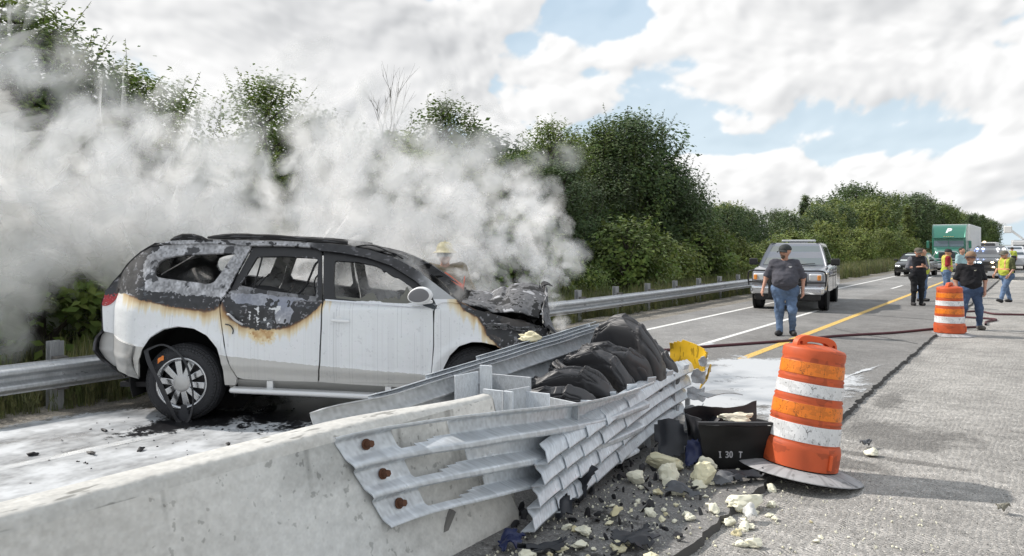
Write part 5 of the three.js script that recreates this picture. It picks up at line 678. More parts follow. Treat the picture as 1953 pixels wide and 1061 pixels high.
  part('torn_front', sheet((s, t) => { const z = lerp(0.86, -0.75, s), top = hoodY(0.96, s * 0.95), x = 3.70 + 0.09 * Math.sin(t * 2.6) + 0.11 * fbm2(s * 4, t * 3, 4) - 0.06 * t, y = lerp(top + 0.01, 0.62, t) + 0.05 * n2(s * 7, 2) * t; return [x, y, z]; }, 56, 34, 0.012, (s, t) => fbm2(s * 5 + 2, t * 4, 3) > 0.3 + 0.2 * (1 - t) || (s > 0.08 && s < 0.22 && t > 0.35 && t < 0.6) || t > 0.9 + 0.3 * n2(s * 12, 5), 1.6, 0.6), ashM, car);
  part('torn_strip', sheet((s, t) => [3.69 + 0.13 * s, 1.31 + 0.10 * Math.pow(s, 0.6) * (1 - s) + 0.05 * t * (1 - s) + 0.03 * s, 0.12 - 0.12 * t], 10, 5, 0.01), soot, car);
  part('torn_strip', sheet((s, t) => [3.66 + 0.04 * t, 1.28 + 0.13 * s * (1 - t), 0.2 - 0.1 * t * (1 - s)], 8, 6, 0.01), ashM, car);
  part('torn_strip', sheet((s, t) => { const x = lerp(3.1, 3.72, s); return [x, lerp(1.02, 0.93, s) - 0.05 * t + 0.02 * n2(s * 9, t * 3), zs(x, 0.95) + 0.03 + 0.03 * Math.sin(s * 5) - 0.03 * t]; }, 22, 6, 0.012), ashM, car);
  { const R = rng(18), list = []; for (let k = 0; k < 22; k++) { const x = 3.1 + R() * 0.55, y = 0.62 + R() * 0.42, z = 0.75 - R() * 1.5; list.push(bx(0.08 + R() * 0.2, 0.05 + R() * 0.16, 0.08 + R() * 0.2, x, y, z, R(), R() * 3, R())); } for (let k = 0; k < 12; k++) { const x = 3.5 + R() * 0.2, y = 0.7 + R() * 0.3, z = 0.75 - R() * 0.5; list.push(tube([[x - 0.2, y, z - 0.1], [x, y + 0.08 * R(), z], [x + 0.1, y - 0.1 * R(), z + 0.02], [x + 0.06, y - 0.2 * R(), z]], 0.008, 12, 5)); } part('engine_remains', list, sootDark, car); }
  part('apron', bx(0.9, 0.3, 1.5, 3.2, 0.5, 0), sootDark, car);
  // mirror
  { const m = part('mirror', (() => { const g = new THREE.SphereGeometry(1, 28, 18); const p = g.attributes.position; for (let i = 0; i < p.count; i++) { const x = p.getX(i), y = p.getY(i), z = p.getZ(i); p.setXYZ(i, x * 0.135 * (1 - 0.12 * y), y * 0.085 + 0.012 * x, (z > 0 ? Math.min(z, 0.42) : z) * 0.075); } g.computeVertexNormals(); return g.rotateY(-0.35).translate(2.44, 1.30, 1.11); })(), M(0.78, 0.79, 0.80, 0.45), car);
    part('mirror_glass', (() => { const g = new THREE.SphereGeometry(1, 24, 14), p = g.attributes.position; for (let i = 0; i < p.count; i++) { const x = p.getX(i), y = p.getY(i); p.setXYZ(i, x * 0.115 * (1 - 0.12 * y), y * 0.068 + 0.010 * x, p.getZ(i) * 0.006 + 0.034); } g.computeVertexNormals(); return g.rotateY(-0.35).translate(2.44, 1.30, 1.11); })(), M(0.17, 0.17, 0.18, 0.55, 0.1), m); part('mirror_arm', rb(0.16, 0.035, 0.14, 0.015, 2.47, 1.225, 1.03, 0, 0.3, 0.1), M(0.75, 0.76, 0.77, 0.5), m); }
  // handles, window trim, seams
  const chrome = M(0.72, 0.73, 0.75, 0.25, 0.7);
  part('handle', [rb(0.19, 0.03, 0.03, 0.012, 1.62, 1.035, zs(1.62, 1.03) + 0.03, 0, 0, -0.06), disc(0.035, 0.01, 16, 1.60, 1.05, zs(1.6, 1.05) + 0.004)], M(0.8, 0.81, 0.82, 0.35, 0.2), doors.front_door);
  part('handle', tube([[0.47, 1.10, 1.0], [0.50, 1.095, 1.02], [0.56, 1.04, 1.025], [0.63, 0.995, 1.01]], 0.012, 16, 6), M(0.45, 0.45, 0.46, 0.5), doors.rear_door);
  part('sill_trim', grid((s, t) => { const x = lerp(1.45, 2.62, s), y = 1.235 - 0.082 * s + 0.014 * t; return [x, y, zs(x, y) + 0.006]; }, 30, 1, 0.01), chrome, doors.front_door);
  part('quarter_glass', panel(polyDist([[2.44, 1.19], [2.50, 1.25], [2.60, 1.16], [2.56, 1.15]]), [2.4, 1.1, 2.65, 1.3], 0.012, (x, y) => zs(x, y) + 0.008, 0.008), M(0.06, 0.07, 0.08, 0.15), car);
  part('fuel_door_scorch', tube([[0.45, 1.0, 1.003], [0.50, 0.985, 1.004], [0.53, 0.94, 1.005], [0.525, 0.90, 1.005]], 0.006, 16, 5), M(0.03, 0.035, 0.05, 0.6), car);
  // running board
  part('running_board', [rb(2.05, 0.055, 0.13, 0.025, 1.54, 0.295, 1.03, 0, 0, -0.045), bx(0.06, 0.12, 0.2, 0.9, 0.36, 0.9), bx(0.06, 0.12, 0.2, 2.1, 0.3, 0.9)], M(0.68, 0.69, 0.70, 0.35, 0.5), car);
  part('sill', grid((s, t) => { const x = lerp(0.46, 2.6, s), y = lerp(0.44, 0.30, t) - 0.045 * s; return [x, y, 0.95 - 0.10 * t]; }, 20, 4, 0.02), M(0.36, 0.355, 0.34, 0.6), car);
  // wheels
  const tyreM = new THREE.MeshPhysicalMaterial({ color: new THREE.Color().setRGB(0.022, 0.023, 0.027), roughness: 0.75, bumpMap: tex(1024, 128, (u, v) => { const t = Math.abs(v - 0.5) * 2; if (t > 0.44) return grey(0.6 + 0.1 * (Math.abs(t - 0.72) < 0.02 ? 1 : 0) + 0.05 * n2(u * 300, v * 20)); const groove = Math.abs(t - 0.16) < 0.025 || Math.abs(t - 0.32) < 0.02; const sipe = Math.abs(((u * 64 + t * 1.6) % 1) - 0.5) < 0.07 && t > 0.17; return grey(groove || sipe ? 0.05 : 0.85); }), bumpScale: 0.02 });
  const alloy = M(0.55, 0.56, 0.58, 0.22, 0.95), alloyDark = M(0.05, 0.05, 0.055, 0.6, 0.3);
  function wheel(parent, R = 0.395, rim = 0.255, wd = 0.25) {
    const w = new THREE.Group(); w.name = 'wheel'; parent.add(w);
    part('tyre', lathe([[rim, -wd / 2 + 0.01], [rim + 0.02, -wd / 2], [R - 0.06, -wd / 2 + 0.004], [R - 0.018, -wd / 2 + 0.03], [R, -wd / 2 + 0.06], [R + 0.002, 0], [R, wd / 2 - 0.06], [R - 0.018, wd / 2 - 0.03], [R - 0.06, wd / 2 - 0.004], [R - 0.10, wd / 2 + 0.001], [rim + 0.02, wd / 2], [rim, wd / 2 - 0.012]], 72).rotateX(Math.PI / 2), tyreM, w);
    const sp = []; for (let k = 0; k < 10; k++) { const s = new THREE.Shape(); s.moveTo(-0.022, 0.07); s.lineTo(-0.028, rim - 0.03); s.lineTo(0.028, rim - 0.03); s.lineTo(0.022, 0.07); const g = new THREE.ExtrudeGeometry(s, { depth: 0.02, bevelEnabled: true, bevelSize: 0.006, bevelThickness: 0.008, bevelSegments: 2 }); const p = g.attributes.position; for (let i = 0; i < p.count; i++) p.setZ(i, p.getZ(i) - 0.25 * Math.pow(Math.max(0, p.getY(i) - 0.09), 1.5) + 0.01); g.computeVertexNormals(); sp.push(g.translate(0, 0, wd / 2 - 0.05).rotateZ(k * Math.PI / 5 + 0.2)); }
    part('rim', [lathe([[rim - 0.028, wd / 2 - 0.05], [rim - 0.02, wd / 2 - 0.018], [rim - 0.006, wd / 2 - 0.006], [rim + 0.008, wd / 2 - 0.002], [rim + 0.01, wd / 2 - 0.02]], 60).rotateX(Math.PI / 2), ...sp], alloy, w);
    part('hub', [lathe([[0, 0.035], [0.03, 0.034], [0.036, 0.028], [0.05, 0.03], [0.085, 0.022], [0.094, 0.005], [0.094, -0.03]], 40).rotateX(Math.PI / 2).translate(0, 0, wd / 2 - 0.03)], M(0.5, 0.5, 0.5, 0.4, 0.5), w);
    part('brake_disc', disc(rim - 0.03, 0.03, 40, 0, 0, wd / 2 - 0.12), alloyDark, w);
    return w;
  }
  const w1 = wheel(car); w1.position.set(0, 0.395, 0.87); w1.rotation.y = -0.03; const w2 = wheel(car); w2.position.set(2.98, 0.36, 0.80); w2.rotation.y = 0.28; const w3 = wheel(car); w3.position.set(0, 0.395, -0.87); w3.rotation.y = Math.PI; const w4 = wheel(car); w4.position.set(2.98, 0.37, -0.82); w4.rotation.y = Math.PI;
  // torn arch liner hanging across the wheel
  const ribbon = (pts, wd, nm) => { const c = new THREE.CatmullRomCurve3(pts.map((p) => V(...p))); return part(nm, grid((s, t) => { const p = c.getPoint(s), k = c.getTangent(s), n = V(-k.y, k.x, 0).normalize().multiplyScalar((t - 0.5) * wd * (1 + 0.3 * n2(s * 9, 4))); return [p.x + n.x, p.y + n.y, p.z + 0.01 * n2(s * 7, t)]; }, 50, 2, 0.006), M(0.02, 0.021, 0.025, 0.5), car); };
  ribbon([[-0.36, 0.74, 1.0], [-0.31, 0.62, 1.03], [-0.20, 0.42, 1.05], [-0.08, 0.16, 1.06], [0.0, 0.03, 1.07], [0.04, 0.015, 1.08]], 0.045, 'torn_liner'); ribbon([[0.04, 0.015, 1.08], [0.10, 0.03, 1.08], [0.145, 0.2, 1.06], [0.12, 0.44, 1.05], [0.05, 0.62, 1.03], [-0.06, 0.74, 1.02], [-0.2, 0.79, 1.0], [-0.34, 0.74, 1.0]], 0.022, 'torn_liner');
  part('torn_liner', sheet((s, t) => [lerp(-0.03, 0.12, s) + 0.02 * n2(t * 3, s), lerp(0.02, 0.20, t) * (1 - 0.3 * Math.abs(s - 0.5)), 1.045 + 0.02 * s], 8, 8, 0.006, (s, t) => t > 1.25 - Math.abs(s - 0.5) * 1.6), M(0.02, 0.022, 0.028, 0.5), car);
  part('ember', grid((s, t) => [-0.235 + 0.06 * s, 0.60 + 0.045 * t + 0.04 * s + 0.008 * n2(s * 5, t * 5), 1.005], 6, 5, 0.004), M(0.75, 0.22, 0.04, 0.6), car);
}
function ringXY(x, y, z, rz, ry) { return [...Array(10)].map((_, k) => { const a = k / 10 * 6.28318; return [x, y + Math.sin(a) * ry, z + Math.cos(a) * rz]; }); }

// ---------------------------------------------------------------- people
// a figure 1.8 m tall faces +z; x runs to its own left hand's side of the picture (+x). Bones: [joint, joint, radius, radius]
function person(label, at, turn, tall, o) {
  const P = thing('person', label, 'person', at, turn); const k = tall / 1.8; P.scale.setScalar(k);
  const g = o.girth ?? 1, J = { hipL: [0.10, 0.92, 0], hipR: [-0.10, 0.92, 0], kneeL: [0.11, 0.50, 0.02], kneeR: [-0.11, 0.50, 0.02], footL: [0.12, 0.09, -0.02], footR: [-0.12, 0.09, -0.02], shL: [0.19, 1.45, -0.01], shR: [-0.19, 1.45, -0.01], elL: [0.26, 1.16, -0.02], elR: [-0.26, 1.16, -0.02], wrL: [0.28, 0.90, 0.06], wrR: [-0.28, 0.90, 0.06], neck: [0, 1.50, -0.01], head: [0, 1.665, 0.02], chest: [0, 1.30, 0.01], belly: [0, 1.08, 0.02], toeL: [0.14, 0.03, 0.17], toeR: [-0.14, 0.03, 0.17], look: 0, ...o.pose };
  const legs = [['L', J.hipL, J.kneeL, J.footL], ['R', J.hipR, J.kneeR, J.footR]], arms = [['L', J.shL, J.elL, J.wrL], ['R', J.shR, J.elR, J.wrR]];
  const field = (bones, sm, grow = 0, fold = 0, seed = 0) => (x, y, z) => { let d = 9; for (const b of bones) d = smin(d, cap3(x, y, z, b[0], b[1], b[2], b[3]), b[4] ?? sm); return d - grow + (fold ? fold * (n3(x * 9 + seed, y * 13, z * 9) + 0.6 * n3(x * 20, y * 26 + seed, z * 20)) : 0); };
  const span = (bones, pad) => { const lo = [9, 9, 9], hi = [-9, -9, -9]; for (const b of bones) for (const [p, r] of [[b[0], b[2]], [b[1], b[3]]]) for (let i = 0; i < 3; i++) { lo[i] = Math.min(lo[i], p[i] - r - pad); hi[i] = Math.max(hi[i], p[i] + r + pad); } return [lo, hi]; };
  const cell = o.cell ?? 0.022, mk = (name, bones, m, { grow = 0, fold = 0, clip, sm = 0.06, c = cell } = {}) => { const f = field(bones, sm, grow, fold, label.length), [lo, hi] = span(bones, grow + 0.05), q = clip ? (x, y, z) => Math.max(f(x, y, z), clip(x, y, z)) : f; return part(name, skin(q, lo, hi, c, 1), m, P); };
  const dm = (a, b, t) => [lerp(a[0], b[0], t), lerp(a[1], b[1], t), lerp(a[2], b[2], t)], off = (a, x, y, z) => [a[0] + x, a[1] + y, a[2] + z];
  const pel = dm(J.hipL, J.hipR, 0.5), torso = [[off(J.chest, 0.09, 0.06, 0), off(J.belly, 0.07 * g, 0, 0.02 * g), 0.115, 0.115 * g], [off(J.chest, -0.09, 0.06, 0), off(J.belly, -0.07 * g, 0, 0.02 * g), 0.115, 0.115 * g], [off(J.belly, 0, 0, (g - 1) * 0.16), off(pel, 0, 0.04, 0.01), 0.12 * g, 0.14], [J.shL, J.shR, 0.065, 0.065], [off(J.hipL, 0.02, 0, 0), off(J.hipR, -0.02, 0, 0), 0.125 * Math.sqrt(g), 0.125 * Math.sqrt(g)]];
  const legB = legs.flatMap(([, h, n, f]) => [[h, n, 0.095 * Math.sqrt(g), 0.062], [n, f, 0.06, 0.042]]), armB = arms.flatMap(([, s, e, w]) => [[s, e, 0.056 * Math.sqrt(g), 0.044], [e, w, 0.044, 0.028]]);
  // skin: body, head with nose, jaw and ears, hands with fingers, all one surface
  const hd = J.head, cy = Math.cos(J.look), sy = Math.sin(J.look), hp = (x, y, z) => [hd[0] + x * cy + z * sy, hd[1] + y, hd[2] - x * sy + z * cy];
  const headB = [[hp(0, 0.03, -0.02), hp(0, 0.02, 0.02), 0.10, 0.094], [hp(0, -0.045, 0.035), hp(0, -0.078, 0.05), 0.068, 0.048], [J.neck, hp(0, -0.06, 0), 0.058, 0.05], [hp(0, 0.01, 0.10), hp(0, -0.03, 0.118), 0.012, 0.017, 0.03], [hp(0.085, 0.0, 0), hp(0.088, -0.025, 0), 0.014, 0.012, 0.02], [hp(-0.085, 0.0, 0), hp(-0.088, -0.025, 0), 0.014, 0.012, 0.02]];
  const bodyBones = [...torso.map((b) => [b[0], b[1], b[2] * 0.9, b[3] * 0.9]), ...legB.map((b) => [b[0], b[1], b[2] * 0.9, b[3] * 0.9]), ...armB, ...headB];
  const f = field(bodyBones, 0.05), [lo, hi] = span(bodyBones, 0.04), geos = [skin(f, lo, hi, cell, 1)];
  const fine = headB.slice(0, 6), [a0, a1] = span(fine, 0.02); if (!o.far) geos.push(skin(field(fine, 0.035), a0, a1, 0.011, 1));
  for (const [sd, , e, w] of arms) { const d = V(w[0] - e[0], w[1] - e[1], w[2] - e[2]).normalize(), side = V(0, 0, 1).cross(d).normalize(), fwd = V().crossVectors(d, side).normalize(), at2 = (a, b, c) => [w[0] + d.x * a + side.x * b + fwd.x * c, w[1] + d.y * a + side.y * b + fwd.y * c, w[2] + d.z * a + side.z * b + fwd.z * c], s = sd === 'L' ? 1 : -1, hb = [[at2(0, 0, 0), at2(0.075, 0, 0.0), 0.027, 0.03]]; if (!o.far) { [-0.03, -0.01, 0.01, 0.03].forEach((q, i) => { const len = [0.065, 0.078, 0.082, 0.07][i]; hb.push([at2(0.08, 0.004, q), at2(0.08 + len * 0.55, 0.012 * -s, q * 1.05), 0.011, 0.010, 0.008], [at2(0.08 + len * 0.55, 0.012 * -s, q * 1.05), at2(0.08 + len * 0.8, 0.04 * -s, q), 0.010, 0.008, 0.008]); }); hb.push([at2(0.02, 0, 0.03), at2(0.06, -0.01 * s, 0.055), 0.013, 0.011, 0.01], [at2(0.06, -0.01 * s, 0.055), at2(0.095, -0.02 * s, 0.05), 0.011, 0.009, 0.01]); const [h0, h1] = span(hb, 0.015); geos.push(skin(field(hb, 0.012), h0, h1, 0.0085, 1)); } }
  part('body', geos, o.skin ?? skinTone, P);
  // clothes over it
  mk('trousers', [...legB, torso[4], torso[2]], o.trousers, { grow: 0.02, fold: 0.012, clip: (x, y) => Math.max(y - (pel[1] + 0.09), 0.035 - y) });
  const slv = o.sleeve ?? 0.8, sleeveB = arms.map(([, s, e, w]) => slv <= 1 ? [s, dm(s, e, slv), 0.060 * Math.sqrt(g), 0.054] : [s, e, 0.066 * Math.sqrt(g), 0.058]).concat(slv > 1 ? arms.map(([, , e, w]) => [e, dm(e, w, slv - 1), 0.056, 0.045]) : []);
  const neckCut = (x, y, z) => 0.075 - Math.hypot(x, (y - J.neck[1] - 0.05) * 1.1, z - J.neck[2] - 0.02);
  mk('shirt', [...torso.slice(0, 4), ...sleeveB, [pel, off(J.belly, 0, 0, 0), 0.125 * Math.sqrt(g), 0.125 * g]], o.shirt, { grow: 0.017, fold: 0.013, clip: (x, y, z) => Math.max(pel[1] - 0.02 - y, neckCut(x, y, z)) });
  for (const [sd, , , ft] of legs) { const t = sd === 'L' ? J.toeL : J.toeR; mk('shoe', [[off(ft, 0, -0.04, -0.03), off(t, 0, 0.025, -0.03), 0.052, 0.042], [ft, off(ft, 0, -0.03, 0), 0.05, 0.05]], o.shoes ?? darkShoe, { grow: 0.006, clip: (x, y) => -y + 0.002, sm: 0.03, c: 0.016 }); }
  if (o.vest) { mk('vest', torso.slice(0, 4).concat([[pel, J.belly, 0.14, 0.13]]), o.vest, { grow: 0.038, fold: 0.012, clip: (x, y, z) => Math.max(pel[1] - 0.0 - y, neckCut(x, y, z), Math.abs(x) - 0.2) }); if (o.stripe) { mk('vest_stripe', torso.slice(0, 4), o.stripe, { grow: 0.046, fold: 0.012, clip: (x, y) => Math.max(Math.abs(y - 1.14) - 0.035, Math.abs(x) - 0.22) }); mk('vest_stripe', torso.slice(0, 4), o.stripe, { grow: 0.046, fold: 0.012, clip: (x, y, z) => Math.max(Math.abs(Math.abs(x) - 0.11) - 0.025, 1.15 - y, neckCut(x, y, z)) }); } }
  if (o.cap) { const c = mk('cap', [[hp(0, 0.045, -0.02), hp(0, 0.045, 0.02), 0.104, 0.098]], o.cap, { grow: 0.012, clip: (x, y) => hd[1] + 0.035 - y, c: 0.014 }); const b = part('brim', grid((s, t) => { const a = (s - 0.5) * 2.2, r = 0.1 + 0.075 * t * Math.cos(a * 0.9); return hp(Math.sin(a) * (0.1 + 0.03 * t), 0.045 - 0.03 * t - 0.03 * Math.abs(Math.sin(a)) * t, Math.cos(a) * r + 0.015 * t); }, 12, 4, 0.008), o.brim ?? o.cap, c); }
  else mk('hair', [[hp(0, 0.05, -0.03), hp(0, 0.05, 0.01), 0.094, 0.086]], o.hair ?? darkHair, { grow: 0.008, clip: (x, y, z) => Math.max(hd[1] + 0.0 - y, z - hd[2] - 0.05), c: 0.016 });
  if (!o.far) { part('eyes', [-1, 1].map((s) => new THREE.SphereGeometry(0.012, 8, 6).translate(...hp(s * 0.034, 0.005, 0.088))), M(0.03, 0.02, 0.02, 0.4), P); if (o.glasses) part('sunglasses', [-1, 1].map((s) => rb(0.056, 0.032, 0.02, 0.008).rotateY(s * 0.25 + J.look).translate(...hp(s * 0.036, 0.008, 0.10))).concat([bx(0.03, 0.006, 0.01).rotateY(J.look).translate(...hp(0, 0.014, 0.108))]), M(0.01, 0.01, 0.012, 0.2), P); part('mouth', rb(0.04, 0.006, 0.01, 0.003).rotateY(J.look).translate(...hp(0, -0.068, 0.088)), M(0.3, 0.1, 0.08, 0.7), P); }
  if (o.beard) mk('beard', [[hp(0, -0.07, 0.05), hp(0, -0.085, 0.055), 0.05, 0.04]], o.beard, { grow: 0.01, clip: (x, y) => y - hd[1] + 0.05, c: 0.014 });
  if (o.belt) mk('belt', [torso[2], torso[4]], o.belt, { grow: 0.03, clip: (x, y) => Math.abs(y - pel[1] - 0.08) - 0.022 });
  if (o.extra) o.extra(P, J, hp, mk);
  return P;
}
const skinTone = new THREE.MeshPhysicalMaterial({ color: new THREE.Color().setRGB(0.50, 0.27, 0.19), roughness: 0.55 }), darkShoe = M(0.025, 0.024, 0.025, 0.7), darkHair = M(0.04, 0.028, 0.02, 0.8);
const cloth = (r, g, b, amp = 0.1) => new THREE.MeshPhysicalMaterial({ color: new THREE.Color().setRGB(r, g, b), roughness: 0.92, sheen: 0.15, map: tex(256, 256, (u, v) => { const k = 0.92 + amp * fbm2(u * 7, v * 7, 4) + 0.05 * n2(u * 120, v * 120); return [k, k, k]; }, { srgb: true }) });
const jeans = cloth(0.13, 0.20, 0.33, 0.3), jeansDark = cloth(0.06, 0.10, 0.19, 0.22), lime = cloth(0.55, 0.62, 0.08), hiOrange = cloth(0.85, 0.42, 0.22), silver = M(0.75, 0.76, 0.74, 0.4, 0.2);
const patch = (P, x, y, z, w, h, m, turn = 0) => part('chest_print', grid((s, t) => [(s - 0.5) * w, (t - 0.5) * h * (1 - Math.abs(s - 0.5) * 0.7), -0.02 * Math.pow((s - 0.5) * 2, 2)], 8, 5, 0.004).rotateY(turn).translate(x, y, z), m, P);
{
  const GY = -0.05;
  person('heavyset man in grey t-shirt, jeans and black cap standing before pickup', [5.45, 0, -14.75], -0.30, 1.80, { girth: 1.32, sleeve: 0.9, shirt: cloth(0.085, 0.085, 0.105), trousers: jeans, cap: M(0.03, 0.035, 0.035, 0.8), cell: 0.02, pose: { look: -0.75, elL: [0.34, 1.15, -0.03], wrL: [0.33, 0.89, 0.05], elR: [-0.35, 1.17, -0.03], wrR: [-0.42, 0.92, 0.06], shL: [0.205, 1.44, -0.01], shR: [-0.205, 1.44, -0.01], kneeL: [0.13, 0.50, 0.10], footL: [0.14, 0.10, -0.02], footR: [-0.10, 0.09, 0.04], toeR: [-0.16, 0.03, 0.2], toeL: [0.17, 0.03, 0.16], belly: [0, 1.10, 0.05] }, beard: M(0.1, 0.07, 0.05, 0.9), extra: (P) => patch(P, 0.10, 1.37, 0.155, 0.09, 0.035, M(0.7, 0.7, 0.7, 0.7), 0.2) });
  person('man in black t-shirt, jeans and tan cap beside the traffic drum', [10.05, GY, -16.2], -0.25, 1.70, { girth: 1.08, sleeve: 0.85, shirt: cloth(0.012, 0.012, 0.016), trousers: jeansDark, cap: cloth(0.30, 0.19, 0.12), brim: M(0.05, 0.03, 0.03, 0.8), glasses: true, cell: 0.02, shoes: M(0.12, 0.11, 0.10, 0.8), pose: { look: -0.5, elL: [0.31, 1.16, -0.02], wrL: [0.27, 0.90, 0.09], elR: [-0.30, 1.15, -0.04], wrR: [-0.28, 0.92, 0.04], kneeL: [0.17, 0.5, 0.05], footL: [0.20, 0.09, -0.04], toeL: [0.24, 0.03, 0.14], kneeR: [-0.16, 0.52, 0.06], footR: [-0.20, 0.09, 0.0], toeR: [-0.24, 0.03, 0.18] }, extra: (P) => patch(P, 0.09, 1.36, 0.14, 0.11, 0.07, M(0.6, 0.58, 0.45, 0.7), 0.2) });
  person('officer in dark vest, trousers and cap looking down at his hands', [12.1, 0, -22.05], -0.1, 1.72, { girth: 1.1, sleeve: 0.95, shirt: cloth(0.16, 0.165, 0.19), trousers: cloth(0.014, 0.015, 0.018), cap: cloth(0.12, 0.11, 0.09), cell: 0.024, pose: { look: 0.1, head: [0, 1.65, 0.06], elR: [-0.30, 1.18, 0.02], wrR: [0.0, 1.22, 0.24], elL: [0.28, 1.16, 0.0], wrL: [0.08, 1.24, 0.24] }, vest: cloth(0.014, 0.015, 0.02), beard: M(0.12, 0.1, 0.09, 0.9), extra: (P, J, hp) => { part('radio_pouch', [rb(0.09, 0.11, 0.05, 0.01, 0.11, 1.14, 0.19), rb(0.08, 0.09, 0.05, 0.01, -0.12, 1.14, 0.18), rb(0.06, 0.12, 0.05, 0.01, 0.18, 0.98, 0.12)], M(0.015, 0.015, 0.017, 0.7), P); } });
  person('person in lime vest and blue jeans standing behind the officer', [13.15, 0, -23.7], 0.5, 1.70, { sleeve: 0.8, shirt: cloth(0.3, 0.5, 0.5), trousers: jeans, far: true, cell: 0.026, vest: lime, stripe: silver, shoes: darkShoe, pose: { look: 0.3, elL: [0.26, 1.16, 0.04], wrL: [0.16, 1.0, 0.16] } });
  person('man in red shirt and yellow safety vest turned away by the drum', [15.4, 0, -26.2], 1.35, 1.68, { sleeve: 0.95, shirt: cloth(0.30, 0.02, 0.03), trousers: jeans, far: true, cell: 0.026, vest: lime, stripe: hiOrange, cap: M(0.02, 0.02, 0.025, 0.8), pose: { elR: [-0.26, 1.16, -0.06], wrR: [-0.24, 0.94, 0.1], head: [0, 1.64, 0.07] } });
  person('person in pale blue shirt standing behind the man in black', [17.4, 0, -28.6], 0.4, 1.7, { sleeve: 0.9, shirt: cloth(0.42, 0.62, 0.66), trousers: jeansDark, far: true, cell: 0.028, pose: { elL: [0.30, 1.18, 0.02], wrL: [0.2, 1.02, 0.14] } });
  person('man in safety vest and jeans striding across the milled lane', [16.0, GY, -23.9], -1.35, 1.70, { girth: 1.1, sleeve: 0.95, shirt: cloth(0.10, 0.11, 0.05), trousers: jeans, cell: 0.022, vest: lime, stripe: hiOrange, cap: cloth(0.16, 0.15, 0.12), glasses: true, pose: { head: [0, 1.63, 0.10], neck: [0, 1.49, 0.04], chest: [0, 1.30, 0.04], kneeL: [0.1, 0.5, 0.20], footL: [0.1, 0.10, 0.34], toeL: [0.11, 0.07, 0.52], kneeR: [-0.1, 0.5, -0.08], footR: [-0.1, 0.09, -0.24], toeR: [-0.11, 0.03, -0.06], elR: [-0.26, 1.17, 0.10], wrR: [-0.22, 0.95, 0.28], elL: [0.26, 1.17, -0.02], wrL: [0.24, 0.94, 0.16] } });
  person('distant worker in bright lime vest walking away up the road', [33.5, GY, -49.5], 2.6, 1.72, { sleeve: 0.9, shirt: cloth(0.5, 0.62, 0.1), trousers: cloth(0.03, 0.03, 0.04), far: true, cell: 0.035, vest: lime, stripe: silver });
  // firefighter behind the hood, in the smoke
  person('firefighter in cream helmet and tan coat standing in the smoke', [-0.93, 0, -10.25], 0.1, 1.80, { girth: 1.25, sleeve: 1.95, shirt: cloth(0.26, 0.22, 0.15), trousers: cloth(0.22, 0.19, 0.13), cell: 0.024, pose: { elL: [0.34, 1.18, 0.05], wrL: [0.30, 1.0, 0.25], elR: [-0.34, 1.18, 0.05], wrR: [-0.2, 1.0, 0.28], shL: [0.22, 1.46, 0], shR: [-0.22, 1.46, 0] }, extra: (P, J, hp, mk) => { const h = part('helmet', [lathe([[0.0, 0.135], [0.05, 0.132], [0.095, 0.105], [0.118, 0.055], [0.12, 0.01], [0.155, -0.005], [0.165, -0.02], [0.15, -0.015], [0.115, 0.0]], 32).scale(1, 1, 1.15).translate(...hp(0, 0.05, 0)), bx(0.012, 0.02, 0.22, hp(0, 0, 0)[0], hp(0, 0.19, 0)[1], hp(0, 0, 0)[2])], M(0.74, 0.66, 0.42, 0.4), P); part('visor', grid((s, t) => { const a = (s - 0.5) * 2.0; return hp(Math.sin(a) * 0.13, -0.02 + 0.06 * t, Math.cos(a) * 0.15); }, 14, 3, 0.006), M(0.25, 0.28, 0.3, 0.2), h); mk('coat_stripe', [[[0.1, 1.3, 0], [0.1, 1.1, 0], 0.13, 0.15], [[-0.1, 1.3, 0], [-0.1, 1.1, 0], 0.13, 0.15]], M(0.8, 0.3, 0.1, 0.5), { grow: 0.05, clip: (x, y) => Math.abs(y - 1.18) - 0.04 }); } });
}

// ---------------------------------------------------------------- other vehicles: each faces +z, its front bumper at z = 0, wheels on y = 0
const glassDark = new THREE.MeshPhysicalMaterial({ color: new THREE.Color().setRGB(0.05, 0.06, 0.065), roughness: 0.06, specularIntensity: 1, clearcoat: 1, clearcoatRoughness: 0.03 });
const blackTrim = M(0.014, 0.014, 0.015, 0.5), chromeM = M(0.75, 0.76, 0.78, 0.14, 0.95), tyreFar = M(0.018, 0.018, 0.02, 0.85), rimFar = M(0.42, 0.43, 0.45, 0.35, 0.7), lampGlass = M(0.7, 0.72, 0.74, 0.15, 0.3);
const carPaint = (r, g, b) => new THREE.MeshPhysicalMaterial({ color: new THREE.Color().setRGB(r, g, b), roughness: 0.32, metalness: 0.35, clearcoat: 0.9, clearcoatRoughness: 0.08 });
const rrect = (hw, y0, y1, r, z, n = 5) => { const p = [], arc = (cx, cy, a0) => { for (let i = 0; i <= n; i++) { const a = a0 + i / n * Math.PI / 2; p.push([cx + Math.cos(a) * r, cy + Math.sin(a) * r, z]); } }; arc(hw - r, y1 - r, 0); arc(-hw + r, y1 - r, Math.PI / 2); arc(-hw + r, y0 + r, Math.PI); arc(hw - r, y0 + r, -Math.PI / 2); return p; };
const slab = (hw, z0, z1, r, y, n = 4) => { const p = [], arc = (cx, cz, a0) => { for (let i = 0; i <= n; i++) { const a = a0 + i / n * Math.PI / 2; p.push([cx + Math.cos(a) * r, y, cz - Math.sin(a) * r]); } }; arc(hw - r, z0 + r, 0); arc(-hw + r, z0 + r, Math.PI / 2); arc(-hw + r, z1 - r, Math.PI); arc(hw - r, z1 - r, -Math.PI / 2); return p; };
const quad4 = (a, b, c, d, thick = 0.012, n = 6) => grid((s, t) => { const p = [0, 1, 2].map((i) => lerp(lerp(a[i], b[i], s), lerp(d[i], c[i], s), t)); return p; }, n, n, thick);
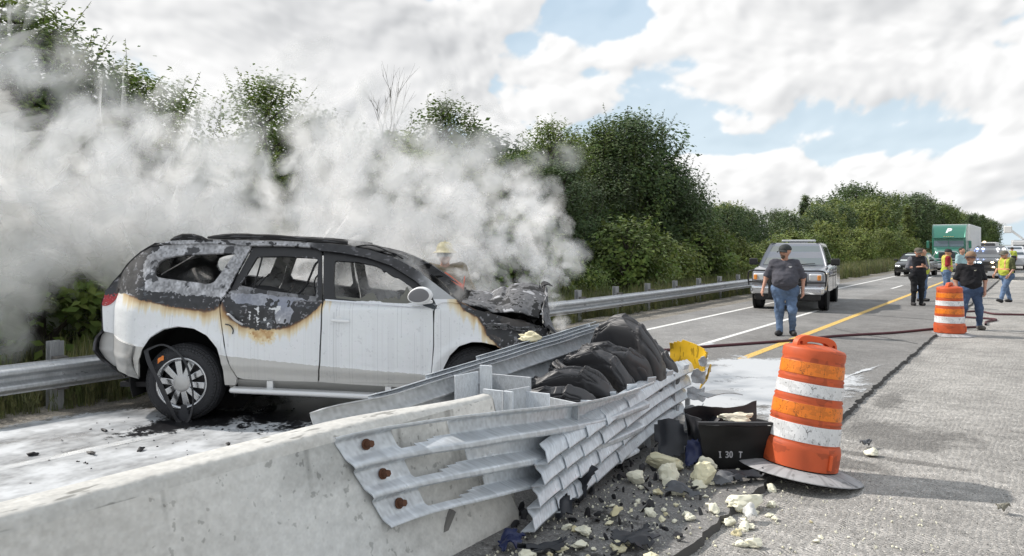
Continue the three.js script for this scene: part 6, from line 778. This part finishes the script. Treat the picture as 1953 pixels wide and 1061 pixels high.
function roadWheel(parent, x, y, z, R, w) { const g = new THREE.Group(); g.name = 'wheel'; g.position.set(x, y, z); parent.add(g); const s = Math.sign(x); part('tyre', lathe([[R * 0.6, -w / 2], [R * 0.9, -w / 2], [R, -w / 2 + 0.04], [R, w / 2 - 0.04], [R * 0.9, w / 2], [R * 0.6, w / 2]], 32).rotateZ(Math.PI / 2), tyreFar, g); part('rim', [disc(R * 0.61, w * 0.7, 24, 0, 0, 0, 'x'), ...[0, 1, 2, 3, 4].map((k) => bx(0.03, R * 1.1, 0.07, s * w * 0.38, 0, 0, k * Math.PI / 5, 0, 0))], rimFar, g); return g; }
// body from lengthwise sections [z, half width, bottom, top, corner radius], cab from level slices
function vehicle(name, label, category, p, turn, d) {
  const o = thing(name, label, category, [p.x, p.y, p.z], turn, d.group); if (d.scale) o.scale.setScalar(d.scale);
  part('body', loft(d.body.map(([z, hw, y0, y1, r]) => rrect(hw, y0, y1, r, z)).reverse(), true, 0.7), d.paint, o);
  const c = d.cab; // y, half width, z front, z rear at belt and at roof
  part('cabin', loft([slab(c.hw0, c.z0, c.zr0, 0.1, c.y0), slab(lerp(c.hw0, c.hw1, 0.5), lerp(c.z0, c.z1, 0.5), lerp(c.zr0, c.zr1, 0.5), 0.1, lerp(c.y0, c.y1, 0.5)), slab(c.hw1, c.z1, c.zr1, 0.12, c.y1 - 0.05), slab(c.hw1 - 0.06, c.z1 - 0.10, c.zr1 + 0.1, 0.14, c.y1)].map((r) => r.map(([x, y, z]) => [x, y, z])).map((r) => r), true, 0.6), d.paint, o);
  const at = (t, e = 0.012) => [lerp(c.hw0, c.hw1, t) + e, lerp(c.y0, c.y1 - 0.05, t), lerp(c.z0, c.z1, t), lerp(c.zr0, c.zr1, t)];
  const [h0, y0, f0] = at(0.08), [h1, y1, f1] = at(0.93);
  part('windshield', quad4([-h0 + 0.1, y0, f0 + 0.02], [h0 - 0.1, y0, f0 + 0.02], [h1 - 0.1, y1, f1 + 0.02], [-h1 + 0.1, y1, f1 + 0.02]), d.glass ?? glassDark, o);
  for (const s of [-1, 1]) for (const [a, b] of d.sideGlass) { const [w0, ya, zf, zb] = at(0.12), [w1, yb, zf1, zb1] = at(0.88); const q = [[s * w0, ya, lerp(zf, zb, a)], [s * w0, ya, lerp(zf, zb, b)], [s * w1, yb, lerp(zf1, zb1, b)], [s * w1, yb, lerp(zf1, zb1, a)]]; part('side_window', quad4(...(s > 0 ? q : [q[1], q[0], q[3], q[2]])), glassDark, o); }
  for (const z of d.axles) for (const s of [-1, 1]) { roadWheel(o, s * (d.track ?? 0.82), d.R, z, d.R, 0.25); part('wheel_arch', disc(d.R + 0.09, 0.06, 28, s * ((d.track ?? 0.82) + 0.09), d.R + 0.02, z, 'x'), M(0.006, 0.006, 0.006, 0.9), o); }
  if (d.mirror) for (const s of [-1, 1]) part('mirror', [rb(0.24, d.mirror[2], 0.12, 0.04, s * d.mirror[0], d.mirror[1], d.mirror[3]), bx(0.2, 0.04, 0.05, s * (d.mirror[0] - 0.14), d.mirror[1] - 0.05, d.mirror[3])], d.mirrorMat ?? blackTrim, o);
  return o;
}
const faceCam = -ROAD; // vehicles that drive towards the camera along the road
{
  // silver pickup with a black brush guard
  const W = 1.0, t = vehicle('pickup_truck', 'silver pickup truck with black brush guard and roof light bar', 'pickup', RP(20.75, -5.6, 0), -0.475, {
    paint: new THREE.MeshPhysicalMaterial({ color: new THREE.Color().setRGB(0.26, 0.27, 0.30), roughness: 0.3, metalness: 0.6, clearcoat: 1, clearcoatRoughness: 0.06 }), glass: new THREE.MeshPhysicalMaterial({ color: new THREE.Color().setRGB(0.16, 0.18, 0.18), roughness: 0.08, clearcoat: 1 }),
    body: [[-0.04, 0.84, 0.62, 1.02, 0.1], [-0.10, 0.93, 0.5, 1.10, 0.12], [-0.4, 0.97, 0.45, 1.16, 0.12], [-1.0, 0.99, 0.45, 1.2, 0.12], [-1.5, 1.0, 0.45, 1.22, 0.1], [-3.6, 1.0, 0.45, 1.24, 0.08], [-3.7, 1.0, 0.45, 1.30, 0.05], [-5.7, 1.0, 0.5, 1.30, 0.05], [-5.75, 0.98, 0.52, 1.28, 0.04]],
    cab: { hw0: 0.93, hw1: 0.72, y0: 1.19, y1: 1.87, z0: -1.35, z1: -2.05, zr0: -3.72, zr1: -3.55 }, sideGlass: [[0.10, 0.46], [0.50, 0.86]], axles: [-0.95, -4.55], R: 0.40, track: 0.86, mirror: [1.12, 1.32, 0.2, -1.55] });
  part('grille', [rb(1.02, 0.34, 0.05, 0.04, 0, 0.88, 0.0), ...[-0.25, 0, 0.25].map((x) => bx(0.02, 0.3, 0.06, x, 0.88, 0.0))], blackTrim, t);
  for (const s of [-1, 1]) { const h = part('headlight', rb(0.34, 0.2, 0.14, 0.05, s * 0.72, 0.93, -0.06, 0, s * 0.25, 0), lampGlass, t); part('turn_signal', rb(0.09, 0.14, 0.05, 0.02, s * 0.82, 0.92, -0.005, 0, s * 0.3, 0), M(0.8, 0.3, 0.06, 0.3), h); }
  part('bumper', [rb(1.9, 0.24, 0.2, 0.08, 0, 0.58, 0.02), bx(0.7, 0.1, 0.03, 0, 0.56, 0.115)], chromeM, t); part('lower_valance', rb(1.7, 0.2, 0.15, 0.05, 0, 0.40, -0.02), blackTrim, t);
  part('brush_guard', [-0.42, 0.42].map((x) => rb(0.075, 0.82, 0.05, 0.02, x, 0.78, 0.17)).concat([tube([[-0.98, 0.7, 0.1], [-1.0, 0.95, 0.10], [-0.96, 1.08, 0.13], [-0.5, 1.11, 0.17], [0.5, 1.11, 0.17], [0.96, 1.08, 0.13], [1.0, 0.95, 0.10], [0.98, 0.7, 0.1]], 0.022, 60, 7), tube([[-1.0, 0.80, 0.08], [-0.6, 0.79, 0.14], [0.6, 0.79, 0.14], [1.0, 0.80, 0.08]], 0.02, 30, 7), bar(V(-0.42, 1.0, 0.17), V(0.42, 1.0, 0.17), 0.018), bar(V(-0.42, 0.66, 0.17), V(0.42, 0.66, 0.17), 0.018)]), blackTrim, t);
  part('light_bar', [rb(0.95, 0.06, 0.22, 0.025, 0.05, 1.935, -2.45), bx(0.5, 0.05, 0.1, 0.05, 1.90, -2.45)], M(0.55, 0.57, 0.6, 0.25), t);
  part('license_plate', rb(0.3, 0.15, 0.01, 0.01, 0.0, 0.57, 0.14), M(0.6, 0.6, 0.58, 0.5), t);
  part('door_decal', [0, 1, 2, 3, 4].map((k) => new THREE.SphereGeometry(0.12, 12, 8).scale(0.02, 0.6 - 0.05 * k, 0.8).translate(1.0, 1.03 - 0.02 * Math.abs(k - 2), -1.35 - k * 0.22)), M(0.10, 0.12, 0.2, 0.3), t);
  for (const z of [-2.45, -3.4]) part('door_seam', bx(0.012, 0.72, 0.012, 1.0, 0.86, z), blackTrim, t);
  part('wiper', [bar(V(-0.5, 1.24, -1.36), V(0.0, 1.28, -1.38), 0.01), bar(V(0.1, 1.24, -1.36), V(0.6, 1.28, -1.38), 0.01)], blackTrim, t);
  // dark police car with its lights on
  const s = vehicle('police_car', 'dark police sport utility car with blue and white lights lit', 'police car', RP(47.2, -2.2, 0), faceCam, { paint: carPaint(0.10, 0.10, 0.105), body: [[-0.03, 0.82, 0.4, 0.92, 0.12], [-0.1, 0.93, 0.32, 1.0, 0.14], [-0.5, 0.98, 0.3, 1.06, 0.14], [-1.2, 1.0, 0.3, 1.12, 0.12], [-4.6, 1.0, 0.32, 1.16, 0.1], [-4.9, 0.9, 0.4, 1.1, 0.1]], cab: { hw0: 0.92, hw1: 0.68, y0: 1.08, y1: 1.76, z0: -1.15, z1: -1.95, zr0: -4.8, zr1: -4.4 }, sideGlass: [[0.08, 0.32], [0.36, 0.6], [0.64, 0.9]], axles: [-0.9, -3.8], R: 0.38, glass: new THREE.MeshPhysicalMaterial({ color: new THREE.Color().setRGB(0.13, 0.14, 0.15), roughness: 0.1, clearcoat: 1 }), mirror: [1.08, 1.16, 0.16, -1.4] });
  const glow = (nm, x, y, z, r, c, k, par) => { const m = part(nm, new THREE.SphereGeometry(r, 14, 10).scale(1.3, 0.8, 0.6).translate(x, y, z), new THREE.MeshStandardMaterial({ color: 0xffffff, emissive: new THREE.Color().setRGB(...c), emissiveIntensity: k * 0.6 }), par); const l = new THREE.PointLight(new THREE.Color().setRGB(...c), k * r * r * 3); l.position.set(x, y, z + 0.09); par.add(l); l.castShadow = true; return m; };
  for (const [x, c] of [[-0.62, [0.35, 0.5, 1]], [-0.34, [0.35, 0.5, 1]], [0.34, [1, 1, 1]], [0.62, [1, 1, 1]]]) glow('warning_light', x, 1.6, -1.72, 0.06, c, 4, s);
  glow('headlight', 0.72, 0.86, 0.03, 0.17, [1, 0.96, 0.82], 12, s); glow('warning_light', -0.42, 0.87, 0.03, 0.07, [0.55, 0.8, 1], 5, s); glow('warning_light', 0.16, 0.88, 0.03, 0.06, [1, 0.75, 0.4], 5, s); glow('warning_light', 0.22, 0.62, 0.03, 0.06, [1, 0.75, 0.4], 4, s);
  part('headlight', rb(0.34, 0.16, 0.1, 0.04, -0.74, 0.86, -0.05), lampGlass, s); part('push_bumper', [rb(0.8, 0.1, 0.1, 0.03, 0, 0.55, 0.08), rb(0.06, 0.5, 0.08, 0.02, -0.3, 0.6, 0.08), rb(0.06, 0.5, 0.08, 0.02, 0.3, 0.6, 0.08)], blackTrim, s); part('grille', rb(0.9, 0.2, 0.03, 0.03, 0, 0.82, 0.0), blackTrim, s); part('license_plate', rb(0.3, 0.12, 0.02, 0.01, 0.1, 0.36, 0.03), M(0.7, 0.7, 0.7, 0.5), s);
  // small black car
  const c = vehicle('black_car', 'black sedan with pale windshield glare behind the officer', 'car', RP(47.6, -6.05, 0), faceCam - 0.05, { paint: carPaint(0.02, 0.02, 0.022), scale: 0.95, body: [[-0.03, 0.7, 0.35, 0.68, 0.12], [-0.15, 0.84, 0.25, 0.76, 0.14], [-0.7, 0.9, 0.25, 0.86, 0.14], [-1.3, 0.92, 0.25, 0.93, 0.12], [-3.9, 0.92, 0.28, 0.97, 0.12], [-4.5, 0.8, 0.35, 0.9, 0.14]], cab: { hw0: 0.82, hw1: 0.6, y0: 0.9, y1: 1.42, z0: -1.1, z1: -1.95, zr0: -4.1, zr1: -3.3 }, sideGlass: [[0.1, 0.46], [0.5, 0.84]], axles: [-0.85, -3.55], R: 0.32, track: 0.78, glass: new THREE.MeshPhysicalMaterial({ color: new THREE.Color().setRGB(0.5, 0.56, 0.56), roughness: 0.08, clearcoat: 1 }), mirror: [0.98, 0.98, 0.12, -1.35] });
  for (const q of [-1, 1]) part('headlight', rb(0.32, 0.12, 0.12, 0.04, q * 0.62, 0.62, -0.06, 0, q * 0.4, 0), lampGlass, c); part('grille', rb(0.7, 0.1, 0.03, 0.03, 0, 0.48, -0.02), chromeM, c);
  // green tractor with white trailer
  const g = thing('semi_truck', 'green semi truck tractor with a white letter and white box trailer', 'truck', RP(57.4, -5.05, 0).toArray(), faceCam); g.scale.setScalar(0.88);
  const green = carPaint(0.04, 0.19, 0.135);
  part('hood', loft([[0.0, 0.62, 0.75, 1.45, 0.2], [-0.15, 0.78, 0.6, 1.6, 0.2], [-0.9, 0.95, 0.55, 1.85, 0.2], [-1.5, 1.05, 0.55, 1.95, 0.15]].map(([z, hw, a, b, r]) => rrect(hw, a, b, r, z)).reverse(), true, 0.7), green, g);
  for (const q of [-1, 1]) { part('fender', loft([[-0.1, 0.16, 0.5, 0.95, 0.12], [-0.5, 0.2, 0.5, 1.15, 0.14], [-1.2, 0.2, 0.55, 1.1, 0.12]].map(([z, hw, a, b, r]) => rrect(hw, a, b, r, z).map(([x, y, k]) => [x + q * 1.0, y, k])).reverse()), green, g); part('headlight', rb(0.26, 0.16, 0.1, 0.04, q * 0.98, 0.82, -0.03), lampGlass, g); roadWheel(g, q * 1.0, 0.5, -0.85, 0.5, 0.3); roadWheel(g, q * 0.98, 0.5, -4.6, 0.5, 0.5); roadWheel(g, q * 0.98, 0.5, -5.8, 0.5, 0.5); }
  part('cab', [rb(2.3, 1.35, 1.9, 0.12, 0, 2.1, -2.4), rb(2.3, 1.2, 1.9, 0.12, 0, 1.2, -2.6)], green, g);
  part('windshield', quad4([-1.02, 1.95, -1.42], [1.02, 1.95, -1.42], [0.98, 2.55, -1.46], [-0.98, 2.55, -1.46]), new THREE.MeshPhysicalMaterial({ color: new THREE.Color().setRGB(0.10, 0.15, 0.19), roughness: 0.1, clearcoat: 1 }), g); part('windshield_post', bx(0.04, 0.62, 0.03, 0, 2.25, -1.42), green, g); part('sun_visor', rb(2.1, 0.1, 0.2, 0.03, 0, 2.62, -1.4), green, g);
  part('roof_fairing', loft([[2.66, -1.42, 1.12], [3.0, -1.62, 1.14], [3.4, -1.95, 1.16], [3.66, -2.4, 1.18], [3.70, -3.2, 1.2]].map(([y, z, hw]) => slab(hw, z - 0.0, -3.35, 0.12, y)), true, 0.6), green, g);
  { const cv = document.createElement('canvas'); cv.width = cv.height = 256; const k = cv.getContext('2d'); k.clearRect(0, 0, 256, 256); k.fillStyle = '#fff'; k.strokeStyle = '#fff'; k.lineWidth = 10; k.font = 'bold italic 240px sans-serif'; k.textAlign = 'center'; k.textBaseline = 'middle'; k.fillText('P', 128, 132); k.strokeText('P', 128, 132); const tx = new THREE.CanvasTexture(cv); tx.colorSpace = THREE.SRGBColorSpace; part('letter', quad4([-0.42, 2.95, -1.575], [0.28, 2.95, -1.575], [0.28, 3.45, -1.98], [-0.42, 3.45, -1.98], 0, 2), new THREE.MeshPhysicalMaterial({ color: 0xffffff, map: tx, transparent: true, alphaTest: 0.5, roughness: 0.5 }), g); }
  part('marker_lights', [-0.3, -0.15, 0, 0.15, 0.3].map((x) => rb(0.1, 0.04, 0.05, 0.015, x, 2.72, -1.42)), M(0.75, 0.6, 0.3, 0.4), g);
  part('grille', [rb(1.1, 0.62, 0.06, 0.1, 0, 1.2, 0.0), ...[...Array(7)].map((_, i) => bx(0.02, 0.55, 0.03, -0.42 + i * 0.14, 1.2, 0.04))], M(0.09, 0.1, 0.11, 0.3, 0.5), g);
  part('grille_guard', [tube([[-0.95, 0.3, 0.12], [-0.95, 0.9, 0.14], [-0.7, 1.5, 0.14], [-0.35, 1.58, 0.14], [0, 1.5, 0.14], [0.35, 1.58, 0.14], [0.7, 1.5, 0.14], [0.95, 0.9, 0.14], [0.95, 0.3, 0.12]], 0.035, 60, 6), ...[0.55, 0.8, 1.0].map((y) => bar(V(-0.95, y, 0.14), V(0.95, y, 0.14), 0.03))], chromeM, g); part('bumper', rb(2.2, 0.42, 0.3, 0.1, 0, 0.5, -0.05), M(0.5, 0.51, 0.53, 0.35, 0.5), g);
  for (const q of [-1, 1]) part('mirror', [rb(0.2, 0.6, 0.16, 0.06, q * 1.42, 2.1, -1.5), bar(V(q * 1.15, 2.3, -1.6), V(q * 1.4, 2.3, -1.5), 0.02)], green, g);
  part('trailer', [rb(2.62, 2.75, 13, 0.04, 0, 2.35, -10.2)], M(0.72, 0.73, 0.75, 0.5), g); part('trailer_rail', [...Array(10)].map((_, i) => bx(0.02, 2.6, 0.04, 1.315, 2.35, -4.2 - i * 1.3)), M(0.6, 0.61, 0.63, 0.5), g); for (const q of [-1, 1]) { roadWheel(g, q * 0.98, 0.5, -14.2, 0.5, 0.5); roadWheel(g, q * 0.98, 0.5, -15.4, 0.5, 0.5); }
  // vehicles queued further off
  const far = (nm, label, cat, u, v, pnt, sc, tall = 1) => vehicle(nm, label, cat, RP(u, v, 0), faceCam, { paint: pnt, scale: sc, group: 'vehicles queued far up the road', body: [[-0.03, 0.8, 0.35, 0.8, 0.12], [-0.15, 0.9, 0.28, 0.9, 0.14], [-1.2, 0.95, 0.28, 1.05, 0.12], [-4.4, 0.95, 0.3, 1.08, 0.1], [-4.7, 0.9, 0.4, 1.0, 0.1]], cab: { hw0: 0.88, hw1: 0.66, y0: 1.0, y1: 1.0 + 0.66 * tall, z0: -1.1, z1: -1.85, zr0: -4.6, zr1: -4.3 }, sideGlass: [[0.1, 0.45], [0.5, 0.88]], axles: [-0.9, -3.7], R: 0.36 });
  far('parked_car', 'pale grey car queued just behind the police car', 'car', 66, -1.7, carPaint(0.55, 0.57, 0.6), 1.05); far('parked_car', 'dark pickup-like car queued far up the milled lane', 'car', 88, -4.2, carPaint(0.07, 0.08, 0.09), 1); far('parked_car', 'white car at the far end of the queue', 'car', 128, 1.0, carPaint(0.7, 0.7, 0.7), 1); far('parked_car', 'dark green van far up the road', 'van', 150, 3.6, carPaint(0.05, 0.07, 0.06), 1.2, 1.3); far('parked_car', 'white van furthest up the road by the grass bank', 'van', 165, 6.2, carPaint(0.75, 0.75, 0.74), 1.2, 1.3);
  const box = (nm, label, u, v, w, h, pnt, extra) => { const o = thing(nm, label, 'truck', RP(u, v, 0).toArray(), faceCam); part('cab', [rb(w, h * 0.42, 1.6, 0.12, 0, h * 0.33, -0.8), rb(w * 0.92, h * 0.3, 1.3, 0.12, 0, h * 0.62, -0.95)], pnt, o); part('windshield', quad4([-w * 0.4, h * 0.52, -0.28], [w * 0.4, h * 0.52, -0.28], [w * 0.38, h * 0.72, -0.32], [-w * 0.38, h * 0.72, -0.32]), glassDark, o); part('bed', rb(w, h * 0.5, 4.4, 0.06, 0, h * 0.55, -4), M(0.62, 0.63, 0.64, 0.5), o); part('grille', rb(w * 0.5, h * 0.12, 0.05, 0.03, 0, h * 0.3, 0.02), blackTrim, o); for (const q of [-1, 1]) { roadWheel(o, q * w * 0.42, 0.45, -0.8, 0.45, 0.3); roadWheel(o, q * w * 0.42, 0.45, -5, 0.45, 0.4); part('headlight', rb(0.25, 0.15, 0.05, 0.03, q * w * 0.38, h * 0.28, 0.02), lampGlass, o); } extra?.(o); return o; };
  box('utility_truck', 'white bucket truck with raised boom behind the queue', 100, -1.4, 2.4, 3.0, M(0.6, 0.61, 0.62, 0.45), (o) => part('boom', [bar(V(0, 2.4, -4), V(-1.4, 3.7, -2), 0.14), rb(0.8, 0.8, 0.7, 0.1, -1.5, 3.6, -1.8)], M(0.75, 0.75, 0.74, 0.5), o)); box('box_truck', 'white box truck further up the queue', 118, 0.2, 2.4, 3.4, M(0.72, 0.72, 0.72, 0.45));
  box('utility_truck', 'dark utility truck with amber beacon beside the trailer', 78, -4.2, 2.2, 2.6, M(0.05, 0.05, 0.055, 0.45), (o) => { glow('beacon_light', 0.2, 2.1, -0.8, 0.1, [1, 0.7, 0.25], 3, o); });
  { const o = thing('road_sign', 'back of a diamond road sign beside the far queue', 'sign', RP(92, -7.6, 0).toArray(), faceCam); part('post', bx(0.08, 2.4, 0.08, 0, 1.2, 0), galvDull, o); part('sign_plate', bx(1.1, 1.1, 0.02, 0, 2.3, 0.06, 0, 0, Math.PI / 4), M(0.28, 0.29, 0.3, 0.6), o); }
  { const p = RP(31.4, -8.9, 0), o = thing('marker_post', 'short yellowish wooden marker post behind the pickup', 'post', p.toArray(), 0.3); part('stake', rb(0.1, 1.15, 0.1, 0.012, 0, 0.57, 0), M(0.5, 0.4, 0.2, 0.85), o); part('cap', rb(0.104, 0.06, 0.104, 0.012, 0, 1.17, 0), M(0.6, 0.5, 0.3, 0.8), o); }
  // fire hose
  const hoseM = new THREE.MeshPhysicalMaterial({ color: new THREE.Color().setRGB(0.085, 0.028, 0.034), roughness: 0.75 });
  const hose = (pts, label) => single('fire_hose', tube(pts.map(([x, d, y]) => V(x, y ?? 0.024, -d)), 0.025, 160, 8), hoseM, label, 'hose');
  hose([[2.2, 12.4], [2.86, 12.63], [3.32, 12.92], [3.97, 13.22], [5.12, 13.75], [6.41, 14.5], [7.71, 15.0], [8.6, 15.5], [9.04, 15.76], [9.5, 16.1, 0.0], [10.0, 16.37, -0.02], [10.5, 16.5, -0.02]], 'dark red fire hose snaking from the cushion to the drum');
  hose([[10.9, 17.0, -0.02], [11.3, 17.6, -0.02], [11.9, 18.2, -0.02], [11.5, 18.8, -0.02], [11.6, 19.6, -0.02], [12.3, 20.2, -0.02], [12.9, 20.4, -0.02], [12.8, 19.8, -0.02], [12.8, 19.55, -0.02], [13.4, 19.4, -0.02], [15.5, 19.5, -0.02]], 'dark red fire hose looping behind the man in black across the lane');
}

// ---------------------------------------------------------------- smoke: thin curling veils of it, strewn thickly through the billows
{
  const r = rng(4242), gs = () => { let s = 0; for (let i = 0; i < 4; i++) s += r(); return (s - 2) * 1.73; };
  const T = 1024, veil = tex(T, T, (u, v) => {
    const k = (u > 0.5 ? 1 : 0) + (v > 0.5 ? 2 : 0), x = (u % 0.5) * 4 - 1, y = (v % 0.5) * 4 - 1, w = k * 17.3, q = fbm2(x * 1.3 + w, y * 1.3, 3), d = Math.hypot(x + 0.5 * q, y + 0.5 * fbm2(x * 1.3 + w + 40, y * 1.3, 3));
    const f = fbm2(x * 1.9 + w + 9 + q, y * 1.9 + q, 5), e = clamp(1 - Math.hypot(x, y)); return grey(Math.pow(clamp(1 - d * d), 1.6) * sstep(0, 0.25, e) * (0.6 + 0.4 * sstep(-0.4, 0.35, f)));
  }, { wrap: false });
  // the wind draws the smoke out along the road side: veils lie roughly in the plane of wind and rise, tilted by up to fifty degrees
  const drift = () => { const t = 0.25 + 0.5 * Math.sqrt(r()), a = r() * 6.283; return new THREE.Quaternion().setFromUnitVectors(V(0, 0, 1), V(Math.sin(t) * Math.cos(a) + 0.15, Math.sin(t) * Math.sin(a) + 0.1, Math.cos(t)).normalize()).multiply(new THREE.Quaternion().setFromAxisAngle(V(0, 0, 1), r() * 6.283)); };
  const disk = (s, t) => [Math.cos(s * 6.28318) * (t * 0.94 + 0.001), Math.sin(s * 6.28318) * (t * 0.94 + 0.001)], list = [];
  for (let k = 0; k < 4; k++) {
    const c = V(gs() * 1.1, gs() * 1.1, gs() * 1.1), q = drift(), b = gs() * 0.1, e = gs() * 0.1;
    list.push(grid((s, t) => { const [x, y] = disk(s, t); return V(x, y, b * x * x + e * y * y + 0.12 * n3(x * 1.2 + k * 9, y * 1.2, 2)).applyQuaternion(q).add(c).toArray(); }, 12, 4, 0, (s, t) => { const [x, y] = disk(s, t); return [(k & 1) * 0.5 + x * 0.249 + 0.25, ((k >> 1) & 1) * 0.5 + y * 0.249 + 0.25]; }));
  }
  const g = mergeGeometries(list);
  const BLOBS = [[-0.13, 1.71, 11.0, 0.74, 0.59, 0.7, 19, 0.221, 0.9, 0.9, 0],
    [0.45, 1.3, 10.1, 0.3, 0.29, 0.35, 10, 0.117, 0.9, 0.5, 0],
    [0.11, 2.34, 11.2, 0.38, 0.83, 0.6, 16, 0.195, 0.7, 0.8, 0],
    [-1.03, 2.44, 11.5, 1.14, 0.9, 1.0, 23, 0.338, 0.8, 1.2, 0],
    [-2.55, 2.33, 11.0, 1.33, 0.94, 0.8, 15, 0.364, 0.6, 1.4, 0],
    [-4.42, 2.34, 11.2, 1.43, 1.03, 0.9, 14, 0.416, 0.5, 1.7, 0],
    [-5.73, 2.23, 10.4, 1.48, 0.96, 0.7, 12, 0.442, 0.5, 1.7, 0],
    [-7.0, 2.28, 9.9, 1.19, 1.05, 0.6, 10, 0.442, 0.5, 1.7, 0],
    [-2.91, 2.17, 12.2, 1.47, 0.87, 0.7, 11, 0.416, 0.6, 1.4, 1],
    [-4.9, 2.13, 12.2, 1.64, 1.0, 0.6, 16, 0.52, 0.5, 1.7, 1],
    [-6.36, 2.03, 11.4, 1.62, 0.89, 0.5, 13, 0.546, 0.5, 1.7, 1],
    [-7.56, 2.09, 10.7, 1.29, 0.91, 0.5, 11, 0.546, 0.5, 1.7, 1],
    [-8.29, 2.15, 10.2, 0.87, 1.09, 0.5, 7, 0.546, 0.5, 1.7, 1],
    [-1.01, 2.13, 12.2, 0.95, 0.69, 0.6, 5, 0.338, 0.7, 1.2, 1],
    [-5.57, 3.1, 11.6, 1.81, 0.74, 0.8, 13, 0.442, 0.6, 1.6, 0],
    [-7.12, 2.99, 10.6, 1.5, 0.98, 0.7, 18, 0.442, 0.6, 1.6, 0],
    [-3.54, 3.23, 12, 1.28, 0.64, 0.7, 7, 0.416, 0.7, 1.4, 0],
    [-6.51, 4.19, 10.6, 1.95, 0.83, 0.6, 8, 0.52, 0.7, 1.8, 0],
    [-1.84, 3.31, 12, 1.28, 0.64, 0.7, 8, 0.39, 0.7, 1.3, 0],
    [-4.21, 4.55, 13, 2.77, 0.74, 0.8, 3, 0.572, 0.7, 2, 0],
    [-2.48, 1.31, 10.4, 1.4, 0.33, 0.4, 10, 0.26, 0.3, 1.2, 1],
    [-3.56, 1.58, 8.35, 0.44, 0.19, 0.25, 3, 0.182, 0.2, 1, 0],
    [-1.63, 1.38, 8.3, 0.5, 0.28, 0.25, 7, 0.208, 0.2, 1, 0],
    [-2.57, 1.48, 8.3, 0.38, 0.25, 0.25, 4, 0.208, 0.2, 1, 0],
    [-6.89, 1.33, 10.6, 1.28, 0.34, 0.4, 5, 0.364, 0.8, 1.2, 0],
    [-0.71, 1.28, 11.0, 0.62, 0.31, 0.35, 9, 0.182, 0.8, 0.6, 0],
    [-0.91, 1.48, 9.75, 0.38, 0.41, 0.25, 7, 0.182, 0.6, 0.8, 0]]; // centre x, y, depth; half sizes; how many puffs; puff size; how torn; size of the billows
  const items = [], thick = [];
  for (const [x, y, d, rx, ry, rd, n, size, torn, warp, core] of BLOBS) {
    let made = 0, tries = 0;
    while (made < n && tries++ < n * 40) {
      const px = x + gs() * rx * 0.62, py = y + gs() * ry * 0.62, pd = d + gs() * rd * 0.62;
      if (py < 0.05) continue;
      const k = 1 / warp, f = fbm3(px * k, py * k, pd * k, 4) / 0.5;
      if (r() < sstep(-0.55, 0.25 + torn * 0.2, f)) { (core ? thick : items).push([px, py, pd, size * (0.6 + r() * 0.8)]); made++; }
    }
  }
  const group = new THREE.Group(); group.name = 'smoke'; tag(group, 'white smoke billowing from the burnt car towards the trees', 'smoke', null, 'stuff'); scene.add(group);
  const mx = new THREE.Matrix4(), q = new THREE.Quaternion();
  for (const [name, list, opacity] of [['thin_smoke', items, 0.44], ['dense_smoke', thick, 0.8]]) {
    const m = new THREE.InstancedMesh(g, new THREE.MeshPhysicalMaterial({ color: new THREE.Color().setRGB(0.985, 0.985, 0.985), roughness: 1, transmission: 0.5, thickness: 0, side: THREE.DoubleSide, specularIntensity: 0, alphaMap: veil, transparent: true, opacity }), list.length);
    list.forEach(([x, y, d, s], i) => { q.setFromEuler(new THREE.Euler((r() - 0.5) * 0.7, (r() - 0.5) * 0.7, r() * 6.283)); m.setMatrixAt(i, mx.compose(V(x, y, -d), q, V(s, s, s))); });
    m.name = name; m.castShadow = m.receiveShadow = true; m.userData.kind = 'stuff'; group.add(m);
  }
}

renderer.render(scene, camera);
